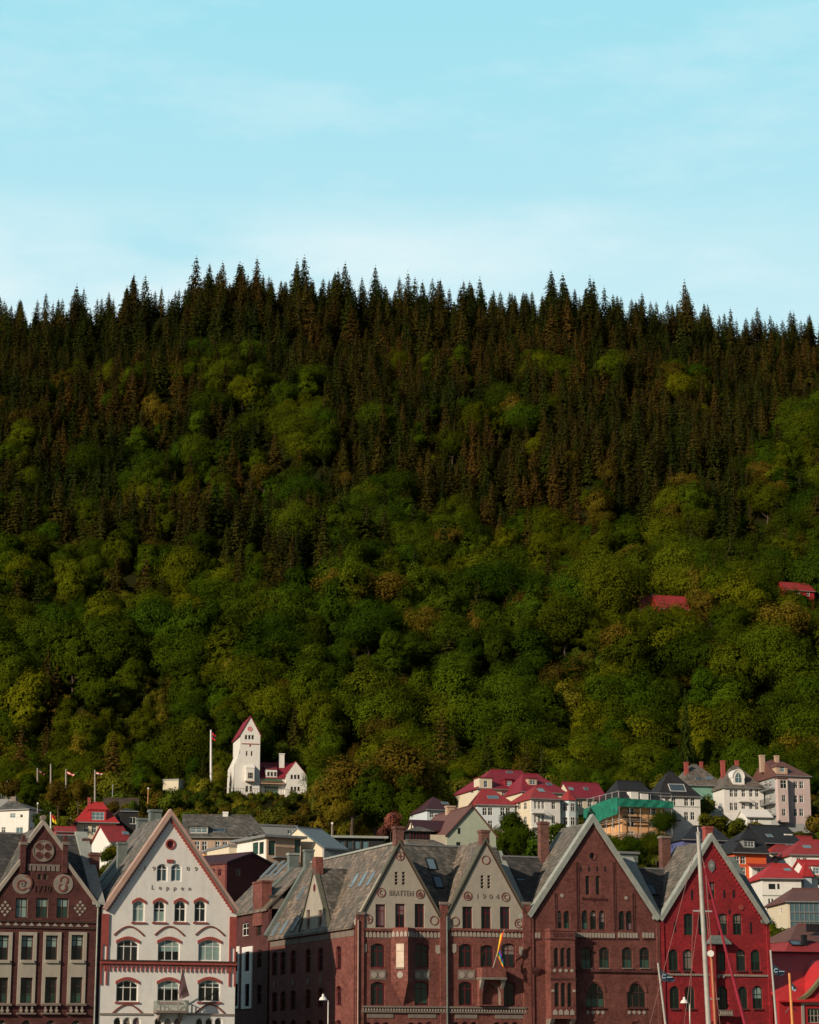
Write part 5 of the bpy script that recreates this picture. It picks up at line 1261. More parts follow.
# --- scaffolded building
def scaffolded():
    b = house('apartment_house', 'orange apartment house under repair with a black hipped roof, behind green scaffold netting', 'house', 420, 20, 621.5, 664, 804, 838, 13, 'hip', 780.5, 'peach', 'blackroof',
              wins=g((631, 652.5), (811.5, 823), 6.5, 6.5) + g((631, 652.5), (834,), 6, 5), swins=g((606, 613), (825,), 3, 7) + g((606,), (813,), 3, 6), ridge=(617, 640),
              balc=((624.5, 642, 812, 817, 'iron'),), dorm=((631, 638.5, 791, 799, 'flat', 'white', 'blackroof', None), (641, 648.5, 793, 799.5, 'flat', 'white', 'blackroof', None)), lowmat=(834, 'tan'))
    t = thing('scaffold', 'pole and plank scaffold hung with green netting round the orange apartment house', 'scaffold', b.root.location, b.root.rotation_euler[2])
    zb = b.P(640, 838, -1)[1]; zt = b.P(640, 797, -1)[1]; w = b.w; D = 13
    m = MB()
    n = 5
    for i in range(n + 1):
        x = -1.0 + (w + 2) * i / n; m.tube((x, -1.1, zb - 2), (x, -1.1, zt + .6), .05, .05, M['steel'], 6)
    for i in range(6):
        y = -1.1 + (D + 1) * i / 5; m.tube((-1.1, y, zb - 2), (-1.1, y, zt + 1.0), .07, .07, M['steel'], 6)
    for k in range(4):
        z = zb + (zt - zb) * k / 3; m.tube((-1.1, -1.1, z + .9), (w + 1, -1.1, z + .9), .05, .05, M['steel'], 6); m.tube((-1.1, -1.1, z + .9), (-1.1, D, z + .9), .05, .05, M['steel'], 6)
    m.build('poles', t)
    m = MB()
    for k in range(3): z = zb + (zt - zb) * (k + .2) / 3; m.box(-1.0, w + 1, -1.05, -.6, z, z + .07, M['plank']); m.box(-1.05, -.35, -.34, D, z, z + .07, M['plank'])
    m.build('planks', t)
    def net(pts, name='netting'):     # rippled sheet along a run of (x, y), ztop, zbottom
        m = MB(); vs = []; fs = []; N = 30
        for i in range(N + 1):
            q = i / N; k = q * (len(pts) - 1); j = min(int(k), len(pts) - 2); f = k - j; P_ = [pts[j][c] + (pts[j + 1][c] - pts[j][c]) * f for c in range(4)]
            for r_ in range(5):
                z = P_[2] + (P_[3] - P_[2]) * r_ / 4; o = .05 * math.sin(i * 1.1 + r_) ; vs.append((P_[0] + o * .4, P_[1] + o, z + .04 * math.sin(i * 2.3)))
        for i in range(N):
            for r_ in range(4): a = i * 5 + r_; fs.append((a, a + 1, a + 6, a + 5))
        m.add(vs, fs, M['netting']); o = m.build(name, t); md = o.modifiers.new('thickness', 'SOLIDIFY'); md.thickness = .05
    z1 = b.P(643, 799, -1.3)[1]; z0 = b.P(643, 807.5, -1.3)[1]
    net([(-1.3, -1.35, z1, z0), (w + 1.3, -1.35, z1 - .2, z0 + .1)])
    sz = lambda px, py: b.S(px, py, -1.4)[1]
    net([(-1.4, -1.3, z1 + .2, sz(618, 814)), (-1.4, 5, z1 + .1, sz(600, 820)), (-1.4, D + 1, z1 - .6, sz(584, 822) - 2)])
scaffolded()

# --- crimson roofed villas, centre
house('house', 'far villa under plain crimson roof with two skylights, between mansion and scaffold', 'house', 455, 20, 573, 606, 798, 812, 9, 'gs', 784, 'cream', 'magroof', sky_=((571, 789, 1.0, 1.2), (586, 789, 1.0, 1.2)), wins=g((581, 590), (804,), 4, 6))
house('mansion', 'large cream mansion with broad crimson roof and dormers, highest of the red roofed villas', 'house', 446, 20, 478, 536, 789.5, 806, 14, 'hip', 769.5, 'cream', 'magroof',
      wins=g((504, 516), (794.5,), 4, 6.5), swins=g((472,), (791,), 2.5, 5), ridge=(491, 522), sky_=((509.5, 772.5, 1.4, .9),),
      dorm=((479.5, 492, 778, 788, 'flat', 'cream', 'magroof', (.35, .65, .1, .75, 1)), (505, 513, 779.5, 786.5, 'flat', 'magroof', 'magroof', (.2, .8, .1, .8, 2)), (515.5, 523.5, 780.5, 787, 'flat', 'magroof', 'magroof', (.15, .85, .1, .8, 3))))
house('house', 'crimson hipped wing of the villa row with an attic room behind the right-hand villa', 'house', 440, 20, 522, 566, 792.5, 806, 12, 'hip', 773.5, 'cream', 'magroof', ridge=(523, 538),
      dorm=((528.5, 537, 778.5, 785, 'flat', 'tan', 'magroof', (.2, .8, .1, .8, 2)),), sky_=((549, 784.5, 1.2, 1.0),))
house('house', 'white villa with deep red hipped roof and roof window, lower left of the mansion', 'house', 425, 10, 477, 515, 805, 833, 11, 'hip', 789.5, 'paleblue', 'redroof2',
      wins=g((484.8, 490.2, 502.6, 508), (811.5, 824.5), 4.6, 8), ridge=(481, 493), sky_=((493, 797.5, 2.2, 1.5),), lowmat=(829, 'cream'))
def villa_r():
    b = house('house', 'cream villa with red roof, stacked balconies and eight sided end, lower right of the mansion', 'house', 420, 20, 531, 560, 799, 836, 11, 'hip', 785.5, 'white', 'redroof2', swall='cream',
          wins=g((535.5, 539.2, 543), (805, 819), 2.8, 8) + g((553.5,), (805.5, 820), 4, 7.5), swins=g((519, 525), (806, 820), 3, 7), ridge=(536, 541), sky_=((541, 790.5, 1.2, 1.6),), balc=((533, 545.5, 809.5, 813, 'whitep'), (533, 545.5, 824, 827.5, 'whitep')))
    # eight sided end
    c0, zt = b.P(569.5, 801, 1.5); zb = b.P(569.5, 838, 1.5)[1]; r = (b.P(578.5, 810, 1.5)[0] - b.P(561, 810, 1.5)[0]) / 2
    m = MB(); pts = [(c0 + r * math.cos(R(22.5 + 45 * i)), 2.0 + r * math.sin(R(22.5 + 45 * i))) for i in range(8)]
    m.add([(x, y, zb - 3) for x, y in pts] + [(x, y, zt) for x, y in pts], [(i, (i + 1) % 8, (i + 1) % 8 + 8, i + 8) for i in range(8)], M['paleblue']); o = m.build('eight_sided_bay', b.root)
    m = MB(); q = [(c0 + (r + .3) * math.cos(R(22.5 + 45 * i)), 2.0 + (r + .3) * math.sin(R(22.5 + 45 * i))) for i in range(8)]
    m.add([(x, y, zt) for x, y in q] + [(c0, 2.0, zt + 2.2)], [(i, (i + 1) % 8, 8) for i in range(8)] + [tuple(range(7, -1, -1))], M['redroof2']); m.build('bay_roof', o)
    for i in (4, 5, 6):
        p, q_ = Vector(pts[i]), Vector(pts[i + 1 if i < 7 else 0]); d = (q_ - p); ln = d.length; T = TR((p.x, p.y, 0)) @ Matrix.Rotation(math.atan2(d.y, d.x), 4, 'Z')
        for yy in (808, 822): z0 = b.P(569, yy + 4, 1.5)[1]; window(o, T, ln / 2, z0, .9, 1.6, frame='whitep', depth=-.03, fw=.08)
villa_r()

# --- green gabled house and neighbours
def green_gable():
    b = house('house', 'pale green gable ended house with a brown roof, behind the 1904 gable', 'house', 300, 20, 447, 496, 835.5, 862, 14, 'gf', 807, 'palegreen', 'brownroof', ridge=(472.3, 0),
          wins=((459.3, 831, 3, 6, dict(frame='darkgreen', cols=1)), (458.5, 844.5, 4.5, 5, dict(frame='darkgreen'))), chims=((447, 456, 805, 812, 'tan', 8),), over=.25)
    # small cream cross gable on the left slope
    t = 8.0; x, zt = -2.6, b.S(431, 815.5, -2.6)[1]; ze = b.S(426, 826, -2.6)[1]
    m = MB(side_T(-2.6, 12)); m.wall([(3.2, ze - 8), (7.6, ze - 8), (7.6, ze), (5.4, zt), (3.2, ze)], [], 0, .2, .1, M['cream'], M['cream']); m.box(5.2, 5.6, -.03, 0, (ze + zt) / 2 - .6, (ze + zt) / 2 + .2, M['iron']); o = m.build('side_gable', b.root)
    m = MB(side_T(-2.6, 12)); m.bar((2.9, ze - .3), (5.4, zt + .1), .2, -.25, 6, M['maroonroof']); m.bar((7.9, ze - .3), (5.4, zt + .1), .2, -.25, 6, M['maroonroof']); m.build('gable_roof', o)
    m = MB(); m.box(-2.6, -.02, .1, 12, -6, ze - 1.2, M['cream']); m.build('side_wing', b.root)
green_gable()
house('house', 'grey blue house with dark maroon roof half hidden by trees, left of pale green gable', 'house', 385, 20, 427, 458, 810, 826, 9, 'hip', 797, 'paleblue', 'maroonroof', wins=g((432, 441, 450), (815,), 4, 5), sky_=((445, 803.5, 1.2, 1.0),))
def cupola():
    fr = Frame(426, 838, 262, R(14)); a0, z0 = fr.at(410, 846.5); a1, _ = fr.at(452, 846.5); zc = fr.at(426, 837)[1]; zt = fr.at(426, 823)[1]; am = fr.at(426.5, 838)[0]; zm = fr.at(426, 829)[1]
    t = thing('lantern_roof', 'low slate roofed building with a black roof lantern, between BRATTEN and 1904 gables', 'building', fr.world(0, 0, 0), R(14))
    m = MB(); m.box(a0 + .4, a1 - .4, .4, 8, 0, z0, M['greyw']); m.build('wall', t)
    m = MB(); q = 1.6; m.add([(a0, 0, z0), (a1, 0, z0), (a1, 8.4, z0), (a0, 8.4, z0), (am - q, 3, zc), (am + q, 3, zc), (am + q, 5.4, zc), (am - q, 5.4, zc)], [(0, 1, 5, 4), (1, 2, 6, 5), (2, 3, 7, 6), (3, 0, 4, 7), (4, 5, 6, 7), (3, 2, 1, 0)], M['slateg']); m.build('roof', t)
    m = MB(); r = 1.25
    m.box(am - r, am + r, 3.1, 5.3, zc + .003, zm, M['iron'])
    for i in range(7): x = am - r + .1 + (2 * r - .2) * i / 6; m.box(x - .04, x + .04, 3.03, 3.1, zc + .1, zm - .1, M['winered'])
    lo = m.build('lantern', t)
    m = MB(); m.add([(am - r - .5, 2.6, zm), (am + r + .5, 2.6, zm), (am + r + .5, 5.8, zm), (am - r - .5, 5.8, zm), (am - .25, 4.1, zt), (am + .25, 4.1, zt)], [(0, 1, 5, 4), (1, 2, 5), (2, 3, 4, 5), (3, 0, 4), (3, 2, 1, 0)], M['slate']); m.build('lantern_cap', lo)
    PROTECT.append((410, 452, 822, 850, 262))
cupola()

# --- lower right cluster
house('house', 'violet blue house with wide black roof, behind the tip of the tall red gable', 'house', 380, 18, 683, 728.5, 840, 858, 10, 'hip', 826, 'blue', 'blackroof', wins=g((690, 721), (846.5,), 6.5, 6), ridge=(694, 714))
house('house', 'orange red house with a black roof, right of the tall red gable', 'house', 372, 20, 734, 766, 853, 880, 10, 'hip', 829, 'orange', 'blackroof', wins=((737, 860, 5, 8, {}), (743, 860, 5, 8, {}), (743.5, 871, 4, 8, {}), (738, 871, 4, 8, {})), ridge=(746, 752),
      dorm=((744, 755, 840, 848, 'flat', 'zinc', 'blackroof', (.1, .9, .15, .85, 3)),), over=.5)
house('house', 'house with a broad black roof rising behind the orange red house', 'house', 398, 20, 766, 800, 843, 856, 11, 'gs', 827, 'black', 'blackroof', sky_=((769.5, 836, 1.2, 1.2),))
house('house', 'cream house under a long bright red roof, highest red roof at the right edge', 'house', 395, 20, 771, 812, 853.5, 866, 11, 'hip', 835.5, 'cream', 'redroof2', ridge=(782, 812), sky_=((789, 844, 1.5, 1.2),), chims=((785, 792.5, 833.5, 838, 'white', 5),))
house('house', 'white house with brownish red hipped roof, cut by the right edge above the turret', 'house', 378, 8, 791, 842, 855, 878, 11, 'hip', 840, 'white', 'redroof2', wins=g((798.8, 805), (861.5,), 4.4, 7.5) + g((830,), (861.5,), 4.4, 7.5), ridge=(800, 835), sky_=((807, 847, 1.4, 1.2),))
house('house', 'small white house with a red roof, left of the tall white house', 'house', 372, 20, 752, 782, 867.5, 890, 10, 'gs', 856, 'white', 'redroof2', wins=g((759,), (871.5,), 3.5, 5), chims=((774, 778, 856, 862, 'iron', 3),), sky_=((757.5, 860, 1.4, 1.0),))
house('house', 'tall narrow white house with bright red hipped roof, in the middle of the red roofs', 'house', 355, 7, 762, 801, 878.5, 925, 10, 'hip', 864, 'white', 'redroof', wins=((772, 886.5, 7, 5.5, dict(cols=2, rows=(), frame='iron')), (778.5, 886.5, 2.6, 5.5, dict(cols=1, rows=(), frame='iron')), (769.4, 901.2, 2.4, 5.5, dict(cols=1, rows=())), (772.6, 901.2, 2.6, 5.5, dict(cols=1, rows=())), (773, 913, 3.2, 5.6, dict(cols=2, rows=()))),
      ridge=(772, 788), sky_=((787.5, 870, 1.1, 1.0),), over=.45, band=((895.5, 'coping'),), chims=((774.5, 778, 858, 862.5, 'iron', 5),))
def turret():
    b = house('house', 'white house with red roofed square turret, right of the tall narrow white house', 'house', 360, 16, 812, 850, 876, 890, 9, 'gs', 862, 'white', 'redroof', wins=g((820, 832), (882,), 5, 7), dorm=((812.5, 822, 866, 875, 'flat', 'white', 'redroof', (.1, .95, .15, .8, 3)),))
    x0, ze = b.P(803, 876.5, -1); x1, _ = b.P(813, 876.5, -1); zt = b.P(807.6, 862, 1)[1]; d = x1 - x0
    m = MB(); m.box(x0 + .2, x1 - .2, -.9, d - 1.2, -6, ze, M['paleblue']); o = m.build('turret', b.root)
    m = MB(); m.add([(x0 - .2, -1.2, ze), (x1 + .2, -1.2, ze), (x1 + .2, d - .8, ze), (x0 - .2, d - .8, ze), ((x0 + x1) / 2, d / 2 - 1, zt)], [(0, 1, 4), (1, 2, 4), (2, 3, 4), (3, 0, 4), (3, 2, 1, 0)], M['redroof']); m.build('turret_roof', o)
turret()
def glasshouse():
    b = house('office_building', 'cream building with a blue glass gallery under a brownish red roof, at right edge', 'building', 318, 6, 787, 850, 901.5, 945, 11, 'hip', 888.5, 'cream', 'brownroof', ridge=(792, 840), swall='cream', swins=g((781,), (911,), 2, 5))
    m = MB(); x0, z1 = b.P(789.5, 903); x1, z0 = b.P(848, 931); nr = 3; ncol = 12
    m.box(x0, x1, -.12, -.02, z0, z1, M['glassb']); o = m.build('glass_gallery', b.root)
    f = MB()
    for i in range(ncol + 1): x = x0 + (x1 - x0) * i / ncol; f.box(x - .05, x + .05, -.2, -.12, z0, z1, M['zinc'])
    for k in range(nr + 1): z = z0 + (z1 - z0) * k / nr; f.box(x0, x1, -.26, -.2, z - .07, z + .07, M['zinc'])
    f.build('glazing_bars', o)
glasshouse()
def lowred():
    b = house('house', 'old house with steep roof, grey brown above and red below, behind red wooden house', 'house', 262, 20, 786, 850, 956, 970, 12, 'hip', 924.5, 'redboard', 'redroof2', ridge=(797.5, 850), over=.8)
    p0, u, v = [Vector(q) for q in b.sl]; L = v.length; f = .48
    m = MB(); k = v.z / v.y; y1 = p0.y + v.y * f
    zlo = p0.z + .06; 
    # red lower skirt of the roof laid a little proud of the slates
    x0 = -.85; x1 = b.w; rx = b.P(797.5, 924.5, b.D / 2)[0]
    m.add([(x0, p0.y - .05, zlo - .06), (x1, p0.y - .05, zlo - .06), (x1, y1, zlo + v.z * f), (x0 + (rx - x0) * f, y1, zlo + v.z * f)], [(0, 1, 2, 3)], M['redroof2']); V0 = m.v[:]; m = MB(); yr_ = b.D / 2; zt_ = b.zr + .06; fa = .42; xa = x0 + (rx - x0) * fa
    m.add([(xa, p0.y + v.y * fa, zlo + v.z * fa), (x1, p0.y + v.y * fa, zlo + v.z * fa), (x1, yr_, zt_), (rx, yr_, zt_), (xa - .06, b.D + .8 - v.y * fa, zlo + v.z * fa)], [(0, 1, 2, 3), (4, 0, 3)], M['brownroof']); o = m.build('upper_roof', b.root)
    md = o.modifiers.new('thickness', 'SOLIDIFY'); md.thickness = .05
    b.chimney(803, 807.3, 934.5, 953, 1.2, 'iron', down=3, name='chimney'); b.skylight(795.5, 943.5, 1.4, 1.1, (p0 + Vector((0, 0, .08)), u, v))
    bb = MB(); xx, zz = b.P(811, 930, 3.2)
    for i in range(7): bb.box(xx - .6 + i * .45, xx - .35 + i * .45, 3.0, 3.3, zz - .1, zz + .7, M['iron'])
    bb.box(xx - .7, xx + 3, 3.0, 3.3, zz - .2, zz - .1, M['iron']); bb.build('roof_railing', b.root)
lowred()

# --- modern and slate buildings behind the white gable
house('townhouse', 'long tan townhouse with mossy slate roof and strip dormer, behind the white gable', 'house', 318, 5, 184, 250, 836.5, 862, 11, 'gs', 816.5, 'tan', 'slate',
      wins=g((197, 204.5), (846,), 5.5, 10, cols=2) + g((217.5, 225), (846,), 5, 10, cols=2), dorm=((189.5, 208, 826.5, 834, 'flat', 'zinc', 'slate', (.04, .96, .2, .9, 3)),), sky_=((219.3, 830.5, 1.7, 1.3),), chims=((222.5, 228.5, 811.3, 818, 'white', 5),))
house('townhouse', 'pale pink gable ended house with a flat slate roof, touching the long tan townhouse', 'house', 335, 24, 239, 262, 833, 850, 9, 'gs', 819, 'greyw', 'slateg', swall='sandstone')
house('terrace_block', 'low peach terrace block below the tan townhouse', 'building', 300, 20, 204, 227, 853.5, 866, 6, 'flat', 853.5, 'peach', 'zinc', wins=g((218,), (860,), 9, 3.5, cols=3, rows=()), over=.1)
house('modern_house', 'cream cubic house with one small square window, left of the glazed modern house', 'house', 290, 26, 229, 250, 847, 866, 8, 'flat', 847, 'cream', 'zinc', wins=((242, 853.5, 3.5, 4.5, dict(cols=1, rows=(), frame='iron')),), over=.15)
house('modern_building', 'plain grey box of a building behind the glazed modern house', 'building', 345, 24, 258, 297, 826.5, 850, 9, 'flat', 826.5, 'greyw', 'zinc', over=.1, wins=((290, 832, 5, 4, dict(pane='glassb', rows=())),))
def modern():
    b = house('modern_house', 'modern flat roofed house with green tinted corner windows and a railed terrace', 'house', 283, 30, 267, 301, 838, 866, 9, 'flat', 838, 'tan', 'zinc', over=.6,
              wins=((271.8, 848, 6.5, 14.5, dict(cols=1, rows=(), frame='iron', pane='glassg')), (297.5, 848, 5.5, 17, dict(cols=1, rows=(), frame='iron'))), swins=((255.5, 848.5, 5.5, 12), (261.5, 848, 4.5, 12)), swall='white', wframe='iron', pane='glassg')
    m = MB(); x0, z1 = b.P(276, 847.5, -1.2); x1, z0 = b.P(294.5, 857, -1.2); m.box(x0, x1, -1.25, -1.2, z1, z1 + .05, M['iron'])
    for i in range(26): x = x0 + (x1 - x0) * i / 25; m.box(x - .02, x + .02, -1.24, -1.21, z0, z1, M['iron'])
    m.build('railing', b.root); m = MB(); m.box(x0, x1, -1.3, 0, z0 - .15, z0, M['zinc']); m.build('terrace_slab', b.root)
modern()
house('house', 'cream gable ended house with a plain blue grey roof, right of the glazed modern house', 'house', 285, 42, 324, 347, 849.5, 868, 10.5, 'gs', 832, 'greyw', 'bluegrey', swall='cream', over=.15)
house('glass_pavilion', 'long black pavilion with thin pale flat roof and pale panes, left of BRATTEN gable', 'building', 300, 10, 333, 384, 838.3, 862, 8, 'flat', 838.3, 'black', 'coping', over=.5,
      wins=((342.5, 845, 4.5, 8.5, dict(cols=1, rows=(), frame='iron', pane='glassb')), (350, 845, 5.5, 8.5, dict(cols=1, rows=(), frame='iron', pane='glassb')), (357.5, 845, 5.5, 8.5, dict(cols=1, rows=(), frame='iron', pane='glassb')), (365.5, 845, 6, 8.5, dict(cols=1, rows=(), frame='iron', pane='glassb'))))
def wine():
    b = house('boarded_building', 'wine red boarded building with low gable and shade-dark front, just right of the white gable', 'building', 252, 47, 227, 277, 865.5, 900, 9, 'gf', 854.5, 'wineshade', 'maroonroof', ridge=(252, 0), swall='redbrick', swins=g((213, 219.5), (872.5,), 3.6, 7), over=.15, wins=((238, 872, 4, 8, {}),), wframe='winered')
wine()

# --- left hand group
house('house', 'white house with a small grey hipped roof, leftmost on the slope', 'house', 412, -20, -2, 29, 809.5, 835, 8, 'hip', 802, 'white', 'slate', ridge=(7, 17), wins=((12.8, 815.5, 5.5, 5, dict(pane='glassb')), (21.5, 816, 2.8, 3.5, dict(cols=1, rows=())), (19.5, 830.5, 7, 6.5, dict(pane='glassb', rows=())), (3.5, 830, 4, 6, {})), swins=g((31,), (831,), 2.4, 6), chims=((10.5, 16, 796.5, 804, 'stonedark', 4),), swall='paleblue', over=.25)  # pale blue side wall: cool shade painted onto the white house
house('house', 'white villa with bright red hipped roof and big square dormer window', 'house', 402, 12, 77, 116, 822.5, 850, 9, 'hip', 802.5, 'cream', 'redroof', ridge=(90, 103), wins=g((86, 94), (829,), 4.5, 8), dorm=((89.5, 106, 804, 820, 'hip', 'redroof', 'redroof', (.12, .88, .02, .5, 3)),), chims=((87.7, 91, 797, 803, 'redtrim', 4),), over=.6)
house('house', 'little white gable ended house with crimson roof, below the villa with square dormer', 'house', 365, 30, 110, 131, 842, 860, 8, 'gs', 827.5, 'white', 'redroof2', wins=g((113.5, 118), (846.5,), 3, 5), sky_=((125.5, 833.5, 1.1, 1.0),), over=.25)
house('house', 'black boarded house with one white window, right of the red roofed villa', 'house', 405, 14, 120.5, 138, 811, 832, 8, 'hip', 808, 'black', 'blackroof', wins=((132.7, 820.5, 6.5, 7, dict(rows=())),), over=.1)
house('shed', 'small pink shed with a flat roof, left of the red roofed villa', 'shed', 400, 12, 63.5, 71, 819.5, 832, 4, 'flat', 819.5, 'sandstone', 'zinc', over=.1)
house('shed', 'low shed with a faded red roof, behind the tip of the maroon gable', 'shed', 385, 14, 56, 76, 832, 842, 5, 'gs', 828, 'redwhite', 'redroof2', over=.2)
def wallx():
    fr = Frame(103, 804, 425, R(6)); x1, zt = fr.at(139, 799); zb = fr.at(120, 815)[1]
    m = MB(); m.box(0, x1, 0, .8, zb - 4, zt, M['rubble']); m.box(-.05, x1 + .05, -.06, .86, zt, zt + .2, M['rubble'])
    o = m.build('retaining_wall'); o.location = fr.world(0, 0); o.rotation_euler = (0, 0, R(6)); tag(o, 'brown rubble retaining wall behind the black house', 'wall'); PROTECT.append((104, 136, 799, 805, 425))
    fr = Frame(-5, 800, 428, R(4)); x1, zt = fr.at(16, 796.5); zb = fr.at(5, 806)[1]
    m = MB(); m.box(0, x1, 0, .6, zb - 3, zt - .5, M['greyw'])
    for i in range(12): x = x1 * (i + .5) / 12; m.box(x - .04, x + .04, .2, .28, zt - .5, zt + .4, M['zinc'])
    m.box(0, x1, .2, .28, zt + .4, zt + .48, M['zinc']); o = m.build('terrace_wall'); o.location = fr.world(0, 0); o.rotation_euler = (0, 0, R(4)); tag(o, 'grey terrace wall with a railing behind the leftmost white house', 'wall')
wallx()

# --- white tower house on its knoll
def at0(px, py, Y): d = ray(px, py); return Vector((0, 0, CAMZ)) + d * (Y / d.y)
def tower():
    SUNWARD.append((at0(240, 760, 505).x, 505, 68, 6)); SUNWARD.append((at0(290, 780, 505).x, 505, 62, 8)); fr = Frame(240.6, 734, 500, R(13)); b = Bld.__new__(Bld); b.fr = fr; b.t = 0; b.s0 = 0; b.holes = []; b.zb = fr.at(250, 794)[1]
    b.root = thing('tower_house', 'white tower house with steep magenta roof and lower wing, alone below the forest', 'tower', fr.world(0, 0, b.zb), R(13))
    P, S = b.P, b.S; w = P(260.3, 735)[0]; b.w = w; D = S(233.3, 736)[0]; ze = P(250, 735)[1]; A = (w / 2, P(249.6, 717)[1])
    for x in (246.2, 249.5, 252.8): b.win(x, 735, 739.5, 2.4, cols=1, rows=(), frame='stone')
    for x in (246.8, 251.8): b.win(x, 751, 756, 1.8, cols=1, rows=(), frame='stone')
    for x in (247, 251): b.win(x, 786, 792, 2.6, cols=1, rows=(), frame='stone')
    m = MB(); m.wall([(0, -8), (w, -8), (w, ze), A, (0, ze)], b.holes, 0, .4, .3, M['white'], M['white']); m.box(w - .4, w, .41, D, -8, ze, M['white']); m.box(.41, w - .41, D - .4, D, -8, ze, M['white']); m.prism([(0.05, ze), (A[0], A[1] - .05), (w - .05, ze)], D - .41, D - .01, M['white']); m.build('tower_wall', b.root)
    # left face with its flared foot
    f0 = -1.3; zf = S(230, 773)[1]; z2 = S(233, 759)[1]
    m = MB(); m.add([(0, 0.41, ze), (0, D, ze), (0, 0.41, z2), (0, D, z2), (f0 * .9, 0.0, zf), (f0 * .9, D, zf), (f0, 0, -8), (f0, D, -8), (0, 0, z2), (0, 0, -8), (0, D, -8), (0, 0, ze)],
                    [(0, 11, 8, 2), (1, 0, 2, 3), (3, 2, 8), (3, 8, 4, 5), (5, 4, 6, 7), (8, 9, 6, 4), (3, 5, 7, 10)], M['white']); m.build('tower_wall', b.root)
    m = MB(); v = .3
    for sx, fx in ((-1, 0), (1, w)): m.prism([(fx + sx * v, ze - .35), (A[0], A[1] + .05), (A[0], A[1] + .3), (fx + sx * v, ze - .1)], -.15, D + .3, M['magroof'])
    m.build('tower_roof', b.root)
    m = MB(); x, z = P(250, 729); m.ring(x, z, .55, .16, -.06, -.005, M['cred'], 14); m.disc(x, z, .2, -.06, -.005, M['cred'], 8); m.build('round_emblem', b.root)
    m = MB(); x0, z = P(241.5, 743.6); x1, _ = P(259, 743.6); m.box(x0, x1, -.12, -.005, z - .08, z + .08, M['redtrim']); m.box(x0 + (x1 - x0) * .45, x0 + (x1 - x0) * .5, -.12, -.005, z - .6, z - .08, M['redtrim']); m.build('string_course', b.root)
    m = MB(); x0, z0 = P(246, 780.5, -1); x1, z1 = P(254.5, 768, -1); m.box(x0, x1, -1, -.01, z0, z1, M['white']); m.prismx([(-1.1, z1), (-.01, z1), (-.01, z1 + .8)], x0 - .1, x1 + .1, M['white']); m.box(x0 - .1, x1 + .1, -1.1, -.01, z0 - .2, z0, M['tan'])
    o = m.build('bay_window', b.root); window(o, TR((0, -1.0, 0)), (x0 + x1) / 2, z0 + .5, 1.1, 1.3, cols=3, rows=(.5,), frame='stone', depth=-.02, fw=.08)
    # wing: long roof parallel to the front, cross gable at the right end
    xw, zw = P(262, 783); x2, _ = P(286, 783); x3 = P(307, 777)[0]; Dw = 7.0; t0 = 1.0
    ez = P(270, 777, t0)[1]; rz = P(270, 762.5, t0 + Dw / 2)[1]; hs = []
    x_a, z_a = P(264, 793, t0); x_b, z_b = P(278.5, 786.5, t0); hs.append([(x_a, z_a), (x_b, z_a), (x_b, z_b), (x_a, z_b)])
    for px in (267.5, 270.5, 274): cx, z0 = P(px, 776.5, t0); hh = round((P(px, 772.5, t0)[1] - z0) / .05) * .05
    m = MB(TR((0, t0, 0))); m.wall([(w + .01, -6), (x2, -6), (x2, ez), (w + .01, ez)], hs, 0, .3, .5, M['white'], M['white']); m.box(x_a, x_b, .5, .55, z_a, z_b, M['glassg']); m.build('wing_wall', b.root)
    m = MB(); k = (rz - ez) / (Dw / 2); yy = t0
    m.prismx([(yy - .3, ez - .3 * k), (yy + Dw / 2, rz), (yy + Dw + .3, ez - .3 * k), (yy + Dw / 2, rz - .3)], w + .01, x2 + 2.5, M['magroof']); m.build('wing_roof', b.root)
    m = MB(); xa, zd0 = P(265.5, 777, t0 - .02); xb, zd1 = P(277, 769.5, t0); m.box(xa, xb, t0 - .05, t0 + 2.6, zd0 - .1, zd1, M['white']); m.add([(xa - .15, t0 - .25, zd1), (xb + .15, t0 - .25, zd1), (xb + .15, t0 + 3.2, zd1 + 1.3), (xa - .15, t0 + 3.2, zd1 + 1.3)], [(0, 1, 2, 3), (3, 2, 1, 0)][:1], M['magroof']); o = m.build('dormer', b.root)
    for px in (268.2, 271.6, 275): cx = P(px, 774, t0)[0]; window(o, TR((0, t0 - .05, 0)), cx, zd0 + .2, .5, 1.0, cols=1, rows=(), frame='stone', depth=-.03, fw=.06)
    m = MB(); xa, z1 = P(262.5, 779, t0 - 1.2); xb, z0 = P(282.5, 782, t0 - 1.2); m.prismx([(t0 - 1.3, z0), (t0 - .02, z1 + .1), (t0 - .02, z1 - .05), (t0 - 1.3, z0 - .1)], xa, xb, M['awning']); m.build('awning', b.root)
    m = MB(); _, z = P(270, 784, t0); m.box(xa - .3, xb + .5, t0 - 1.3, t0 - .02, z - .1, z + .1, M['tan']); n = 16
    for i in range(n + 1): x = xa - .2 + (xb - xa + .6) * i / n; m.box(x - .04, x + .04, t0 - 1.3, t0 - 1.24, z + .1, z + .7, M['redwhite'])
    m.build('balcony', b.root)
    gz = P(296, 775.5)[1]; gA = (P(295.8, 762)[0], P(295.8, 762)[1]); hs = []
    wl = []
    for px in (291.8, 295.2, 298.6): 
        for yy_ in (777, 789): cx, z0 = P(px, yy_ + 2.2); hs.append(arch_poly(cx, z0, .55, 1.0)); wl.append((cx, z0, .55, 1.0))
    m = MB(); m.wall([(x2, -7), (x3, -7), (x3, gz), gA, (x2, gz)], hs, 0, .3, .2, M['white'], M['white']); m.box(x3 - .3, x3, .31, 9, -7, gz, M['white']); m.box(x2, x2 + .3, .31, 9, -7, gz, M['white']); m.box(x2 + .31, x3 - .31, 8.7, 9, -7, gz, M['white']); m.prism([(x2, gz), gA, (x3, gz)], 8.7, 8.99, M['white']); m.build('cross_gable', b.root)
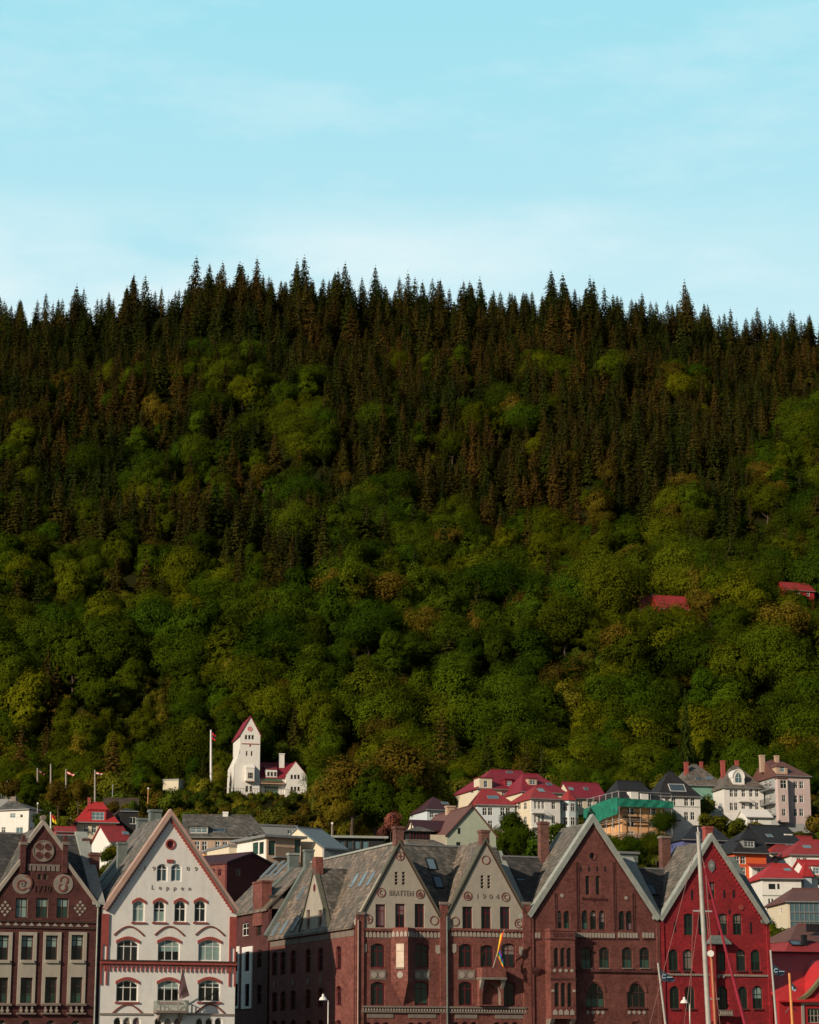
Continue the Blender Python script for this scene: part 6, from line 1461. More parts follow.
    for q in wl: window(b.root, Matrix(), *q, cols=1, rows=(), frame='stone', depth=.1, fw=.06)
    m = MB()
    for sx, fx in ((-1, x2), (1, x3)): m.prism([(fx + sx * .25, gz - .3), (gA[0], gA[1] + .03), (gA[0], gA[1] + .25), (fx + sx * .25, gz - .08)], .05, 9.2, M['magroof'])
    m.build('wing_roof', b.root)
    b.chimney(279, 285, 753, 768, t0 + 2.2, 'white', 'white', down=4)
    PROTECT.append((226, 309, 715, 793, 500))
    # terrace wall and railing in front
    m = MB(); xL = P(215, 789)[0]; z = P(250, 790, -3)[1]
    for i in range(40): x = xL + (x3 - xL) * i / 39; m.box(x - .04, x + .04, -3.0, -2.92, z - 1, z + .3, M['stonedark'])
    m.box(xL, x3, -3.0, -2.92, z + .3, z + .38, M['stonedark']); m.build('terrace_railing', b.root)
tower()
house('shed', 'small flat roofed cream hut in the bushes left of the tower house', 'shed', 490, -14, 163, 178.5, 780.5, 789, 4, 'flat', 780.5, 'cream', 'coping', over=.1, down=3)

# --- red houses up in the trees
house('cottage', 'white cottage with a long red roof high among the trees', 'house', 610, 14, 640, 664, 608, 614, 9, 'gs', 596, 'white', 'redroof2', wins=((654, 610.5, 2.6, 3, dict(cols=1, rows=())),), chims=((651.5, 654, 593, 597, 'zinc', 4),), down=4, pyb=604)
house('cottage_wing', 'red boarded annex with a slanting red roof beside the white cottage among the trees', 'house', 604, 14, 659, 690, 609, 613, 8, 'gs', 597, 'redboard', 'redroof2', wins=((685, 611, 2, 2.5, dict(cols=1, rows=())),), down=4, over=.2, pyb=604)
house('cabin', 'crimson boarded cabin with a crimson roof high in the trees at the right edge', 'house', 612, 16, 786, 814, 590.5, 598.5, 7, 'gs', 584, 'redboard', 'redroof2', wins=((790, 595, 2.6, 4, dict(cols=1)), (798, 594, 4, 4, {}), (808, 594, 3, 4, {})), down=4, over=.3, pyb=595)

print('CHECK', CHECK)
# ------------------------------------------------------------------ trees
M['fol'] = foliage_mat('broadleaf foliage', (0.036, 0.074, 0.005), (0.100, 0.112, 0.006), (0.024, 0.060, 0.006))
M['folb'] = foliage_mat('russet foliage', (0.085, 0.060, 0.011), (0.10, 0.088, 0.010), (0.075, 0.056, 0.011))
M['con'] = foliage_mat('spruce foliage', (0.026, 0.042, 0.007), (0.078, 0.050, 0.014), (0.018, 0.038, 0.008), 0.12)
M['bush'] = foliage_mat('garden shrub foliage', (0.042, 0.085, 0.010), (0.11, 0.11, 0.012), (0.055, 0.060, 0.013))
M['yel'] = foliage_mat('yellow green foliage', (0.12, 0.12, 0.013), (0.16, 0.13, 0.016), (0.10, 0.11, 0.013))
M['blossom'] = foliage_mat('pink blossom', (0.22, 0.07, 0.08), (0.16, 0.06, 0.05), (0.22, 0.09, 0.09))

def leaf_mesh(name, P, Nn, size, mat, seed, aspect=1.5, extra=None):
    """thousands of small leaf sprays: P centres, Nn rough facing"""
    rg = np.random.default_rng(seed); n = len(P)
    a = np.cross(Nn, rg.normal(size=(n, 3))); a /= np.linalg.norm(a, axis=1)[:, None] + 1e-9
    b = np.cross(Nn, a); b /= np.linalg.norm(b, axis=1)[:, None] + 1e-9
    s = size[:, None]
    V = np.stack([P - a * s * aspect * .5, P - b * s * .38, P + a * s * aspect * .5, P + b * s * .38], 1).reshape(-1, 3)
    F = np.arange(n * 4).reshape(-1, 4)
    vs = V; nf = n
    me = bpy.data.meshes.new(name)
    me.vertices.add(len(vs)); me.vertices.foreach_set('co', vs.astype(np.float32).ravel())
    me.loops.add(nf * 4); me.loops.foreach_set('vertex_index', F.ravel().astype(np.int32))
    me.polygons.add(nf); me.polygons.foreach_set('loop_start', np.arange(nf, dtype=np.int32) * 4)
    me.materials.append(mat); me.update(calc_edges=True)
    return me

def unit(rg, n):
    v = rg.normal(size=(n, 3)); return v / np.linalg.norm(v, axis=1)[:, None]

def vnoise(P, f, seed):
    """smooth value noise on points"""
    Q = P * f + seed * 17.3; I = np.floor(Q).astype(np.int64); F = Q - I; F = F * F * (3 - 2 * F); out = np.zeros(len(P))
    for dx in (0, 1):
        for dy in (0, 1):
            for dz in (0, 1):
                h = (I[:, 0] + dx) * 374761393 + (I[:, 1] + dy) * 668265263 + (I[:, 2] + dz) * 2147483647
                h = (h ^ (h >> 13)) * 1274126177; h = (h ^ (h >> 16)) & 0xffff
                w = (F[:, 0] if dx else 1 - F[:, 0]) * (F[:, 1] if dy else 1 - F[:, 1]) * (F[:, 2] if dz else 1 - F[:, 2])
                out += w * (h / 65535.0)
    return out
def broad_crown(seed, mat, h=14.0, w=12.0, n=7000, leaf=.36, base=.22, lobes=26, squash=1.0, thin=.40, top=1.0):
    """leaf sprays on boughs of very different size; noise pushes them in and out and opens holes"""
    rg = np.random.default_rng(seed); P = []; N = []; S = []
    cz = h * (base + (1 - base) * .48); rz = h * (1 - base) * .5
    lean = rg.normal(size=2) * w * .05
    for k in range(lobes):
        d = unit(rg, 1)[0]; d[2] = d[2] * .9 + .12; q = rg.uniform(.25, .86)
        tz = d[2] * q; shape = 1 - .35 * max(0, tz) * top
        c = np.array([d[0] * w / 2 * q * shape + lean[0] * tz, d[1] * w / 2 * q * shape + lean[1] * tz, cz + tz * rz])
        r = rg.gamma(4, .038) * w + .055 * w; r = min(r, .27 * w)
        m = int(n / lobes * min(2.4, (r / (.18 * w)) ** 2) + 40)
        u = unit(rg, m); fl = (u[:, 2] < -.3) & (rg.uniform(size=m) < .6); u[fl, 2] *= -1
        rr = r * rg.uniform(0.55, 1.12, size=m)[:, None]
        pp = c + u * rr * np.array([1, 1, rg.uniform(.6, 1.0)])
        P.append(pp); out = (pp - np.array([0, 0, cz])) / (w * .5); nn = u * .8 + out * .7 + rg.normal(size=(m, 3)) * .34 + np.array([0, 0, .1]); N.append(nn / np.linalg.norm(nn, axis=1)[:, None])
        S.append(rg.uniform(.7, 1.25, m) * leaf)
    m = int(n * .12); u = unit(rg, m); P.append(np.array([0, 0, cz]) + u * np.array([w / 2 * .55, w / 2 * .55, rz * .65])); N.append(u); S.append(rg.uniform(1.2, 2.0, m) * leaf)
    P = np.concatenate(P); N = np.concatenate(N); S = np.concatenate(S)
    a = vnoise(P, 4.2 / w * 1.3, seed); b_ = vnoise(P, 14.0 / w, seed + 5); c0 = np.array([0, 0, cz])
    P = c0 + (P - c0) * (0.84 + .34 * a + .14 * b_)[:, None]
    keep = (b_ * .6 + vnoise(P, 8.5 / w, seed + 9) * .6) > thin
    return leaf_mesh('crown', P[keep], N[keep], S[keep], mat, seed)

def spruce_crown(seed, mat, h=18.0, w=7.5, levels=26, ragged=.25, leaf=.52):
    """whorls of drooping boughs, each a tapering row of needle sprays, with gaps between the whorls"""
    rg = np.random.default_rng(seed); P = []; N = []; S = []
    for L in range(levels):
        t = (L + rg.uniform(-.25, .25)) / levels; t = min(.985, max(0, t)); z = h * (.07 + .92 * t)
        r = w / 2 * (1 - t) ** .78 * rg.uniform(1 - ragged, 1.05) + .15; nb = max(4, int(10 * (1 - t * .55))); off = rg.uniform(0, 6.28)
        for b in range(nb):
            a = off + 2 * math.pi * b / nb + rg.uniform(-.3, .3); rr = r * rg.uniform(.6, 1.15); m = max(5, int(6 + rr * 5.5)); q = rg.uniform(.1, 1, m) ** .8
            wd = (1 - q) * rr * .26 + .10; side = rg.uniform(-1, 1, m) * wd; dr = .10 + .34 * (1 - t)
            ca, sa = math.cos(a), math.sin(a)
            P.append(np.stack([ca * rr * q - sa * side, sa * rr * q + ca * side, z - dr * rr * q ** 1.6 - np.abs(side) * .5 + rg.uniform(-.12, .12, m)], 1))
            n = np.stack([ca * np.ones(m), sa * np.ones(m), np.full(m, .75)], 1) + rg.normal(size=(m, 3)) * .45; N.append(n / np.linalg.norm(n, axis=1)[:, None])
            S.append(rg.uniform(.6, 1.25, m) * leaf * (1.1 - .55 * t))
    k = 8; P.append(np.stack([rg.normal(size=k) * .05, rg.normal(size=k) * .05, h * rg.uniform(.96, 1.03, k)], 1)); n = unit(rg, k); N.append(n); S.append(np.full(k, .22))
    return leaf_mesh('crown', np.concatenate(P), np.concatenate(N), np.concatenate(S), mat, seed, aspect=1.9)

def trunk_mesh(seed, h, r, limbs, mat, w=8, zlow=.2):
    rg = random.Random(seed); mb = MB(); p = Vector((0, 0, -1.5)); segs = 6
    pts = [Vector((rg.uniform(-.12, .12) * k, rg.uniform(-.12, .12) * k, -1.5 + (h * .9 + 1.5) * k / segs)) for k in range(segs + 1)]
    for k in range(segs): mb.tube(pts[k], pts[k + 1], r * (1 - .85 * k / segs), r * (1 - .85 * (k + 1) / segs), mat, 7)
    for i in range(limbs):
        z = h * rg.uniform(zlow, .6); a = rg.uniform(0, 6.28); q = Vector((math.cos(a) * w * .32, math.sin(a) * w * .32, z + h * .22))
        mb.tube((0, 0, z), q, r * .4, r * .12, mat, 5)
    return mb.mesh('trunk')

BC = [broad_crown(100 + i, M['fol'], h=[15, 16, 17, 15, 18, 16, 15, 17][i], w=[12.5, 15, 10.5, 14, 9.5, 10, 15.5, 11.5][i], n=21000, leaf=.30, lobes=[30, 52, 24, 44, 30, 22, 60, 38][i], base=[.1, .12, .06, .15, .05, .1, .14, .08][i], thin=[.42, .4, .46, .4, .44, .5, .42, .46][i], top=[1, .6, 1.6, .8, 1.9, 1.3, .5, 1.4][i]) for i in range(8)]
BR = [broad_crown(130 + i, M['folb'], h=14, w=11, n=11000, lobes=30) for i in range(2)]
BT = [trunk_mesh(200 + i, 12, .35, 7, M['bark']) for i in range(3)]
BIR = [broad_crown(140 + i, M['yel'], h=15, w=8, n=6500, lobes=26, leaf=.30, thin=.5, top=1.4) for i in range(2)]
BIT = trunk_mesh(230, 14, .2, 9, M['barkp'], 6, .1)
SC = [spruce_crown(300 + i, M['con'], h=18, w=[10.5, 11.5, 9, 12, 9.6, 11][i], levels=[26, 24, 28, 22, 30, 20][i], ragged=[.15, .3, .2, .4, .12, .5][i]) for i in range(6)]
ST = trunk_mesh(330, 18, .24, 0, M['bark'])
SH = [broad_crown(400 + i, M['bush'], h=3.2, w=3.8, n=2600, leaf=.20, base=.0, lobes=12) for i in range(4)]
SHB = [broad_crown(410 + i, M['folb'], h=3.2, w=3.8, n=2600, leaf=.20, base=.0, lobes=12) for i in range(2)]
SHY = [broad_crown(420, M['yel'], h=3.2, w=3.8, n=2600, leaf=.20, base=.0, lobes=12)]
SHP = [broad_crown(430, M['blossom'], h=3.2, w=3.4, n=1600, leaf=.22, base=.0, lobes=9)]
SHT = trunk_mesh(440, 2.6, .07, 6, M['bark'], 3, .05)

def place(name, label, cat, crown, trunk, loc, rz, s, group, sz=1.0):
    t = thing(name, label, cat, loc, rz, group); t.scale = (s, s, s * sz)
    link('crown', crown, t); link('trunk', trunk, t)
    return t

rnd = random.Random(11)
def species(x, y):
    """1 = spruce; the plantation covers the ridge and the right-hand upper slope, broadleaf fills the hollow"""
    px, py = project((x, y, height(x, y) + 8))
    n = noise.noise(Vector((x / 45, y / 55, 3.1))) * 32 + noise.noise(Vector((x / 17, y / 22, 9.1))) * 14
    lim = lerp_pts(px, [(-200, 500), (0, 520), (110, 505), (155, 400), (200, 372), (310, 378), (345, 480), (400, 505), (740, 525), (760, 430), (819, 410), (1000, 400)])
    pocket = (235 < px < 330 and 400 < py < 440)
    con = py + n < lim
    if con and noise.noise(Vector((x / 25, y / 30, 21))) > .33 and py > 320: con = False
    if (100 < px < 345 and 490 < py < 610 or px < 120 and 440 < py < 540) and noise.noise(Vector((x / 24, y / 30, 31))) > -.08: con = True
    if con and py > 325 and rnd.random() < .13: con = False
    if not con and rnd.random() < (.42 if py < 500 else .20 if py < 600 else .04): con = True
    if y > 868: con = True
    return con, px, py

cands = []
PROTECT.append((209, 213, 729, 790, 495))
def try_tree(x, y, r, scale_h, con):
    z = height(x, y)
    px, pb = project((x, y, z)); _, pt = project((x, y, z + scale_h))
    hw = r * FPX / y
    for (a, b_, c, d, Y) in PROTECT:
        if y < Y + 6 and px + hw * .8 > a and px - hw * .8 < b_ and pt < d - 1 and pb > c: 
            if y > Y - 1 and not (a - 4 < px < b_ + 4): continue
            return None
        if Y <= y < Y + 14 and a - 2 < px < b_ + 4: return None
    for (hx, hy, hz, hw_) in SUNWARD:
        dx, dy = x - hx, y - hy; al = dx * -.682 + dy * -.732
        if 0 < al < 40 and abs(dx * .732 - dy * .682) < hw_ + r * .6 and z + scale_h - al * .40 > hz: return None
    return z
y = 470.0
while y < 965:
    step_y = 5.4
    x = -y * .26
    while x < y * .26:
        jx = x + rnd.uniform(-2.2, 2.2); jy = y + rnd.uniform(-2.4, 2.4)
        con, px, py = species(jx, jy)
        if con: p_keep = .80
        else: p_keep = .42 if y < 640 else .58
        if y > 905: p_keep *= .7
        if rnd.random() < p_keep:
            s = rnd.uniform(.62, 1.0) if con else rnd.uniform(.82, 1.32)
            if con and py < 350: s *= rnd.choice((.6, .7, .8, .95)) if px > 500 else rnd.choice((.6, .7, .85, 1.0, 1.1))
            if con and y > 885: s = rnd.uniform(.95, 1.25) if any(a < px < b_ for a, b_ in ((70, 86), (114, 150), (195, 228), (236, 262), (294, 312), (332, 352), (372, 388), (405, 442), (458, 472), (478, 492), (548, 572), (588, 604), (676, 690))) else rnd.uniform(.68, .9)
            if con and 540 < y < 700: s *= 1.15
            if not con and y < 540: s *= .75
            if not con and y > 640: s *= .80
            if y < 500 and not con: s *= .6
            if not con and rnd.random() < .25: s *= .6
            for kk in ((1, .62, .36) if y < 700 else (1,)):
                z = try_tree(jx, jy, 3.6 * s * kk if con else 6 * s * kk, 18 * s * kk if con else 16 * s * kk, con)
                if z is not None: cands.append((jx, jy, z, con, s * kk, px, py)); break
        x += 5.0
    y += step_y
def zone_label(kind, px, py):
    v = 'on the skyline ridge' if py < 345 else 'on the upper slope' if py < 430 else 'halfway up the slope' if py < 540 else 'on the lower slope' if py < 660 else 'just above the houses'
    if v == 'on the skyline ridge': return kind + ' ' + v
    u = 'left' if px < 205 else 'left of centre' if px < 410 else 'right of centre' if px < 615 else 'right'
    return f'{kind} {v}, {u}'
inframe = lambda c: -15 < c[5] < 835
bl = sorted([c for c in cands if not c[3]], key=lambda c: c[1] - (0 if inframe(c) else -4000))
cn = sorted([c for c in cands if c[3]], key=lambda c: c[1] - (0 if inframe(c) else -4000))
for i, c in enumerate(bl[:298]):
    x, y, z, con, s, px, py = c; q = rnd.random()
    if q < .05: place('birch_tree', zone_label('slender yellow green birch with a pale trunk', px, py), 'tree', BIR[i % 2], BIT, (x, y, z), rnd.uniform(0, 6.28), s, zone_label('birches', px, py), rnd.uniform(.95, 1.15))
    elif q < .085: place('broadleaf_tree', zone_label('russet brown broadleaf tree', px, py), 'tree', BR[i % 2], BT[i % 3], (x, y, z), rnd.uniform(0, 6.28), s, zone_label('russet broadleaf trees', px, py), rnd.uniform(.9, 1.2))
    else: place('broadleaf_tree', zone_label(('small ' if s < .82 else 'broad ' if s > 1.05 else 'mid sized ') + 'round crowned green broadleaf tree', px, py), 'tree', BC[rnd.randrange(8)], BT[i % 3], (x, y, z), rnd.uniform(0, 6.28), s, zone_label(('small ' if s < .82 else 'broad ' if s > 1.05 else 'mid sized ') + 'broadleaf trees', px, py), rnd.uniform(.85, 1.15))
for i, c in enumerate(cn[:298]):
    x, y, z, con, s, px, py = c
    place('spruce_tree', zone_label(('short ' if s < .8 else 'tall ' if s > 1.0 else 'mid sized ') + 'dark pointed spruce tree', px, py), 'tree', SC[rnd.randrange(6)], ST, (x, y, z), rnd.uniform(0, 6.28), s, zone_label(('short ' if s < .8 else 'tall ' if s > 1.0 else 'mid sized ') + 'spruces', px, py), rnd.uniform(.85, 1.1))

def scatter(name, label, cat, pts, meshes):
    """the rest of the wood, too many to single out: one object that instances whole trees on points"""
    coll = bpy.data.collections.new(name + ' kinds')
    for k, (cm, tm) in enumerate(meshes):
        mb = bpy.data.meshes.new(name + ' tree'); 
        import bmesh
        bm = bmesh.new(); bm.from_mesh(cm); nf = len(bm.faces); bm.from_mesh(tm)
        bm.faces.ensure_lookup_table()
        for f in bm.faces[nf:]: f.material_index = 1
        bm.to_mesh(mb); bm.free(); mb.materials.append(cm.materials[0]); mb.materials.append(tm.materials[0])
        o = bpy.data.objects.new('tree_kind_%d' % k, mb); coll.objects.link(o)
    me = bpy.data.meshes.new(name); me.from_pydata([(c[0], c[1], c[2]) for c in pts], [], [])
    a = me.attributes.new('rot', 'FLOAT_VECTOR', 'POINT'); a.data.foreach_set('vector', [v for c in pts for v in (0, 0, rnd.uniform(0, 6.28))])
    a = me.attributes.new('scl', 'FLOAT_VECTOR', 'POINT'); a.data.foreach_set('vector', [v for c in pts for v in (c[4], c[4], c[4] * rnd.uniform(.85, 1.12))])
    a = me.attributes.new('kind_index', 'INT', 'POINT'); a.data.foreach_set('value', [rnd.randrange(len(meshes)) for c in pts])
    o = link(name, me); o['kind'] = 'stuff'; tag(o, label, cat)
    ng = bpy.data.node_groups.new(name, 'GeometryNodeTree')
    ng.interface.new_socket('Geometry', in_out='INPUT', socket_type='NodeSocketGeometry'); ng.interface.new_socket('Geometry', in_out='OUTPUT', socket_type='NodeSocketGeometry')
    N = ng.nodes; gi = N.new('NodeGroupInput'); go = N.new('NodeGroupOutput'); iop = N.new('GeometryNodeInstanceOnPoints'); ci = N.new('GeometryNodeCollectionInfo')
    ci.inputs['Collection'].default_value = coll; ci.inputs['Separate Children'].default_value = True; ci.inputs['Reset Children'].default_value = True
    iop.inputs['Pick Instance'].default_value = True
    def attr(nm, ty): q = N.new('GeometryNodeInputNamedAttribute'); q.data_type = ty; q.inputs['Name'].default_value = nm; return q.outputs['Attribute']
    L = ng.links
    m2p = N.new('GeometryNodeMeshToPoints'); L.new(gi.outputs[0], m2p.inputs[0]); L.new(m2p.outputs[0], iop.inputs['Points'])
    L.new(ci.outputs[0], iop.inputs['Instance']); L.new(attr('kind_index', 'INT'), iop.inputs['Instance Index'])
    L.new(attr('rot', 'FLOAT_VECTOR'), iop.inputs['Rotation']); L.new(attr('scl', 'FLOAT_VECTOR'), iop.inputs['Scale'])
    L.new(iop.outputs[0], go.inputs[0])
    md = o.modifiers.new('trees', 'NODES'); md.node_group = ng
    return o
print('TREES', len(bl), len(cn))
scatter('broadleaf_wood', 'broadleaf wood farther up the hillside', 'wood', bl[298:], [(m_, BT[k % 3]) for k, m_ in enumerate(BC)] + [(BR[0], BT[0])])
scatter('spruce_wood', 'dark spruce wood covering the upper hillside to the skyline', 'wood', cn[298:], [(m_, ST) for m_ in SC])

# --- single trees and shrubs among the houses
def tree_at(px, py, Y, hpx, kind, label, group=None, name=None, cat='tree', sz=1.0):
    """py = where its foot would stand, hpx = its height in the photo"""
    d = ray(px, py); p = Vector((0, 0, CAMZ)) + d * (Y / d.y); H = hpx / FPX * Y
    lib = {'b': (BC, BT[0], 15), 'r': (BR, BT[1], 13), 's': (SH, SHT, 3.2), 'sb': (SHB, SHT, 3.2), 'sy': (SHY, SHT, 3.2), 'sp': (SHP, SHT, 3.2), 'birch': (BIR, BIT, 15), 'c': (SC, ST, 20)}[kind]
    cm = lib[0][rnd.randrange(len(lib[0]))]; s = H / lib[2]
    nm = name or ('spruce_tree' if kind == 'c' else 'birch_tree' if kind == 'birch' else 'shrub' if kind[0] == 's' else 'broadleaf_tree')
    return place(nm, label, cat if kind[0] != 's' else 'shrub', cm, lib[1], p, rnd.uniform(0, 6.28), s / sz ** .5, group, sz)
tree_at(395, 838, 425, 92, 'r', 'largest of the olive gold trees right of the white tower house', sz=.95)
tree_at(425, 832, 430, 82, 'birch', 'yellow olive tree at the right end of the olive gold clump', sz=.8)
tree_at(352, 834, 420, 76, 'r', 'olive gold tree at the left end of the clump right of the white tower house', sz=.85)
tree_at(374, 840, 408, 66, 'b', 'green tree low in the middle of the olive gold clump')
tree_at(333, 838, 400, 46, 'r', 'small russet tree at the lower left foot of the olive gold clump')
tree_at(411, 845, 395, 62, 'b', 'dark green tree low at the right foot of the olive gold clump')
tree_at(391, 834, 388, 24, 'sp', 'pink blossoming shrub in front of the olive gold trees')
tree_at(382, 842, 380, 17, 'sp', 'lower pink blossoming shrub left of the larger one')
tree_at(515, 872, 345, 56, 'b', 'dense dark green tree between the pale green gable and tall brick chimney')
tree_at(497, 868, 350, 36, 'b', 'small dark green tree left of the dense one beside the pale green gable')
tree_at(536, 862, 360, 30, 's', 'green shrub just left of the tall brick chimney')
tree_at(562, 846, 375, 28, 's', 'green shrub right of the tall brick chimney', sz=.7)
for (px, py, h, t) in ((620, 868, 31, 'left'), (638, 870, 28, 'middle'), (656, 862, 30, 'right')): tree_at(px, py, 372, h, 'b', f'leafy tree below the scaffolded house, {t} of the three', 'trees below the scaffolding')
tree_at(664, 838, 415, 26, 'b', 'small tree against the lower wall of the black roofed white house')
tree_at(704, 818, 440, 22, 's', 'dark shrub in the gap between the black roofed and the sea green house')
for i, (px, py, h) in enumerate(((706, 832, 18), (718, 834, 20), (732, 838, 20), (744, 840, 19), (757, 838, 18), (738, 830, 14), (724, 826, 12))):
    tree_at(px, py, 410 + i, h, 's', 'rounded green shrub on the bank below the sea green house', 'shrubs on the bank below the terrace', sz=.8)
for i, (px, py, h) in enumerate(((600, 852, 18), (610, 855, 20), (630, 853, 17), (646, 852, 15))):
    tree_at(px, py, 395, h, 's', 'green shrub at the foot of the scaffold', 'shrubs at the foot of the scaffold')
tree_at(771, 952, 300, 30, 'b', 'dark green tree squeezed between the tall red gable and the cream office building')
tree_at(780, 950, 296, 22, 's', 'low dark shrub right of the tree by the tall red gable')
tree_at(113, 861, 340, 17, 'sy', 'yellow green shrub in front of the little white gable ended house')
tree_at(105, 863, 338, 12, 's', 'low green shrub left of the yellow green one by the little white house')
for (px, py, h, k, lab) in ((29, 816, 40, 'b', 'green tree right behind the leftmost white house'), (58, 818, 34, 'r', 'russet bush like tree left of the red roofed villa'), (78, 812, 30, 'r', 'russet tree just behind the ridge of the red roofed villa'), (46, 836, 26, 's', 'green shrub right of the leftmost white house'), (60, 838, 22, 's', 'green shrub between the white house and the pink shed'), (38, 842, 16, 'sy', 'yellow green shrub between the white house and the maroon gable tip'),
                           (8, 800, 24, 'sb', 'brown shrub behind the leftmost chimney')):
    tree_at(px, py, 424 if py < 830 else 400, h, k, lab)
# belt of scrub below the white tower house, and scrub on every open bank
sh_n = 0
for i in range(1500):
    px = rnd.uniform(-8, 828); yy = rnd.uniform(388, 500) 
    x = (px - W_PX / 2) / FPX * yy * CP * 1.07; z = height(x, yy); px, pb = project((x, yy, z))
    hs = rnd.uniform(.6, 1.9) * 3.4
    _, pt = project((x, yy, z + hs)); ok = pb < 880
    for (a, b_, c, d, Y) in PROTECT:
        if yy < Y + 1 and px + 5 > a and px - 5 < b_ and pt < d and pb > c: ok = False; break
        if Y <= yy < Y + 13 and a - 3 < px < b_ + 6: ok = False; break
    if not ok: continue
    if px > 320 and pb > 845: continue
    sh_n += 1
    if sh_n > 300: break
    q = rnd.random(); kind = ('sb', 'brown') if q < .22 else ('sy', 'yellow green') if q < (.5 if 270 < px < 330 and pb > 800 else .3) else ('s', 'green')
    lib = {'s': SH, 'sb': SHB, 'sy': SHY}[kind[0]]
    where = 'on the bank below the tower house' if 130 < px < 330 else 'on the bank at the left edge' if px <= 130 else 'on the bank among the villas' if px < 600 else 'on the bank among the right hand houses'
    s = hs / 3.2
    place('shrub', f'{kind[1]} shrub {where}', 'shrub', lib[rnd.randrange(len(lib))], SHT, (x, yy, z - .2), rnd.uniform(0, 6.28), s, f'{kind[1]} shrubs {where}')
print('SHRUBS', sh_n)
und = []
for i in range(9000):
    yy = rnd.uniform(330, 700); x = rnd.uniform(-yy * .25, yy * .25); z = height(x, yy); px, pb = project((x, yy, z)); s = rnd.uniform(.3, .8) * (1 if yy < 500 else 1.9)
    _, pt = project((x, yy, z + 3.2 * s)); bad = False
    for (a, b_, c, d, Y) in PROTECT:
        if Y <= yy < Y + 13 and a - 3 < px < b_ + 6: bad = True; break
        if yy < Y and px + 3 > a and px - 3 < b_ and pt < d - 2 and pb > c: bad = True; break
    if not bad: und.append((x, yy, z - .15, 0, s))
scatter('undergrowth', 'low scrub and bramble covering the open ground of the hillside', 'undergrowth', und, [(m_, SHT) for m_ in SH[:3] + SHB[:1]])
for px, h in ((106, 9), (113, 13), (126, 10), (133, 14)): tree_at(px, 815, 421, h, 'sb' if px < 120 else 's', 'scrubby bush against the foot of the rubble retaining wall', 'bushes against the rubble wall')
tree_at(802, 648, 604, 50, 'b', 'round green tree hiding the wall of the crimson cabin at the right edge')
tree_at(676, 656, 594, 47, 'b', 'round green tree hiding the lower wall of the red annex'); tree_at(650, 654, 598, 44, 'b', 'green tree in front of the white cottage among the trees')
tree_at(700, 642, 612, 74, 'birch', 'pale yellow birch just right of the red annex high in the wood', sz=1.3)
# rock outcrops in the bank
def rock(px, py, Y, w, label):
    d = ray(px, py); p = Vector((0, 0, CAMZ)) + d * (Y / d.y); rg = random.Random(int(px)); import bmesh
    bm = bmesh.new(); bmesh.ops.create_icosphere(bm, subdivisions=3, radius=1)
    for v in bm.verts: v.co *= 1 + .45 * noise.noise(v.co * 1.6 + Vector((px, 0, 0))) + .12 * noise.noise(v.co * 5); v.co = Vector((v.co.x * w, v.co.y * w * .6, v.co.z * w * .8))
    me = bpy.data.meshes.new('rock'); bm.to_mesh(me); bm.free(); me.materials.append(M['rockm']); o = link('rock_outcrop', me); o.location = p; tag(o, label, 'rock')
rock(224, 803, 478, 2.0, 'pinkish rock outcrop in the bank below the tower flagpole'); rock(200, 800, 480, 1.6, 'smaller brown rock outcrop left of the pinkish one')
# bare poles and the tall conifer mast standing out of the lower wood
tree_at(687, 757, 500, 52, 'c', 'very slender spruce standing alone against the wood above the terrace', sz=2.6)

# ------------------------------------------------------------------ poles, flags, lamps, boat
def at_px(px, py, Y): d = ray(px, py); return Vector((0, 0, CAMZ)) + d * (Y / d.y)
def flag_mesh(pts_top, pts_bot, mats, th=.03, wave=.12):
    """cloth between two edge lines, in bands of colour from top to bottom"""
    m = MB(); n = 12; nb = len(mats)
    G = []
    for i in range(n + 1):
        t = i / n; a = pts_top[0].lerp(pts_top[1], t); b_ = pts_bot[0].lerp(pts_bot[1], t); col = []
        for k in range(nb + 1):
            p = a.lerp(b_, k / nb); p = p + Vector((0, wave * math.sin(t * 9 + k * .5) * t, wave * .5 * math.sin(t * 6 + 1) * t)); col.append(p)
        G.append(col)
    for k in range(nb):
        for sgn in (1, -1):
            vs = []; fs = []
            for i in range(n + 1): vs += [G[i][k] + Vector((0, th * sgn / 2, 0)), G[i][k + 1] + Vector((0, th * sgn / 2, 0))]
            for i in range(n): q = i * 2; fs.append((q, q + 1, q + 3, q + 2) if sgn < 0 else (q, q + 2, q + 3, q + 1))
            m.add(vs, fs, mats[k])
    return m
def flagpole(label, pxt, pyt, pxb, pyb, Y, r, mat, flag=None, ball=False, down=None, name='flagpole'):
    top = at_px(pxt, pyt, Y); bot = at_px(pxb, pyb, Y)
    if down is not None: dirv = (bot - top); k = (top.z - down) / (top.z - bot.z); bot = top + dirv * k
    t = thing(name, label, 'flagpole', bot); m = MB(); m.tube((0, 0, 0), top - bot, r * 1.25, r * .8, M[mat], 10)
    if ball: m.disc((top - bot).x, (top - bot).z + r * 1.2, r * 1.8, -r, r, M[mat], 10)
    m.build('pole', t)
    if flag: 
        pts, mats = flag; P4 = [at_px(a, b_, Y) - bot for a, b_ in pts]
        flag_mesh((P4[0], P4[1]), (P4[3], P4[2]), [M[q] for q in mats], wave=.04 * Y / 100).build('flag', t)
    return t, bot
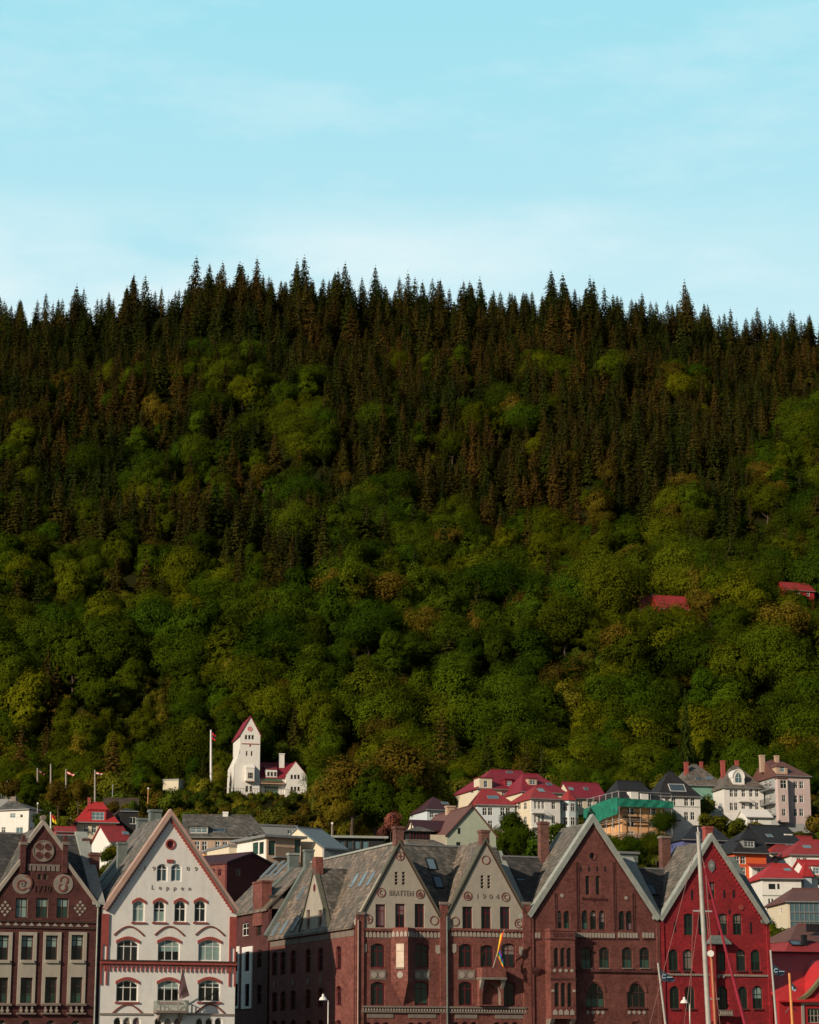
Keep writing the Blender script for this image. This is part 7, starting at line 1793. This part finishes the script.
# on the slope, left
flagpole('thin flagpole with drooping dark red pennant, leftmost flagpole on the slope', 37.5, 768, 37.5, 800, 440, .16, 'stone', (((37.9, 769.5), (45, 774), (44.5, 775.5), (37.9, 771)), ('winered',)))
flagpole('bare thin flagpole without a flag, second in the row on the left slope', 50.8, 764, 50.8, 800, 440, .17, 'stone')
flagpole('flagpole with a small red and white flag above the russet bushes', 66, 769, 66, 800, 440, .17, 'stone', (((66.4, 771), (74.5, 774), (74, 776.5), (66.4, 773.5)), ('cred', 'whitep', 'cred')))
flagpole('flagpole with a small red flag right behind the red roofed villa', 95, 770, 95, 806, 440, .17, 'stone', (((95.4, 772), (102.5, 773), (102, 775.5), (95.4, 774)), ('cred', 'whitep', 'winered')))
flagpole('tall white flagpole with a drooping red flag beside the tower house', 211, 730, 211, 793, 495, .25, 'whitep', (((211.6, 732), (215.5, 735), (215, 741), (211.6, 739)), ('cred', 'navy', 'cred')))
flagpole('short flagpole with a red and yellow flag behind the maroon gable tip', 50.7, 812, 50.7, 836, 375, .12, 'whitep', (((51, 814), (54.5, 817), (56.5, 824), (52.5, 822)), ('cred', 'cyellow')))
# on the quay
def quayflag(label, a, b_, c, d, Y, pts):
    t, bot = flagpole(label, a, b_, c, d, Y, .09, 'mast', (pts, ('navy', 'navy')), down=0.0)
    P4 = [at_px(*q, Y) - bot for q in pts]; c0 = (P4[0].lerp(P4[1], .3) + P4[3].lerp(P4[2], .3)) / 2; m = MB(); m.ring(c0.x, c0.z, .16, .07, c0.y - .14, c0.y - .10, M['emblem'], 10, 30, 330); m.box(c0.x + .22, c0.x + .6, c0.y - .14, c0.y - .10, c0.z - .1, c0.z - .03, M['emblem'])
    m.build('emblem', t)
quayflag('white flagpole with navy flag, in front of the brown gable corner', 658, 963, 665.5, 1024, 165, ((658.7, 968), (676, 979.5), (674, 982), (659.5, 981)))
quayflag('white flagpole with navy flag, just right of the tall red gable', 770.5, 950, 776.5, 1024, 165, ((771.5, 963), (786, 973.5), (782, 976), (773, 974.5)))
t, bot = flagpole('orange yellow flagpole with a drooping grey flag, in front of the wooden quayside house', 789.3, 973, 792.5, 1024, 150, .1, 'polyel', (((789.8, 980), (797, 988.5), (795, 991.5), (791.2, 989.5)), ('navy', 'emblem')), down=0.0)
P4 = [at_px(*q, 150) - bot for q in ((785.5, 1013), (790.5, 1007), (795.5, 1009), (796.5, 1012.5))]
m = MB(); m.tube(P4[0], P4[1], .05, .05, M['winered'], 6); m.tube(P4[1], P4[2], .07, .07, M['winered'], 6); m.tube(P4[2], P4[3], .06, .03, M['winered'], 6); m.build('cleat_rope', t)

def facade_flag(label, pxb, pyb, pxt, pyt, body_, out):
    a = FR.at(pxb, pyb, -.3); b2 = FR.at(pxt, pyt, -out)
    p0 = FR.world(a[0], -.1, a[1]); p1 = FR.world(b2[0], -out, b2[1]); t = thing('wall_flagpole', label, 'flag', p0); m = MB(); m.tube((0, 0, 0), p1 - p0, .05, .035, M['mast'], 8); m.build('pole', t)
    for nm, pts, mats in body_:
        P4 = [FR.world(*((lambda q: (q[0], -out + (0.12 * i_), q[1]))(FR.at(x_, y_, -out)))) - p0 for i_, (x_, y_) in enumerate(pts)]
        flag_mesh((P4[0], P4[1]), (P4[3], P4[2]), [M[q] for q in mats], wave=.1).build(nm, t)
    return t, p0
t, p0 = facade_flag('dark mauve flag hanging from the balcony pole of the white gabled building', 178, 1009, 183.5, 968.5, [('flag', ((182.6, 968.5), (189.8, 996), (181.5, 1000), (179.3, 993)), ('mauve', 'mauve', 'mauve', 'mauvel'))], 1.6)
facade_flag('rainbow flag on a slanting pole above the arched balcony of the 1904 gable', 491.5, 976, 504.5, 929, [('flag', ((504, 931), (500.5, 946), (497.5, 957), (501.8, 935)), ('cred', 'corange', 'cyellow')), ('flag_tail', ((500, 950), (503.5, 959), (504.3, 968), (498.8, 955)), ('cpurple', 'cblue', 'cgreen', 'corange'))], 1.7)

def lamp(label, px, py, Y, hw, down=0.0, arm=-1):
    top = at_px(px, py, Y); t = thing('street_lamp', label, 'street lamp', (top.x, top.y, down)); H = top.z - down
    m = MB(); m.tube((0, 0, 0), (0, 0, H - .25), .075, .05, M['steel'], 8); m.tube((0, 0, H - .3), (arm * hw * 1.2, 0, H - .1), .04, .04, M['steel'], 6); m.build('post', t)
    m = MB(); n = 12; c = arm * hw * 1.2
    prof = [(.04, .28), (.10, .22), (.10, .08), (hw * .7, 0.02), (hw, -.18)]
    vs = [(c + r * math.cos(2 * math.pi * i / n), r * math.sin(2 * math.pi * i / n), H - .05 + z) for r, z in prof for i in range(n)]
    fs = [(k * n + i, k * n + (i + 1) % n, (k + 1) * n + (i + 1) % n, (k + 1) * n + i) for k in range(len(prof) - 1) for i in range(n)] + [tuple(range(len(vs) - n, len(vs)))] + [tuple(range(n - 1, -1, -1))]
    m.add(vs, fs, M['whitep']); m.build('lamp_head', t)
lamp('white headed street lamp in front of the dark alley wall', 328.3, 997, 172, .32)
lamp('white headed street lamp in front of the red gable, left of the mast', 689.4, 1000, 172, .32)
def slope_lamp(label, px, py, pyb, Y, mat='stone'):
    top = at_px(px, py, Y); bot = at_px(px, pyb, Y); t = thing('street_lamp', label, 'street lamp', bot); m = MB(); m.tube((0, 0, 0), (0, 0, top.z - bot.z), .1, .08, M[mat], 6); m.build('post', t)
    m = MB(); h = top.z - bot.z; m.disc(0, h + .1, .17, -.15, .15, M['whitep' if mat != 'zinc' else 'zinc'], 8); m.build('lamp_head', t)
slope_lamp('lamp post by the terrace wall at the far left', 6, 782, 800, 430); slope_lamp('round headed lamp between the white house and the flagpoles', 37.3, 804, 815, 405); slope_lamp('orange yellow lamp post right of the rubble wall', 147.6, 789, 812, 428, 'polyel'); slope_lamp('thin lamp post on top of the rubble retaining wall', 112.5, 786, 797, 430, 'zinc')
slope_lamp('short lamp in front of the olive gold trees', 332, 824, 838, 330)

# sailing boat moored off the quay
def boat():
    Y = 112.0; mt = at_px(698.3, 834, Y); mb_ = at_px(708.6, 1024, Y); k = (mt.z + .3) / (mt.z - mb_.z); base = mt + (mb_ - mt) * k
    t = thing('sailing_boat', 'moored sailing boat whose tall cream mast stands before the red gable', 'boat', base)
    L = lambda px, py, Y_=Y: at_px(px, py, Y_) - base
    m = MB(); m.tube((0, 0, 0), mt - base, .145, .10, M['mast'], 12); m.build('mast', t)
    m = MB(); m.tube(mt - base, (mt - base) + Vector((-.02, 0, .35)), .05, .03, M['steel'], 6); m.tube(L(696, 833), L(700, 833), .06, .06, M['steel'], 6); m.build('masthead_fitting', t)
    m = MB(); p = L(693, 911); q = L(712, 911.5); m.tube(p, q, .045, .045, M['steel'], 6); m.build('spreader', t)
    mast_at = lambda py: L(698.3 + (py - 834) * (10.3 / 190), py)
    def stay(nm, a, b_, r, mat): m = MB(); m.tube(a, b_, r, r, M[mat], 6); m.build(nm, t)
    def ext(p, q, z=-base.z + .6): d = q - p; return p + d * ((z - p.z) / d.z)
    stay('stay', L(686.5, 882), ext(L(686.5, 882), L(660, 985)), .013, 'rope'); stay('stay', mast_at(838), L(686.5, 882), .013, 'rope')
    stay('stay', L(693, 911), ext(L(693, 911), L(690, 1024)), .013, 'rope'); stay('stay', L(706, 911), ext(L(706, 911), L(720, 1024)), .013, 'rope'); stay('stay', mast_at(895), ext(mast_at(895), L(684, 1024)), .013, 'rope')
    stay('halyard', mast_at(866) + Vector((.25, 0, 0)), ext(mast_at(866) + Vector((.25, 0, 0)), L(717, 1024)), .018, 'rope')
    # furled crimson foresail on the forestay
    a = L(704.5, 868); b_ = L(716.5, 914); c_ = ext(b_, L(745, 1024)); stay('forestay', mast_at(842), a, .025, 'rope')
    m = MB(); m.tube(a, b_, .04, .06, M['redcloth'], 8); m.tube(b_, c_, .06, .11, M['redcloth'], 8); m.build('furled_sail', t)
    m = MB(); p = L(711.2, 952); q = ext(p, L(715.2, 1024)); m.tube(p, q, .07, .09, M['wood'], 8); m.build('wooden_spar', t)
    m = MB(); m.disc(L(709.5, 954).x, L(709.5, 954).z, .16, -.5, -.3, M['whitep'], 10); m.build('deck_light', t)
    # hull, deck and cabin
    zw = -base.z - 1.4; m = MB(); n = 14; secs = []
    for i in range(n + 1):
        u = i / n; x = -6 + 12.5 * u; hw = 1.7 * math.sin(math.pi * min(1, .12 + u * .88)) ** .7; zt = zw + 1.5 + .35 * (2 * u - 1) ** 2; secs.append([(x, -hw, zt), (x, -hw * .8, zw + .4), (x, 0, zw - .5), (x, hw * .8, zw + .4), (x, hw, zt)])
    vs = [p for s_ in secs for p in s_]; fs = [(i * 5 + j, i * 5 + j + 1, (i + 1) * 5 + j + 1, (i + 1) * 5 + j) for i in range(n) for j in range(4)] + [(0, 4, 3, 2, 1), (n * 5, n * 5 + 1, n * 5 + 2, n * 5 + 3, n * 5 + 4)]
    m.add(vs, fs, M['whitep']); m.build('hull', t)
    m = MB(); vs = [p for s_ in secs for p in ((s_[0][0], s_[0][1], s_[0][2] - .08), (s_[4][0], s_[4][1], s_[4][2] - .08))]; m.add(vs, [(i * 2, (i + 1) * 2, (i + 1) * 2 + 1, i * 2 + 1) for i in range(n)], M['wood']); m.build('deck', t)
    m = MB(); m.box(-2.5, 2, -.8, .8, zw + 1.45, zw + 2.0, M['whitep']); m.build('cabin', t)
boat()
# ------------------------------------------------------------------ light, sky, view
EL = R(22); TS = Vector((-0.682 * math.cos(EL), -0.732 * math.cos(EL), math.sin(EL)))
sd = bpy.data.lights.new('sun', 'SUN'); sd.energy = SUN_E; sd.angle = R(0.5); sd.color = (1.0, 0.83, 0.64)
so = bpy.data.objects.new('sun', sd); COL.objects.link(so); so.rotation_euler = TS.to_track_quat('Z', 'Y').to_euler()
world = bpy.data.worlds.new('World'); scene.world = world; world.use_nodes = True
nt = world.node_tree; bg = nt.nodes['Background']
sky = nt.nodes.new('ShaderNodeTexSky'); sky.sky_type = 'NISHITA'; sky.sun_disc = False
sky.sun_elevation = EL; sky.sun_rotation = R(223); sky.air_density = 1.0; sky.dust_density = 0.7; sky.ozone_density = 1.5
tc = nt.nodes.new('ShaderNodeTexCoord')
sp = nt.nodes.new('ShaderNodeSeparateXYZ'); nt.links.new(tc.outputs['Generated'], sp.inputs[0])
def mth(op, a, b=None, c=None):
    n = nt.nodes.new('ShaderNodeMath'); n.operation = op
    for i, v in enumerate((a, b, c)):
        if v is None: continue
        if hasattr(v, 'is_linked'): nt.links.new(v, n.inputs[i])
        else: n.inputs[i].default_value = v
    return n.outputs[0]
# thin cloud veil: streaky noise, strongest low over the ridge to the north west
mp = nt.nodes.new('ShaderNodeMapping'); nt.links.new(tc.outputs['Generated'], mp.inputs[0]); mp.inputs['Scale'].default_value = (4.5, 4.5, 16)
mp.inputs['Rotation'].default_value = (0, R(6), 0)
n1 = tex_noise(nt, mp.outputs[0], 1.6, 8, 0.62)
wisps = ramp(nt, n1, 0.48, 0.68)
low = nt.nodes.new('ShaderNodeMapRange'); low.inputs[1].default_value = 0.372; low.inputs[2].default_value = 0.343; nt.links.new(sp.outputs[2], low.inputs[0])
low.interpolation_type = 'SMOOTHSTEP'
wst = nt.nodes.new('ShaderNodeMapRange'); wst.inputs[1].default_value = 0.10; wst.inputs[2].default_value = -0.10; wst.inputs[3].default_value = 0.25; nt.links.new(sp.outputs[0], wst.inputs[0])
n2 = tex_noise(nt, mp.outputs[0], 0.9, 5, 0.55)
bank = mth('MULTIPLY', mth('MULTIPLY', low.outputs[0], wst.outputs[0]), ramp(nt, n2, 0.35, 0.6))
cl = mth('MINIMUM', mth('ADD', mth('MULTIPLY', wisps, 0.24), mth('MULTIPLY', bank, 0.95)), 0.9)
tint = mixc(nt, 1.0, sky.outputs[0], SKY_TINT, 'MULTIPLY')
# a milky veil fills the northern half of the sky, thinning towards the zenith
vn = nt.nodes.new('ShaderNodeMapRange'); vn.inputs[1].default_value = -0.1; vn.inputs[2].default_value = 0.5; nt.links.new(sp.outputs[1], vn.inputs[0])
vz = nt.nodes.new('ShaderNodeMapRange'); vz.inputs[1].default_value = 0.85; vz.inputs[2].default_value = 0.5; nt.links.new(sp.outputs[2], vz.inputs[0])
veil = mth('MULTIPLY', mth('MULTIPLY', vn.outputs[0], vz.outputs[0]), 0.97)
pale = nt.nodes.new('ShaderNodeMapRange'); pale.inputs[1].default_value = 0.44; pale.inputs[2].default_value = 0.33; pale.inputs[4].default_value = 0.26; nt.links.new(sp.outputs[2], pale.inputs[0])
tint = mixc(nt, veil, tint, mixc(nt, pale.outputs[0], VEIL, CLOUD))
cc = mixc(nt, mth('MULTIPLY', cl, vn.outputs[0]), tint, CLOUD)
nt.links.new(cc, bg.inputs[0]); bg.inputs[1].default_value = SKY_S
scene.view_settings.view_transform = 'Standard'; scene.view_settings.look = 'None'
scene.view_settings.gamma = 1.0; scene.view_settings.exposure = EXPO
scene.view_settings.use_curve_mapping = False
scene.render.engine = 'CYCLES'
scene.cycles.max_bounces = 6; scene.cycles.diffuse_bounces = 2; scene.cycles.glossy_bounces = 2
scene.cycles.transparent_max_bounces = 4; scene.cycles.use_denoising = True

for o_ in scene.objects:
    if o_.parent is None and 'label' in o_.keys():
        n_ = len(o_['label'].split())
        if n_ > 16 or n_ < 4: print('LABEL', n_, o_['label'])
